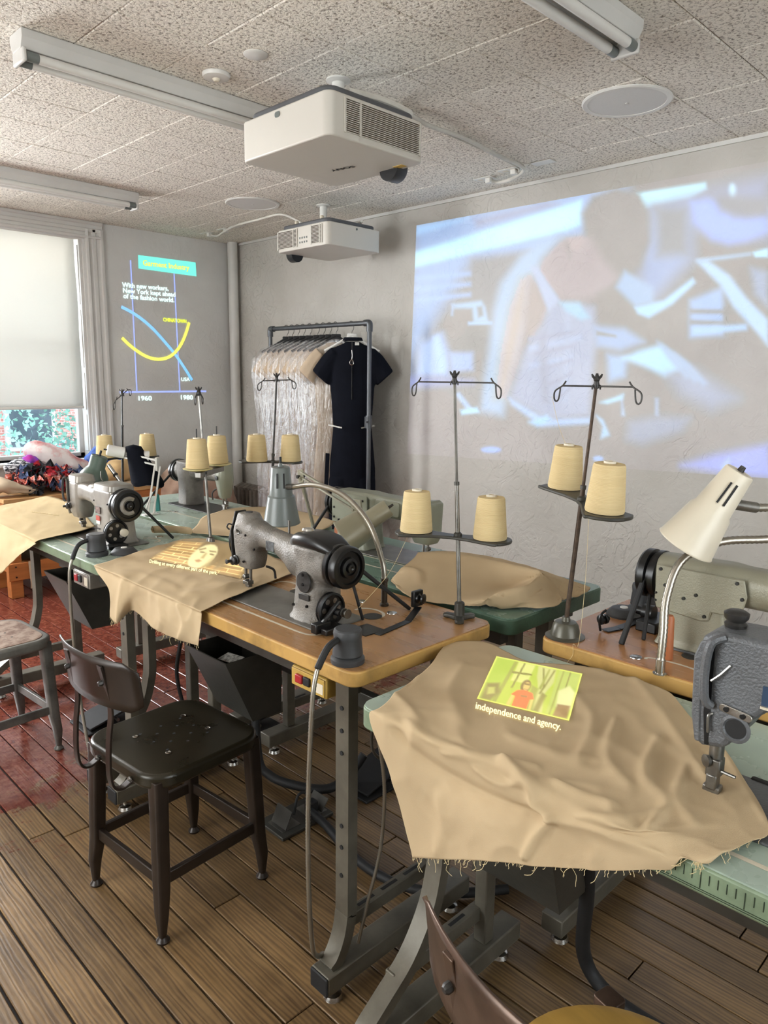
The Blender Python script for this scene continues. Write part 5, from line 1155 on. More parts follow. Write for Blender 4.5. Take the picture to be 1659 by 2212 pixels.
def picD(u, v):
    Y1, Y2, G1, G2, DK = (.62, .80, .10), (.42, .62, .07), (.20, .32, .03), (.10, .16, .015), (.03, .04, .01)
    lay = [([(.02, .03), (.98, .03), (.98, .97), (.02, .97)], (.36, .58, .02), .004),
           ([(.02, .03), (.22, .03), (.19, .97), (.02, .97)], (.30, .56, .02), .01),
           ([(.22, .03), (.26, .03), (.20, .97), (.16, .97)], G1, .008), ([(.27, .03), (.46, .03), (.44, .45), (.26, .45)], (.62, .74, .2), .01),
           ([(.33, .03), (.35, .03), (.31, .6), (.29, .6)], G2, .006), ([(.24, .25), (.46, .22), (.46, .26), (.24, .29)], G2, .006),
           ([(.5, .03), (.70, .03), (.72, .3), (.66, .6), (.70, .97), (.54, .97), (.58, .5), (.52, .25)], (.52, .62, .22), .015),
           ([(.55, .05), (.57, .05), (.64, .45), (.62, .45)], G2, .01), ([(.62, .05), (.64, .05), (.61, .5), (.58, .5)], G1, .01), ([(.68, .05), (.70, .05), (.62, .6), (.60, .6)], G2, .01),
           ([(.50, .45), (.58, .5), (.60, .97), (.52, .97)], G1, .02), ([(.63, .55), (.69, .60), (.66, .97), (.60, .97)], G2, .02),
           ([(.74, .03), (.98, .03), (.98, .55), (.74, .97)], (.36, .56, .09), .01), ([(.78, .03), (.80, .03), (.79, .97), (.77, .97)], G1, .006), ([(.86, .03), (.875, .03), (.87, .6), (.855, .6)], G2, .006),
           ([(.80, .45), (.90, .30), (.98, .42), (.98, .78), (.82, .78)], (.66, .76, .34), .02), ([(.83, .72), (.97, .70), (.97, .97), (.82, .97)], (.16, .09, .03), .015),
           ([(.03, .62), (.16, .55), (.20, .75), (.14, .97), (.03, .97)], (.09, .13, .02), .03), ([(.06, .70), (.13, .66), (.15, .8), (.08, .86)], (.4, .5, .1), .02),
           (ell(.44, .50, .055, .14), (.07, .05, .01), .01), (ell(.45, .50, .034, .095), (.62, .48, .12), .008), ([(.42, .44), (.48, .43), (.48, .47), (.42, .48)], (.10, .07, .015), .008), ([(.435, .555), (.47, .553), (.47, .568), (.435, .57)], (.35, .12, .05), .005),
           ([(.37, .62), (.42, .595), (.48, .595), (.54, .62), (.575, .74), (.53, .76), (.53, .97), (.37, .97), (.37, .76), (.32, .74)], (.95, .06, .0), .008),
           ([(.42, .70), (.50, .69), (.50, .74), (.42, .75)], (.28, .09, .02), .01), ([(.40, .80), (.43, .97), (.41, .97)], (.45, .06, .02), .01),
           ([(.33, .74), (.36, .75), (.35, .97), (.31, .97)], (.66, .56, .13), .008), ([(.54, .76), (.57, .74), (.575, .97), (.55, .97)], (.66, .56, .13), .008)]
    return paint(u, v, Y1, lay)
cloth_picture(cD, bvD, ((1072, 1419), (1258, 1457), (1229, 1559), (1030, 1511)), 96, 60, picD, 'projected_picture', GL)
CAP = glow_mat('caption light', .9, srgb('#c4aa80'), False, (.95, 1.0, .55))
cloth_text(cD, bvD, 'independence and agency.', (1026, 1533), (1211, 1580), (3.2, -21), CAP, bold=.022)
def picA(u, v):
    img = np.zeros(u.shape+(3,)); rows = 9; r = v*rows; k = np.floor(r); bu = u*4.2+(k % 2)*.5+.12*np.sin(k*2.1); fu, fv = bu-np.floor(bu), r-k
    mort = (fu < .055) | (fv < .17); rnd = np.sin(np.floor(bu)*12.9+k*78.2)*.5+.5
    img[:] = np.array((.42, .22, .06))*(.55+.5*rnd)[..., None]; img[mort] = (.95, .74, .30)
    X_ = (385*(1-u)+562*u)*(1-v)+(322*(1-u)+520*u)*v; Y_ = (1169*(1-u)+1180*u)*(1-v)+(1208*(1-u)+1252*u)*v
    rot = math.atan2(-38, 58)
    lay = [(ell(458, 1193, 44, 27, rot), (.02, .015, .005), 3), ([(470, 1172), (500, 1180), (508, 1205), (480, 1228), (462, 1232), (470, 1205)], (.02, .015, .005), 5), (ell(438, 1203, 37, 19, rot), (.80, .80, .42), 2),
           ([(430, 1187), (445, 1184), (446, 1187), (431, 1190)], (.10, .07, .02), 1.5), ([(452, 1190), (467, 1192), (467, 1195), (453, 1193)], (.10, .07, .02), 1.5),
           (ell(437, 1194, 5.5, 1.8, .1), (.06, .05, .02), 1.2), (ell(458, 1199, 5.5, 1.8, .2), (.06, .05, .02), 1.2),
           ([(444, 1195), (447, 1197), (440, 1208), (433, 1207), (435, 1204)], (.42, .36, .14), 2), ([(421, 1211), (430, 1209), (436, 1213), (429, 1216), (423, 1215)], (.40, .16, .07), 1.8), ([(455, 1210), (462, 1203), (450, 1222), (436, 1226)], (.40, .34, .14), 4)]
    for poly, col, soft in lay:
        a = np.clip(.5+sdf(X_, Y_, poly)/(2*soft), 0, 1)[..., None]; img = img*(1-a)+np.array(col)*a
    e = np.clip(np.minimum(np.minimum(u, 1-u), np.minimum(v, 1-v))/.06, 0, 1)[..., None]
    return img*e
cloth_picture(cA, bvA, ((385, 1169), (562, 1180), (520, 1252), (322, 1208)), 110, 60, picA, 'projected_picture', GL)
cloth_text(cA, bvA, 'Drilling at every different part of the park.', (322, 1217), (469, 1243), (1.2, -10.5), CAP, bold=.02)
cloth_text(cB, bvB, '-- --- ---- -- ----', (66, 1108), (126, 1116), (2, -9), glow_mat('faint caption light', .25, srgb('#c4aa80'), False, (.95, .95, .6)))
# --- film on the right wall
FZ = lambda x, y: (880+x*.46956, 400+y*.46956)
NU, NV = 260, 150
q = MB(); zs, ysl = [], []
c0, c1, c2, c3 = [PX(*p, XW) for p in ((900, 487), (1700, 341), (1700, 1036), (880, 980))]
for i in range(NV+1):
    for j in range(NU+1):
        u, v = j/NU, i/NV; p = (c0*(1-u)+c1*u)*(1-v)+(c3*(1-u)+c2*u)*v; q.v.append((XW-.0015, p.y, p.z))
q.f = [(i*(NU+1)+j, i*(NU+1)+j+1, (i+1)*(NU+1)+j+1, (i+1)*(NU+1)+j) for i in range(NV) for j in range(NU)]
pp = np.array(q.v)-np.array(CAM); rt, up, fw = np.array(RT), np.array(UP), np.array(FW); dz_ = pp@fw
fxp = (829.5+FPX*(pp@rt)/dz_-880)/.46956; fyp = (1106-FPX*(pp@up)/dz_-400)/.46956
lt, wh, mid, dk = (.42, .80, 1.05), (.62, 1.0, 1.05), (.16, .24, .48), (.05, .05, .06)
film = [([(30, 170), (1000, -40), (1010, 60), (800, 240), (560, 330), (300, 340), (20, 800), (-10, 900)], (.20, .36, .66), 40),
        ([(310, 160), (640, 80), (700, 90), (320, 190)], (.16, .16, .34), 20), ([(34, 310), (760, 85), (800, 70), (795, 180), (735, 205), (34, 375)], wh, 14), ([(40, 190), (280, 150), (250, 165), (40, 230)], (.35, .6, .9), 14),
        ([(1055, 38), (1372, -12), (1378, 18), (1300, 62), (1095, 106), (1070, 75)], wh, 9), ([(1380, 20), (1659, -40), (1659, 260), (1300, 200), (1140, 120), (1110, 90)], (.13, .16, .34), 40),
        ([(1120, 120), (1300, 90), (1310, 340), (1140, 520), (1060, 480)], (.17, .26, .52), 40), ([(1140, 100), (1290, 100), (1290, 320), (1150, 330)], (.08, .09, .13), 30),
        ([(1306, 80), (1320, 170), (1400, 250), (1480, 272), (1560, 258), (1659, 215), (1659, 130), (1500, 150), (1420, 60)], (.22, .34, .86), 22), (ell(1495, 25, 14, 30), (.7, .9, 1.0), 12),
        ([(1400, 40), (1659, 60), (1659, 140), (1560, 150), (1440, 120)], (.09, .09, .14), 25),
        ([(300, 350), (560, 300), (440, 440), (400, 560), (380, 640), (300, 560)], (.07, .07, .10), 20),
        ([(150, 640), (380, 645), (385, 770), (300, 780), (300, 900), (180, 900)], (.055, .055, .07), 14), (ell(215, 640, 54, 56), (.06, .06, .07), 12),
        ([(60, 730), (160, 680), (190, 770), (190, 880), (40, 880)], (.30, .45, .80), 20), ([(120, 700), (140, 690), (180, 830), (170, 860), (140, 860)], (.42, .6, .95), 14), ([(195, 770), (300, 770), (300, 850), (200, 860)], (.30, .42, .75), 14),
        ([(205, 548), (340, 532), (358, 560), (372, 628), (305, 630), (300, 566), (215, 566)], (.34, .5, .7), 9), ([(320, 560), (345, 555), (350, 600), (326, 610)], (.08, .09, .12), 8), ([(205, 548), (215, 548), (210, 600), (200, 600)], (.3, .4, .6), 6),
        ([(280, 630), (390, 628), (390, 640), (280, 642)], (.4, .6, .9), 6),
        ([(800, 130), (850, 50), (960, 10), (1070, 40), (1112, 130), (1116, 260), (1070, 380), (1000, 410), (950, 500), (870, 420), (850, 300), (815, 230)], (.055, .055, .065), 16),
        ([(700, 240), (850, 250), (900, 340), (975, 430), (930, 500), (800, 530), (700, 520), (600, 420), (580, 360)], (.21, .17, .19), 24), ([(735, 245), (800, 232), (830, 250), (790, 300), (740, 300)], (.28, .22, .22), 14), ([(720, 260), (740, 250), (760, 330), (745, 350)], (.12, .10, .12), 10),
        ([(700, 240), (640, 250), (520, 330), (430, 450), (396, 580), (372, 780), (330, 1040), (440, 1060), (470, 900), (540, 640), (580, 420), (620, 330)], (.33, .45, .64), 22),
        ([(560, 420), (520, 430), (470, 560), (430, 760), (400, 980), (450, 980), (500, 800), (550, 600)], (.33, .29, .22), 30), ([(560, 420), (600, 460), (640, 570), (590, 700), (540, 700), (540, 560)], (.20, .16, .14), 24),
        ([(580, 380), (640, 470), (700, 540), (760, 540), (860, 560), (870, 700), (850, 900), (840, 1060), (640, 1080), (470, 980), (540, 760), (620, 640), (650, 560)], (.30, .30, .46), 20),
        ([(570, 380), (600, 375), (700, 530), (650, 580)], (.42, .42, .6), 10), ([(560, 740), (800, 690), (800, 710), (560, 765)], (.40, .42, .62), 10), ([(560, 820), (760, 780), (760, 800), (560, 845)], (.38, .40, .6), 10), ([(600, 680), (640, 660), (650, 1000), (620, 1000)], (.22, .22, .36), 14), ([(730, 580), (750, 580), (740, 1000), (715, 1000)], (.38, .38, .55), 14),
        ([(470, 980), (640, 1080), (840, 1070), (840, 1095), (620, 1110), (480, 1010)], (.42, .55, .85), 12), ([(560, 1090), (640, 1060), (660, 1075), (600, 1110)], (.4, .7, 1.0), 12),
        ([(700, 540), (790, 540), (840, 610), (800, 620), (730, 580)], (.3, .55, .7), 12),
        ([(870, 500), (980, 430), (1050, 555), (1200, 560), (1320, 440), (1310, 640), (1200, 712), (1020, 712), (900, 640)], (.07, .07, .075), 14), ([(960, 470), (1000, 395), (1130, 470), (1130, 540), (1050, 560)], (.26, .40, .62), 14),
        ([(1046, 562), (1180, 530), (1312, 428), (1324, 448), (1220, 545), (1110, 610), (1060, 590)], (.44, .70, .95), 10),
        ([(860, 650), (1000, 660), (1090, 720), (980, 760), (870, 740)], (.24, .36, .62), 18), ([(870, 670), (960, 690), (960, 700), (870, 690)], (.08, .08, .1), 6), ([(920, 780), (1010, 790), (1000, 880), (930, 900)], (.25, .42, .70), 18),
        ([(990, 796), (1060, 765), (1170, 735), (1200, 760), (1290, 830), (1250, 850), (1185, 878), (1090, 832)], (.48, .78, 1.0), 16), ([(1200, 870), (1330, 860), (1520, 980), (1400, 1030), (1260, 960)], (.22, .24, .40), 40),
        ([(1300, 530), (1450, 470), (1460, 690), (1300, 700)], (.24, .40, .70), 16), ([(1300, 570), (1560, 575), (1560, 592), (1300, 590)], (.05, .05, .07), 8), ([(1300, 620), (1560, 630), (1560, 645), (1300, 640)], (.05, .05, .07), 8), ([(1455, 560), (1475, 560), (1475, 700), (1455, 700)], (.05, .05, .07), 8), ([(1310, 655), (1560, 640), (1560, 665), (1310, 690)], (.34, .55, .85), 10),
        ([(1330, 350), (1380, 345), (1480, 415), (1560, 520), (1659, 620), (1659, 740), (1620, 690), (1500, 560), (1440, 460)], (.46, .62, .85), 12), ([(1590, 310), (1659, 290), (1659, 330), (1600, 330)], (.55, .9, 1.05), 8), ([(1330, 340), (1580, 310), (1580, 322), (1340, 356)], (.36, .48, .66), 8), ([(1580, 380), (1659, 400), (1659, 560), (1600, 500)], (.22, .26, .42), 18),
        ([(330, 900), (140, 930), (210, 980), (290, 1040), (330, 1050)], (.07, .07, .09), 18), ([(220, 960), (240, 955), (300, 1030), (280, 1040)], (.4, .55, .85), 9), ([(245, 1035), (320, 1022), (330, 1045), (250, 1055)], (.5, .85, 1.05), 8),
        ([(885, 1000), (960, 975), (995, 960), (990, 985), (920, 1005)], (.42, .75, .95), 8), ([(870, 1060), (900, 1080), (930, 1150), (890, 1165), (900, 1110)], (.38, .60, .85), 9), ([(985, 970), (1000, 1060), (985, 1060)], (.3, .42, .65), 8),
        ([(1020, 1090), (1150, 1065), (1300, 1070), (1260, 1130), (1080, 1190), (1010, 1170)], (.18, .20, .33), 24), ([(1140, 980), (1155, 980), (1155, 1060), (1140, 1060)], (.3, .36, .55), 8),
        (ell(385, 1217, 44, 12), (.25, .45, 1.05), 8), (ell(878, 1258, 22, 10), (.3, .5, 1.0), 7), ([(1260, 1290), (1420, 1240), (1659, 1195), (1680, 1350), (1420, 1320)], (.20, .24, .78), 24), ([(1440, 1300), (1480, 1250), (1480, 1270), (1460, 1310)], (.4, .5, .95), 8),
        ([(0, 880), (300, 900), (300, 910), (0, 930)], (.22, .26, .62), 22)]
film += [([(556+30*k, 700+70*k), (640+20*k, 690+66*k), (760, 672+62*k), (760, 682+62*k), (640+20*k, 704+66*k), (556+30*k, 716+70*k)], (.20, .20, .36), 7) for k in range(5)]
film += [([(40, 420+52*k), (290, 400+48*k), (290, 414+48*k), (40, 436+52*k)], (.30, .46, .80), 12) for k in range(3)]
film += [([(1150+40*k, 720+26*k), (1230+40*k, 790+20*k), (1300+40*k, 880+16*k), (1280+40*k, 890+16*k), (1200+40*k, 800+20*k)], (.30, .40, .62), 14) for k in range(3)]
SOFT = 1.45
cols = paint(fxp, fyp, (.06, .055, .07), film)
cols[:, 0] *= np.where(cols[:, 2] > cols[:, 0]*1.25, .62, 1.0); cols[:, 1] *= .92; cols[:, 2] *= 1.12
# film light painted as vertex colours that the copied plaster material emits
o = None
wm = M['wall']
fm, t, b = nt('film light on plaster'); L = t.links.new
src = wm.node_tree
M_film = wm.copy(); M_film.name = 'film light on plaster'; M_film.cycles.emission_sampling = 'NONE'; t = M_film.node_tree; b = t.nodes['Principled BSDF']
a = node(t, 'ShaderNodeVertexColor'); a.layer_name = 'Col'; t.links.new(a.outputs[0], b.inputs['Emission Color']); b.inputs['Emission Strength'].default_value = .56
me = bpy.data.meshes.new('projected_film'); me.from_pydata(q.v, [], q.f); me.materials.append(M_film); o = put('projected_film', me)
set_cols(o, cols); tag(o, 'large blue tinted film projection of a worker in a white vest on the right wall', 'projection')
# --- chart on the window wall
ch = thing('projected_chart', 'projected chart of the garment industry with blue and yellow curves beside the window', 'projection', (3.2, YW, 1.4))
yc = YW-.003
def gm(n, c, s=1.0): return glow_mat(n, s, srgb('#b9b6ae'), False, c)
g_cy, g_bl, g_sky, g_ye, g_wh, g_yt = gm('cyan light', (.02, .72, .62), .85), gm('periwinkle light', (.22, .34, .95), .75), gm('sky blue light', (.06, .46, .95), .8), gm('yellow light', (.80, .78, .0), .85), gm('white light', (.62, .95, 1.0), .8), gm('lime light', (.62, .78, .02), .9)
def strip(name, pts, w, m, dy=0):
    pts = [Vector((p[0], yc-dy, p[1])) for p in pts]; MB().sweep(pts, [(0, -w/2), (0, w/2), (.001, w/2), (.001, -w/2)], up=(0, -1, 0)).build(name, m, ch, world=True, smooth=0)
strip('vertical_line', [(3.0, 1.468), (2.998, 2.546)], .010, g_bl); strip('vertical_line', [(3.408, 1.468), (3.394, 2.49)], .010, g_bl); strip('base_line', [(2.845, 1.462), (3.677, 1.468)], .014, g_bl, .0004)
def W2(x, y): p = PY(x, y, YW); return (p.x, 0, p.z)
z_ = lambda zx, zy: W2(230+zx*.18083, 530+zy*.18083)
bc = catmull([z_(*p) for p in ((175, 735), (300, 800), (430, 890), (560, 1005), (700, 1160), (820, 1305), (930, 1465), (1020, 1610))], 6); strip('blue_curve', [(p.x, p.z) for p in bc], .024, g_sky, .0008)
yb_ = catmull([z_(*p) for p in ((183, 1105), (260, 1180), (340, 1245), (440, 1310), (540, 1350), (640, 1360), (740, 1335), (830, 1265), (900, 1160), (950, 1040), (985, 920))], 6); strip('yellow_curve', [(p.x, p.z) for p in yb_], .026, g_ye, .0012)
a, b_, c, d = [W2(*p) for p in ((298, 551), (422, 567), (424, 597), (299, 580))]
MB().add([(p[0], yc-.0002-e, p[2]) for e in (0, .001) for p in (a, b_, c, d)], [(0, 1, 2, 3), (4, 5, 6, 7), (0, 1, 5, 4), (1, 2, 6, 5), (2, 3, 7, 6), (3, 0, 4, 7)]).build('title_box', g_cy, ch, world=True, smooth=0)
def wtxt(name, body, p0, p1, h, m, bold=.02):
    a, b_ = W2(*p0), W2(*p1); u = Vector((b_[0]-a[0], 0, b_[2]-a[2])); text_obj(name, body, (a[0], yc-.0016, a[2]), u, (0, 0, 1), h, m, ch, bold, True, u.length)
wtxt('title_lettering', 'Garment Industry', (308, 573), (408, 584), .062, g_yt, .02)
wtxt('caption_line', 'With new workers,', (264, 620), (364, 628), .054, g_wh, .02); wtxt('caption_line', 'New York kept ahead', (265, 632), (378, 641), .054, g_wh, .02); wtxt('caption_line', 'of the fashion world.', (266, 644), (376, 653), .054, g_wh, .02)
wtxt('curve_name', 'CHINATOWN', (352, 694), (402, 698), .044, g_yt, .014); wtxt('curve_name', 'USA', (391, 823), (409, 823), .044, g_wh, .014)
wtxt('year', '1960', (296, 865), (325, 865), .056, g_wh, .02); wtxt('year', '1980', (388, 863), (414, 863), .056, g_wh, .02)
# ------------------------------------------------------------------ stools
def stool(label, c, rz, m_frame, m_seat, back=False, rust=False, seat='square', cat='stool', name='metal_stool'):
    t = thing(name, label, cat, (c[0], c[1], 0), rz, 'industrial metal stools')
    hs = .51; L_ = .185; Tt = .165
    for sx in (-1, 1):
        for sy in (-1, 1):
            q = MB(); pts = [(Tt*sx, Tt*sy, hs-.02), (Tt*sx+.012*sx, Tt*sy+.012*sy, .16), (L_*sx, L_*sy, .09), (L_*sx+.001*sx, L_*sy+.001*sy, .012)]
            ws_ = [.044, .040, .034, .020]
            q.rings([(p, (1, 0, 0), (0, 1, 0), w, w, .008) for p, w in zip(pts, ws_)]); leg = q.build('leg', m_frame, t, bevel=.002)
            MB().lathe([(.019, 0), (.020, .006), (.014, .014), (.011, .02)], (L_*sx, L_*sy, 0), n=14).build('foot', m_frame, leg)
    a = Tt+.010
    for p0, p1 in (((-a, -a), (a, -a)), ((a, -a), (a, a)), ((a, a), (-a, a)), ((-a, a), (-a, -a))):
        MB().bar((p0[0], p0[1], .185), (p1[0], p1[1], .185), .016, .036).build('stretcher', m_frame, t, bevel=.003)
    if seat == 'square':
        S_ = .405
        MB().prism(rrect(S_, S_, .085, 8), (0, 0, hs-.045), (1, 0, 0), (0, 1, 0), (0, 0, .045)).build('seat', m_seat, t, bevel=.012, seg=4)
        if rust: MB().prism(rrect(S_-.05, S_-.05, .07, 8), (0, 0, hs-.004), (1, 0, 0), (0, 1, 0), (0, 0, .006)).build('seat_panel', rust, t, bevel=.002)
        zt_ = hs+(.002 if rust else .0)
        for hx, hy, r in [(x*.036, y*.036, .0045) for x in (-2, -1, 0, 1, 2) for y in (-2, -1, 0, 1, 2) if (x+y) % 2 == 0 and abs(x)+abs(y) < 5]:
            MB().cyl((hx, hy, zt_-.001), (hx, hy, zt_+.0006), r, n=10).build('seat_hole', M['rubber'], t)
        if not rust:
            for hx, hy in ((-.09, .07), (.09, .08), (-.08, -.09), (.09, -.05)):
                MB().lathe([(.009, 0), (.010, .0012), (.006, .002), (.005, .0008), (.0001, .0008)], (hx, hy, zt_), n=14).build('seat_bolt', M['chrome'], t)
    else:
        MB().lathe([(.0001, 0), (.18, 0), (.19, .01), (.188, .022), (.17, .028), (.0001, .024)], (0, 0, hs-.02), n=40).build('seat', m_seat, t, smooth=50)
        MB().prism(rrect(.3, .3, .05, 6), (0, 0, hs-.05), (1, 0, 0), (0, 1, 0), (0, 0, .03)).build('seat_frame', m_frame, t)
    if back:
        xb = -.2025
        for sy in (-.09, .09):
            pts = catmull([(xb+.0, sy, hs-.032), (xb-.030, sy, hs-.044), (xb-.056, sy, hs-.03), (xb-.065, sy, hs+.02), (xb-.060, sy, .62), (xb-.050, sy, .70), (xb-.062, sy, .78), (xb-.075, sy, .84)], 6)
            rod = MB().sweep(pts, [(-.011, -.0035), (.011, -.0035), (.011, .0035), (-.011, .0035)]).build('back_rod', m_frame, t, bevel=.0015)
            MB().lathe([(.009, 0), (.009, .003), (.004, .006)], (xb-.0035, sy, hs-.031), (-1, 0, 0), 12).build('rod_screw', M['steel'], rod)
            MB().lathe([(.008, 0), (.008, .008), (.005, .012)], (xb-.070, sy, .79), (-1, 0, -.15), 8).build('back_bolt', M['iron'], rod)
        # curved back plate
        g = MB(); rows = []
        for i in range(7):
            f = i/6; zz_ = .715+.145*f; row = []
            for j in range(15):
                u = j/14*2-1; w = .205-.012*max(0, (abs(f-.5)-.32))*10*.5
                row.append((xb-.062-.018*f+.050*u*u*-1+.050*0+.0, u*w, zz_-.014*(abs(u) > .93)*(1 if f > .9 else -1 if f < .1 else 0)))
            rows.append(row)
        nc = 15; g.add([(-2*0+p[0]+.05*(p[1]/.205)**2*2, p[1], p[2]) for r_ in rows for p in r_], [(i*nc+j, i*nc+j+1, (i+1)*nc+j+1, (i+1)*nc+j) for i in range(6) for j in range(14)])
        o = g.build('back_plate', m_frame, t, smooth=60); k = o.modifiers.new('thick', 'SOLIDIFY'); k.thickness = .004; k.offset = 1
    return t
stool('dark olive metal stool with a curved backrest in the foreground', (1.042, 1.955), R(5), M['chair_brown'], M['seat_olive'], back=True, cat='chair', name='metal_chair')
rust = mat('speckled rusty seat', '#a08a78', .55, 0, .3, 24, .1, 90, col2='#6a4a38', lo=.38, hi=.6)
stool('grey metal stool with a speckled rusty seat at the left edge', (.90, 3.255), R(4), mat('worn grey steel', '#77756f', .4, .4, .25, 10), mat('pale grey steel rim', '#8b8982', .4, .4, .2, 10), rust=rust)
stool('wooden-seated metal chair cut off at the bottom edge', (.93, .40), R(-12), mat('bare brown steel', '#6a5548', .35, .5, .25, 9), mat('varnished round wooden seat', '#b08a45', .35, 0, .15, 4, stretch=(6, .7, 1)), back=True, seat='round', cat='chair', name='metal_chair')
# ------------------------------------------------------------------ ceiling fittings
def tube_light(label, x0, x1, y):
    t = thing('fluorescent_light', label, 'light', ((x0+x1)/2, y, ZC), 0, 'twin-tube ceiling lights')
    prof = [(-.058, 0), (-.058, -.028), (-.040, -.062), (.040, -.062), (.058, -.028), (.058, 0)]
    MB().prism(prof, (x0, y, ZC-.001), (0, 1, 0), (0, 0, 1), (x1-x0, 0, 0)).build('housing', M['white_paint'], t, world=True, smooth=0, bevel=.002)
    tm_ = M['plastic_white']
    for dy in (-.034, .034):
        tb = MB().cyl((x0+.05, y+dy, ZC-.083), (x1-.05, y+dy, ZC-.083), .0165, n=20).build('tube', tm_, t, world=True)
        for xa, xb_ in ((x0+.018, x0+.062), (x1-.062, x1-.018)):
            MB().cyl((xa, y+dy, ZC-.083), (xb_, y+dy, ZC-.083), .0172, n=20).build('tube_cap', M['lampgrey'], tb, world=True)
    for xa in (x0, x1-.018): MB().box(xa+.002, xa+.018, y-.052, y+.052, ZC-.105, ZC-.058).build('lamp_holder', M['white_paint'], t, world=True, bevel=.006)
    return t
tube_light('twin-tube ceiling light running behind the near projector', 1.085, 2.42, 2.975)
tube_light('twin-tube ceiling light in front of the window', 1.10, 2.49, 4.90)
tube_light('twin-tube ceiling light cut off by the top edge', 1.20, 2.53, 1.385)
def speaker(label, x, y, r=.19):
    t = thing('ceiling_speaker', label, 'speaker', (x, y, ZC), 0, 'round ceiling speakers')
    MB().lathe([(r, .0), (r, -.004), (r*.97, -.009), (r*.87, -.008), (r*.86, -.003)], (x, y, ZC), n=48, cap=False).build('speaker_rim', M['plastic_white'], t, world=True)
    MB().lathe([(.0001, -.010), (r*.5, -.009), (r*.87, -.006), (r*.87, 0)], (x, y, ZC), n=48).build('speaker_grille', mat('light grey mesh', '#d6d4d0', .6, 0, .05, 400), t, world=True)
    MB().box(x-.006, x+.006, y-.006, y+.006, ZC-.0112, ZC-.0095).build('speaker_badge', M['plastic_white'], t, world=True)
    return t
speaker('large round ceiling speaker at upper right', 3.175, 1.721); speaker('round ceiling speaker between the two projectors', 3.18, 4.528)
t = thing('cover_disc', 'small flat white cover disc on the ceiling', 'cover', (1.787, 2.506, ZC)); MB().lathe([(.0001, -.008), (.040, -.007), (.047, -.003), (.047, 0)], (1.787, 2.506, ZC), n=32).build('disc', M['plastic_white'], t, world=True)
t = thing('motion_sensor', 'round white motion sensor on the ceiling near the tube light', 'sensor', (1.785, 2.777, ZC))
MB().lathe([(.040, -.018), (.052, -.014), (.056, -.006), (.056, 0)], (1.785, 2.777, ZC), n=32).build('sensor_body', M['plastic_white'], t, world=True)
MB().lathe([(.0001, -.030), (.010, -.028), (.016, -.020), (.017, -.014)], (1.785, 2.777, ZC), n=20).build('sensor_lens', M['cream'], t, world=True)
# ------------------------------------------------------------------ projectors
pw = mat('warm white projector shell', '#c9c4ba', .42, 0, .02, 2)
pg = mat('dark grey projector lid', '#57585b', .45)
def projector(label, x0, x1, y0, y1, z0, z1, vent, lens, mount):
    t = thing('projector', label, 'projector', ((x0+x1)/2, (y0+y1)/2, z0), 0, 'ceiling projectors')
    cx, cyy = (x0+x1)/2, (y0+y1)/2
    sh = MB().prism(rrect(x1-x0, y1-y0, .035, 6), (cx, cyy, z0), (1, 0, 0), (0, 1, 0), (0, 0, z1-z0)).build('shell', pw, t, world=True, bevel=.006, seg=3)
    MB().prism(rrect(x1-x0-.04, y1-y0-.05, .05, 6), (cx, cyy, z1-.002), (1, 0, 0), (0, 1, 0), (0, 0, .032)).build('lid', pg, t, world=True, bevel=.010, seg=3)
    # vents
    for axis, pos, a, b_, zb, zt_, n in vent:
        rec = MB()
        if axis == 'y': rec.box(a, b_, pos-.0012, pos+.004, zb, zt_)
        else: rec.box(pos-.0012, pos+.004, a, b_, zb, zt_)
        vb = rec.build('vent_recess', mat('vent shadow', '#4d4334', .8), t, world=True, smooth=0)
        h = (zt_-zb)/n
        for k in range(n+1):
            zz_ = zb+h*k; q = MB()
            if axis == 'y': q.box(a, b_, pos-.006, pos-.001, zz_-h*.17, zz_+h*.17)
            else: q.box(pos-.006, pos-.001, a, b_, zz_-h*.17, zz_+h*.17)
            q.build('vent_slat', pw, vb, world=True, smooth=0)
        for f in (0, .19, 1):
            p = a+(b_-a)*f; q = MB()
            if axis == 'y': q.box(p-.004, p+.004, pos-.0065, pos-.001, zb-.004, zt_+.004)
            else: q.box(pos-.0065, pos-.001, p-.004, p+.004, zb-.004, zt_+.004)
            q.build('vent_divider', pw, vb, world=True, smooth=0)
    lx, ly, lz, lax = lens
    MB().lathe([(.052, -.05), (.052, .008), (.048, .016), (.044, .016), (.040, .006), (.02, .010), (.0001, .012)], (lx, ly, lz), lax, 32).build('lens', M['black'], t, world=True)
    mx_, my_ = mount
    MB().cyl((mx_, my_, z1+.03), (mx_, my_, ZC-.001), .026, n=20).build('mount_pole', M['plastic_white'], t, world=True)
    MB().lathe([(.05, 0), (.05, -.006), (.028, -.012)], (mx_, my_, ZC-.0005), n=24).build('mount_flange', M['plastic_white'], t, world=True)
    br = MB().box(mx_-.05, mx_+.05, my_-.05, my_+.05, z1+.03, z1+.072).build('mount_bracket', M['plastic_white'], t, world=True, bevel=.002)
    for dx in (-.03, 0, .03):
        for dy, sg in ((-.0505, -1),): MB().cyl((mx_+dx, my_+dy, z1+.05), (mx_+dx, my_+dy-.003, z1+.05), .006, n=12).build('mount_bolt', M['iron'], br, world=True)
    for dx, dy in ((-.16, -.12), (-.16, .15), (.15, .12)):
        MB().bar((mx_, my_, z1+.036), (cx+dx, cyy+dy, z1+.036), .022, .008).build('mount_arm', M['plastic_white'], t, world=True)
        MB().lathe([(.014, 0), (.014, .03), (.008, .034)], (cx+dx, cyy+dy, z1+.03), n=12).build('arm_nut', M['cream'], t, world=True)
    return t
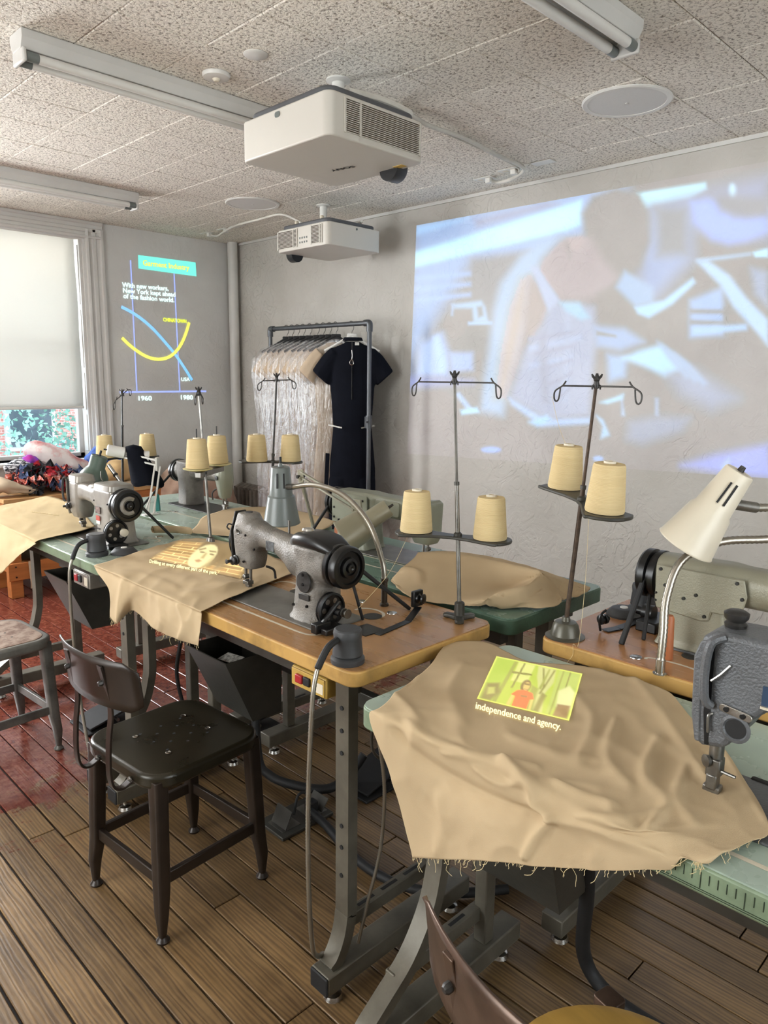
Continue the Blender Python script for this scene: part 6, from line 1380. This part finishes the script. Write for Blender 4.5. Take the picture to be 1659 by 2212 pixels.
p1 = projector('large white ceiling projector nearest the camera with a wide side vent', 1.82, 2.325, 2.125, 2.665, 2.45, 2.60, (('y', 2.125, 1.895, 2.29, 2.475, 2.585, 16),), (2.335, 2.29, 2.458, (1, 0, 0)), (2.16, 2.46))
a_, b_ = PZ(762, 358, 2.4488), PZ(712, 368, 2.4488); u_ = (b_-a_); v_ = Vector((-u_.y, u_.x, 0)).normalized(); dwn = PZ(737, 380, 2.4488)-PZ(737, 355, 2.4488)
if v_.dot(dwn) < 0: v_ = -v_
text_obj('maker_lettering', 'SONY', a_, u_, v_, .032, M['rubber'], p1, .02, True, u_.length)
MB().box(2.27, 2.30, 2.20, 2.25, 2.4485, 2.4505).build('rating_label', M['yellow_box'], p1, world=True)
MB().prism(rrect(.03, .02, .008, 4), (1.8195, 2.42, 2.578), (0, 1, 0), (0, 0, 1), (-.002, 0, 0)).build('sensor_window', M['lampgrey'], p1, world=True)
p2 = projector('smaller looking white ceiling projector further back by the film wall', 3.25, 3.73, 3.80, 4.35, 2.455, 2.60, (('x', 3.25, 4.12, 4.33, 2.475, 2.585, 13), ('x', 3.25, 3.86, 3.97, 2.475, 2.585, 13)), (3.40, 4.36, 2.46, (0, 1, 0)), (3.55, 4.20))
for k in range(2):
    for j in range(4): MB().box(3.2485, 3.2502, 4.085-.024*j, 4.097-.024*j, 2.49+.028*k, 2.502+.028*k).build('button_mark', M['lampgrey'], p2, world=True)
MB().cyl((3.50, 3.799, 2.58), (3.50, 3.7965, 2.58), .008, n=12).build('sensor_window', M['lampgrey'], p2, world=True)
# ------------------------------------------------------------------ ceiling sockets and cables
for i, (x, y, rz, lab) in enumerate(((3.754, 2.936, 0, 'ceiling socket plate furthest from the others by the film wall, left of three'), (3.70, 2.715, 0, 'ceiling socket plate in the middle of three by the film wall'), (3.703, 2.49, 0, 'blank white ceiling plate at the right of three by the film wall'), (3.543, 5.718, 0, 'ceiling socket plate nearest the chart wall'), (3.55, 5.474, 0, 'ceiling socket plate in the middle of three near the chart wall'), (3.547, 5.254, 0, 'ceiling plate at the right of three near the chart wall'))):
    t = thing('ceiling_socket', lab, 'socket', (x, y, ZC), 0, 'white socket plates on the ceiling')
    MB().box(x-.035, x+.035, y-.065, y+.065, ZC-.006, ZC-.0005).build('plate', M['plastic_white'], t, world=True, bevel=.003)
    if i not in (2, 5):
        for dy in (-.03, .03): MB().box(x-.014, x+.014, y+dy-.018, y+dy+.018, ZC-.0072, ZC-.005).build('outlet', M['cream'], t, world=True)
        MB().box(x-.016, x+.016, y-.05, y-.015, ZC-.034, ZC-.006).build('plug', M['plastic_white'], t, world=True, bevel=.004)
def cable(label, pts, r, m=None, k=8, name='cable', cat='cable', group=None, n=8):
    o = MB().tube(catmull(pts, k), r, n).build(name, m or M['cord_white'], smooth=60); return tag(o, label, cat, group)
zc_ = ZC-.015
t = cable('white taped cable running from the near projector to the film wall sockets', [(2.2, 2.40, 2.66), (2.34, 2.43, 2.72), (2.523, 2.471, zc_), (2.75, 2.50, zc_-.012), (3.035, 2.519, zc_), (3.35, 2.55, zc_-.008), (3.62, 2.59, zc_), (3.70, 2.62, zc_-.01), (3.76, 2.74, zc_-.02), (3.79, 2.86, zc_-.015), (3.75, 2.90, zc_-.006)], .011)
cable('thin white cable beside the taped one on the ceiling', [(2.2, 2.44, 2.655), (2.40, 2.50, 2.74), (2.54, 2.50, zc_), (2.80, 2.53, zc_), (3.30, 2.58, zc_+.002), (3.66, 2.63, zc_), (3.70, 2.68, zc_-.012)], .004)
cable('white cable running from the further projector to the chart wall sockets', [(3.5, 4.30, 2.65), (3.49, 4.45, 2.73), (3.48, 4.62, zc_), (3.47, 4.9, zc_-.004), (3.49, 5.2, zc_), (3.52, 5.42, zc_-.015), (3.57, 5.60, zc_-.02), (3.55, 5.68, zc_-.008)], .009)
# spare cable coil on the near projector
for dz, dx in ((0, 0), (.014, .01), (.028, -.004)):
    pass
MB().tube(catmull([(1.95, 2.17, 2.632), (2.12, 2.165, 2.645), (2.27, 2.17, 2.64), (2.285, 2.20, 2.645), (2.12, 2.215, 2.65), (1.97, 2.21, 2.64)], 6), .013, 8).build('cable_bundle', M['cord_white'], p1, world=True)
MB().tube(catmull([(3.60, 3.86, 2.655), (3.66, 3.95, 2.665), (3.66, 4.10, 2.665), (3.58, 4.18, 2.65)], 6), .011, 8).build('cable_bundle', M['cord_white'], p2, world=True)
# ------------------------------------------------------------------ clothes rail
RX = 3.66; ya, yb, zb_ = 5.00, 3.835, 1.985
rk = thing('clothes_rail', 'dark pipe clothes rail in front of the film wall corner', 'clothes rack', (RX, (ya+yb)/2, 0))
MB().tube([(RX, ya-.03, zb_), (RX, yb+.03, zb_)], .017, 14).build('top_bar', M['pipe'], rk, world=True)
for yy in (ya, yb):
    s = 1 if yy == ya else -1
    MB().tube(catmull([(RX, yy-s*.05, zb_), (RX, yy-s*.01, zb_), (RX, yy, zb_-.012), (RX, yy, zb_-.06)], 5), .023, 14).build('elbow', M['pipe'], rk, world=True)
    MB().cyl((RX, yy, .05), (RX, yy, zb_-.05), .016, n=14).build('post', M['pipe'], rk, world=True)
    MB().cyl((RX, yy, 1.25), (RX, yy, 1.34), .023, n=14).build('post_clamp', M['pipe'], rk, world=True)
    q = MB().cyl((RX-.02, yy-.01, 1.295), (RX-.06, yy-.03, 1.295), .006, n=10); q.build('clamp_bolt', M['pipe'], rk, world=True)
    MB().tube([(RX-.06, yy-.03, 1.255), (RX-.06, yy-.03, 1.335)], .007, 8).build('clamp_wing', M['pipe'], rk, world=True)
    MB().box(RX-.28, RX+.28, yy-.02, yy+.02, .02, .06).build('rail_foot', M['pipe'], rk, world=True, bevel=.005)
    for xx in (RX-.25, RX+.25): MB().lathe([(.02, 0), (.02, .02), (.01, .022)], (xx, yy, 0), n=12).build('foot_pad', M['rubber'], rk, world=True)
def ring(c, u, v, a, b_, n=20, fold=0, ph=0):
    return [V(c)+V(u)*(a*math.cos(t)*(1+fold*math.sin(7*t+ph)))+V(v)*(b_*math.sin(t)*(1+fold*math.sin(5*t+ph))) for t in np.linspace(0, 2*math.pi, n, endpoint=False)]
bagm, t, b = nt('clear garment bag'); L = t.links.new
tr = node(t, 'ShaderNodeBsdfTransparent'); gl = node(t, 'ShaderNodeBsdfGlossy'); gl.inputs[1].default_value = .18; df = node(t, 'ShaderNodeBsdfDiffuse'); df.inputs[0].default_value = (.86, .85, .88, 1)
tc = node(t, 'ShaderNodeTexCoord'); nz = node(t, 'ShaderNodeTexNoise', Scale=9.0, Detail=4.0, Distortion=1.5); mp = node(t, 'ShaderNodeMapping'); mp.inputs['Scale'].default_value = (3.5, 3.5, .55)
L(tc.outputs['Object'], mp.inputs[0]); L(mp.outputs[0], nz.inputs['Vector'])
bp = node(t, 'ShaderNodeBump', Strength=.9, Distance=.035); L(nz.outputs[0], bp.inputs['Height']); L(bp.outputs[0], gl.inputs['Normal']); L(bp.outputs[0], df.inputs['Normal'])
m1 = node(t, 'ShaderNodeMixShader'); m1.inputs[0].default_value = .10; m2 = node(t, 'ShaderNodeMixShader'); m2.inputs[0].default_value = .14
L(tr.outputs[0], m1.inputs[1]); L(df.outputs[0], m1.inputs[2]); L(m1.outputs[0], m2.inputs[1]); L(gl.outputs[0], m2.inputs[2]); L(m2.outputs[0], t.nodes['Material Output'].inputs[0])
def hanger(y, label, ang, x=RX, white=False):
    t = thing('clothes_hanger', label, 'hanger', (x, y, 1.87), ang, 'hangers on the clothes rail')
    hk = MB().tube(catmull([(.0, 0, .035), (.0, .0, .06), (.012, 0, .085), (.010, 0, .125), (-.006, 0, .137), (-.021, 0, .128)], 5), .0028, 7).build('hook', M['steel'], t)
    MB().tube(catmull([(-.20, 0, -.075), (-.10, 0, -.02), (-.03, 0, .022), (0, 0, .035), (.03, 0, .022), (.10, 0, -.02), (.20, 0, -.075)], 5), .009, 8).build('hanger_arms', M['plastic_white'] if white else M['rubber'], t)
    MB().box(-.035, .035, -.007, .007, .0, .05).build('hanger_neck', M['plastic_white'] if white else M['rubber'], t, bevel=.006)
    return t
def jumpsuit(q, hem, w=1.0, th=1.0, ph=0, sl=1.0):
    """body (local: x across, y depth, z world height)"""
    secs = [(1.862, .055, .030), (1.845, .085, .040), (1.815, .165, .052), (1.78, .195, .060), (1.70, .19, .070), (1.58, .180, .075), (1.40, .165, .075), (1.25, .155, .070), (1.10, .17, .078), (.95, .185, .080), (.80, .185, .075)]
    q.loft([ring((0, 0, z), (1, 0, 0), (0, 1, 0), a*w, b_*th, 28, .02, ph+z*3) for z, a, b_ in secs])
    for s in (-1, 1):
        q.loft([ring((s*c, 0, z), (1, 0, 0), (0, 1, 0), a*w, b_*th, 18, .04, ph+z*4) for z, c, a, b_ in ((.86, .085, .098, .074), (.70, .092, .090, .070), (.55, .098, .088, .066), (hem, .100, .092, .066))])
        q.loft([ring((s*x*sl, 0, z), (0, 1, 0), d, b_, a, 18, .05, ph) for x, z, a, b_, d in ((.15, 1.775, .060, .055, (.64*s, 0, .77)), (.215, 1.71, .070, .056, (.64*s, 0, .77)), (.27, 1.64, .076, .056, (.70*s, 0, .71)), (.295, 1.60, .080, .056, (.74*s, 0, .67)))])
    return q
# navy black jumpsuit facing the camera
an = R(-47)
t = thing('jumpsuit', 'black short-sleeved jumpsuit at the near end of the clothes rail', 'jumpsuit', (RX+.03, 4.04, 0), an)
fuse(jumpsuit(MB(), .38, .92, 1, 0, .80).build('garment', M['navy'], t), .009, 4)
MB().rings([((0, -.012, 1.868), (1, 0, 0), (0, 1, 0), .15, .09, .04), ((0, -.006, 1.892), (1, 0, 0), (0, 1, 0), .13, .075, .035)]).build('collar', M['navy'], t, bevel=.004)
MB().box(-.0015, .0015, -.085, -.072, 1.45, 1.86).build('zip', M['iron'], t)
MB().tube(catmull([(.0, -.09, 1.80), (.004, -.095, 1.76), (.0, -.095, 1.735), (-.014, -.095, 1.715), (-.006, -.095, 1.695), (.012, -.095, 1.70), (.010, -.095, 1.72), (0, -.095, 1.735)], 5), .003, 6).build('zip_pull', M['chrome'], t)
for s, r_ in ((-1, .2), (1, -.1)): MB().bar((s*.07, -.088, 1.245), (s*.17, -.082, 1.245+.02*(1 if s < 0 else 1)), .006, .010).build('pocket_zip', M['chrome'], t)
MB().bar((-.183, -.02, 1.05), (-.195, -.02, .78), .012, .03, up=(1, 0, 0)).build('hanging_belt', M['navy'], t)
MB().box(.02, .05, -.068, -.060, 1.835, 1.855).build('neck_label', M['plastic_white'], t)
hanger(4.04, 'white hanger holding the black jumpsuit', R(-47), RX+.02, True)
gar = MB(); jumpsuit(gar, .55, .92, .8); gar_me = None
ords = ['first', 'second', 'third', 'fourth', 'fifth', 'sixth', 'seventh', 'eighth', 'ninth', 'tenth']
ys_ = [4.78, 4.71, 4.64, 4.57, 4.49, 4.40, 4.33, 4.26, 4.19]
proto = None
for k, y in enumerate(ys_):
    a = R(-38+random.uniform(-3, 3)); lab = '%s oatmeal jumpsuit in a clear plastic bag counting from the left post' % ords[k]
    hanger(y, '%s black hanger on the clothes rail counting from the left post' % ords[k], a)
    if k < 3:
        t = thing('bagged_jumpsuit', lab, 'jumpsuit', (RX, y, 0), a, 'bagged oatmeal jumpsuits on the clothes rail')
        fuse(jumpsuit(MB(), .55, .86+.03*k, .36, k*2.1, .74).build('garment', M['linen'], t), .008, 3)
        rows = []
        for i, (z, w, d) in enumerate(((1.885, .05, .02), (1.87, .09, .03), (1.82, .205, .06), (1.74, .27, .075), (1.60, .285, .085), (1.40, .26, .09), (1.2, .235, .10), (1.0, .235, .10), (.8, .24, .10), (.62, .235, .095), (.52, .24, .095))):
            rows.append(ring((0, 0, z), (1, 0, 0), (0, 1, 0), w, d*.42, 40, .075 if i > 2 else .02, k*1.7+z*5))
        MB().loft(rows, cap=False).build('plastic_bag', bagm, t, smooth=60)
        proto = (proto or [])+[t]
    else:
        t = copy_tree(proto[k % 3]); t.location = (RX, y, 0); t.rotation_euler = (0, 0, a); t['label'] = lab
# ------------------------------------------------------------------ pine bench by the window
bn = thing('pine_bench', 'orange pine workbench below the window heaped with fabric', 'bench', (2.3, 5.72, 0))
bx0, bx1, by0, by1, bz = 1.69, 2.90, 5.46, 5.98, .735
MB().box(bx0, bx1, by0, by1, bz-.03, bz).build('bench_top', mat('pale pine board', '#c79a66', .45, 0, .1, 4, stretch=(.4, 4, 4)), bn, world=True, bevel=.003)
MB().box(bx0+.01, bx1-.01, by0+.01, by0+.04, bz-.14, bz-.03).build('front_rail', M['pine'], bn, world=True, bevel=.003)
MB().box(bx0+.01, bx0+.04, by0+.01, by1-.01, bz-.14, bz-.03).build('side_rail', M['pine'], bn, world=True, bevel=.003)
for xx in (bx0+.02, bx1-.11):
    for yy in (by0+.045, by1-.12): MB().box(xx, xx+.085, yy, yy+.085, 0, bz-.03).build('leg', M['pine'], bn, world=True, bevel=.003)
MB().box(bx0+.0, bx1-.0, by0+.01, by0+.04, .14, .265).build('lower_rail', M['pine'], bn, world=True, bevel=.003)
MB().box(bx0+.03, bx1-.03, by0+.05, by1-.02, .18, .20).build('shelf', M['pine'], bn, world=True)
screws(bn, [(bx0+.05-bn.location.x, by0+.01-bn.location.y, z) for z in (.165, .24, bz-.06, bz-.11)], (0, -1, 0), .007)
# ruffled scraps
def ruffle(seed, r=.06):
    rnd = random.Random(seed); n = 36; rows = []; p1_, p2_ = rnd.random()*6, rnd.random()*6
    for f in (0, .4, .75, 1):
        rows.append([(r*(.18+.82*f)*math.cos(t)*(1+.15*math.sin(3*t+p1_)), r*(.18+.82*f)*math.sin(t)*(1+.12*math.sin(2*t+p2_)), .012+r*.42*f*math.sin(6*t+p1_+f)+r*.25*f*math.sin(11*t+p2_)+r*.25*(1-f)) for t in np.linspace(0, 2*math.pi, n, endpoint=False)])
    q = MB().loft(rows, cap=False); q.xf(Matrix.Rotation(rnd.uniform(-.5, .5), 4, 'X') @ Matrix.Rotation(rnd.uniform(-.5, .5), 4, 'Y')); return q
rcol = {'red': mat('red print cotton', '#b3202e', .9, 0, .3, 60), 'navy': mat('navy print cotton', '#24304a', .9, 0, .3, 60, col2='#6f7fa8', lo=.3, hi=.62), 'white': mat('white print cotton', '#b9adb0', .9, 0, .2, 60, col2='#c0505a', lo=.36, hi=.48), 'black': mat('black cotton', '#1d1d22', .9), 'coral': mat('coral print cotton', '#c9604f', .9, 0, .2, 60, col2='#e8d8d0', lo=.35, hi=.5)}
ms = {}
for nm, mm in rcol.items():
    for s_ in range(3):
        me = ruffle(hash(nm) % 97*0+len(nm)*7+s_, .062).mesh('ruffled_scrap', mm, 60); ms[nm, s_] = me
cnt = 0
for k in range(120):
    u, v = random.random(), random.random()
    x = 1.86+.62*u; y = 5.52+.36*v
    hgt = .15*math.exp(-((x-2.03)/.20)**2-((y-5.70)/.2)**2)+.08*math.exp(-((x-2.32)/.14)**2-((y-5.7)/.2)**2)+.02
    z = bz+.012+hgt*random.uniform(.35, 1.0)
    nm = random.choice(['red', 'red', 'red', 'coral', 'coral', 'navy', 'navy', 'black', 'white'] if x < 2.2 else ['red', 'navy', 'white', 'navy'])
    o = put('ruffled_scrap', ms[nm, k % 3]); o.location = (x, y, z); o.rotation_euler = (random.uniform(-.6, .6), random.uniform(-.6, .6), random.uniform(0, 6)); s = random.uniform(.7, 1.15); o.scale = (s, s, s)
    tag(o, 'crumpled %s ruffled scrap in the fabric heap under the window' % nm, 'fabric scrap', '%s ruffled scraps in the heap' % nm)
def lump(name, label, cat, pts, rad, m, seed=0, amp=.25, flat=1.0):
    """soft lumpy body along a path"""
    P = catmull(pts, 6); rows = []
    n = len(P)
    for i, p in enumerate(P):
        f = i/(n-1); r = np.interp(f, np.linspace(0, 1, len(rad)), rad); d = (P[min(i+1, n-1)]-P[max(i-1, 0)]).normalized(); u = Vector((-d.y, d.x, 0)).normalized(); w = d.cross(u)
        if w.z < 0: w = -w
        rows.append([p+u*r*math.cos(a)*(1+amp*mnoise.noise(Vector((math.cos(a)*1.5+seed, math.sin(a)*1.5, f*5))))+w*r*flat*math.sin(a)*(1+amp*mnoise.noise(Vector((math.cos(a)*2, math.sin(a)*2+seed, f*7+3)))) for a in np.linspace(0, 2*math.pi, 22, endpoint=False)])
    return tag(MB().loft(rows).build(name, m, smooth=70), label, cat)
lump('plastic_bag', 'white and pink plastic bag lying on the fabric heap before the window', 'bag', [(2.00, 5.90, 1.01), (2.09, 5.88, 1.02), (2.25, 5.84, .93), (2.44, 5.80, .83)], [.03, .085, .10, .07], mat('white pink plastic', '#e8dedc', .3, 0, .1, 5, col2='#d98a8a', lo=.40, hi=.52), 3)
lump('plastic_bag', 'magenta plastic bag end poking from the fabric heap', 'bag', [(1.95, 5.84, .95), (2.01, 5.84, .955), (2.07, 5.83, .94)], [.02, .05, .03], mat('magenta film', '#c22fa0', .3, 0, .2, 12, col2='#7a4bc4', lo=.4, hi=.6), 5)
lump('plastic_bag', 'blue plastic bag on the bench behind the green lamp', 'bag', [(2.44, 5.86, .80), (2.52, 5.86, .90), (2.60, 5.84, .98), (2.72, 5.82, .84)], [.05, .085, .075, .05], mat('bright blue film', '#2d63c8', .35, 0, .2, 10), 9)
lump('fabric_bundle', 'black and white striped cloth bundle at the back of the heap', 'fabric', [(1.84, 5.86, .89), (1.95, 5.84, .92), (2.06, 5.82, .90)], [.03, .06, .03], mat('striped cotton', '#d8d8dc', .9, 0, .1, 30, col2='#2a2c33', lo=.48, hi=.52, stretch=(1, 1, 5)), 2)
lump('fabric_bundle', 'loose oatmeal fabric at the left end of the bench', 'fabric', [(1.60, 5.64, .80), (1.72, 5.60, .82), (1.84, 5.56, .79), (1.96, 5.54, .765)], [.07, .10, .065, .03], M['linen'], 12, .4, .55)
lump('fabric_bundle', 'folded tan fabric beside the black draped lamp on the bench', 'fabric', [(2.44, 5.60, .79), (2.58, 5.58, .86), (2.72, 5.58, .83), (2.86, 5.58, .78)], [.05, .11, .10, .05], mat('tan cotton', '#c9a878', .9, 0, .1, 8), 14, .35, .8)
lump('fabric_bundle', 'coiled pale cloth strips on the bench edge', 'fabric', [(2.55, 5.50, .755), (2.66, 5.49, .765), (2.78, 5.49, .755)], [.02, .03, .02], M['linen'], 17, .5, .6)
lump('fabric_bundle', 'dusty pink fabric spilling over beside the bench', 'fabric', [(2.96, 5.52, .55), (3.05, 5.50, .70), (3.20, 5.50, .74), (3.42, 5.52, .66), (3.50, 5.52, .45)], [.10, .15, .17, .16, .12], mat('dusty pink cotton', '#bfa08c', .9, 0, .12, 7), 21, .3, 1.0)
lump('fabric_bundle', 'olive fabric pile on the bench shelf', 'fabric', [(1.80, 5.70, .30), (2.05, 5.68, .38), (2.30, 5.68, .36), (2.5, 5.7, .28)], [.10, .17, .16, .08], mat('olive cotton', '#5b5643', .95, 0, .25, 12), 25, .4, .8)
crate = MB().box(2.93, 3.55, 5.36, 5.68, .0, .46).build('storage_crate', M['pine'], smooth=0, bevel=.004); tag(crate, 'low wooden crate under the dusty pink fabric', 'crate')
st_ = MB().sweep([(1.84, 5.468, .27), (1.838, 5.455, .22), (1.842, 5.452, .10), (1.84, 5.455, .07)], [(-.014, -.001), (.014, -.001), (.014, .001), (-.014, .001)], up=(1, 0, 0)).build('cloth_strip', M['linen']); tag(st_, 'pale cloth strip hanging over the lower bench rail', 'cloth')
# ribbed clear jar
t = thing('ribbed_jar', 'translucent ribbed plastic tumbler on the bench edge', 'jar', (2.72, 5.42, .735))
jm, tt, b = nt('ribbed clear plastic'); b.inputs['Base Color'].default_value = (.9, .85, .83, 1); b.inputs['Transmission Weight'].default_value = .5; b.inputs['Roughness'].default_value = .3
MB().loft([[(2.80+(r+.004*math.cos(20*a))*math.cos(a), 5.50+(r+.004*math.cos(20*a))*math.sin(a), z) for a in np.linspace(0, 2*math.pi, 80, endpoint=False)] for r, z in ((.05, .736), (.062, .78), (.066, .85), (.05, .90))]).build('jar_body', jm, t, world=True)
# ------------------------------------------------------------------ floor fittings, pedals and cables
ob = thing('floor_socket_box', 'black floor socket box with open lids beside the stool', 'socket', (1.52, 1.955, 0))
rt_ = Matrix.Translation((1.52, 1.957, 0)) @ Matrix.Rotation(R(0), 4, 'Z')
MB().box(1.40, 1.635, 1.885, 2.035, .0005, .014).build('cover_plate', M['dark'], ob, world=True, bevel=.003)
for x0_, x1_ in ((1.42, 1.50), (1.545, 1.625)):
    MB().box(x0_, x1_, 1.91, 2.0, .0135, .0155).build('socket_frame', M['steel'], ob, world=True); 
MB().bar((1.435, 1.955, .015), (1.465, 1.955, .075), .085, .004, up=(1, 0, 0)).build('lid', M['dark'], ob, world=True, bevel=.001)
MB().bar((1.60, 1.955, .015), (1.635, 1.955, .055), .085, .004, up=(1, 0, 0)).build('lid', M['dark'], ob, world=True, bevel=.001)
MB().box(1.56, 1.60, 1.93, 1.965, .015, .055).build('plug', M['rubber'], ob, world=True, bevel=.004)
def pedal(label, x, y, a):
    t = thing('foot_pedal', label, 'pedal', (x, y, 0), R(a), 'black foot pedals under the tables')
    MB().box(-.13, .13, -.10, .10, .0, .010).build('pedal_base', M['rubber'], t, bevel=.003)
    MB().bar((-.11, 0, .02), (.11, 0, .075), .17, .010).build('treadle', M['rubber'], t, bevel=.003)
    MB().cyl((.02, -.09, .03), (.02, .09, .03), .008, n=10).build('pivot_rod', M['steel'], t)
pedal('black foot pedal under the oak-topped table', 1.83, 1.98, 0) if False else None
pedal('black foot pedal under the dark green table', 1.90, 1.95, 0)
pedal('black foot pedal between the oak-topped and window end tables', 1.80, 2.70, 0)
pedal('black foot pedal under the window end table', 1.36, 3.20, 0)
BK = M['rubber']
cable('thick black cable bundle looping across the floor behind the stool', [(1.66, 2.36, .70), (1.64, 2.38, .35), (1.62, 2.34, .06), (1.60, 2.24, .03), (1.62, 2.12, .03), (1.70, 2.00, .03), (1.80, 1.98, .06), (1.86, 1.96, .13)], .018, BK)
cable('thick black cable from the floor socket towards the near table leg', [(1.56, 1.94, .03), (1.555, 1.84, .02), (1.52, 1.70, .02), (1.50, 1.55, .02), (1.53, 1.40, .02), (1.62, 1.28, .02), (1.75, 1.18, .02)], .015, BK)
cable('black plug lead curling out of the floor socket', [(1.58, 1.95, .05), (1.56, 1.96, .09), (1.53, 1.965, .085), (1.50, 1.95, .03)], .005, BK)
cable('thick black cable hanging under the foreground table to the floor', [(1.40, .74, .60), (1.46, .76, .40), (1.58, .82, .12), (1.60, .76, .03), (1.60, .62, .02), (1.62, .40, .02), (1.60, .1, .02)], .019, BK)
cable('thin grey cable loop behind the near table leg', [(1.33, 1.36, .70), (1.36, 1.40, .56), (1.42, 1.40, .50), (1.48, 1.34, .54), (1.50, 1.30, .60)], .0045, M['steel'])
cable('black cable dangling from the far frame of the oak-topped table', [(1.40, 2.50, .80), (1.38, 2.50, .60), (1.36, 2.51, .45), (1.38, 2.50, .30), (1.39, 2.48, .24)], .008, BK)
ribbed_t = thing('armoured_hose', 'thin ribbed metal hose rising from the floor to the foreground table', 'hose', (1.2, 1.24, .1)); ribbed('hose', [(1.13, 1.15, .80), (1.17, 1.16, .62), (1.20, 1.20, .42), (1.19, 1.235, .25), (1.17, 1.25, .13)], .005, ribbed_t, pitch=.007)
# ------------------------------------------------------------------ loose threads
def thread(label, pts): return tag(MB().tube(catmull(pts, 6), .0006, 4).build('thread', M['thread'], smooth=60), label, 'thread')
thread('thread running from the left cone of the oak table stand down to the bobbin', [(1.535, 1.43, 1.165), (1.46, 1.44, 1.05), (1.335, 1.432, .975)])
thread('thread hanging from the left guide of the leaning stand to its cone', [(1.69, 1.075, 1.56), (1.74, 1.08, 1.48), (1.795, 1.085, 1.42)])
thread('loose thread falling over the edge of the reddish table below the leaning stand', [(1.66, .93, 1.29), (1.655, .925, 1.1), (1.65, .93, .93), (1.64, .94, .926), (1.632, .935, .90), (1.630, .95, .87), (1.631, .93, .86)])
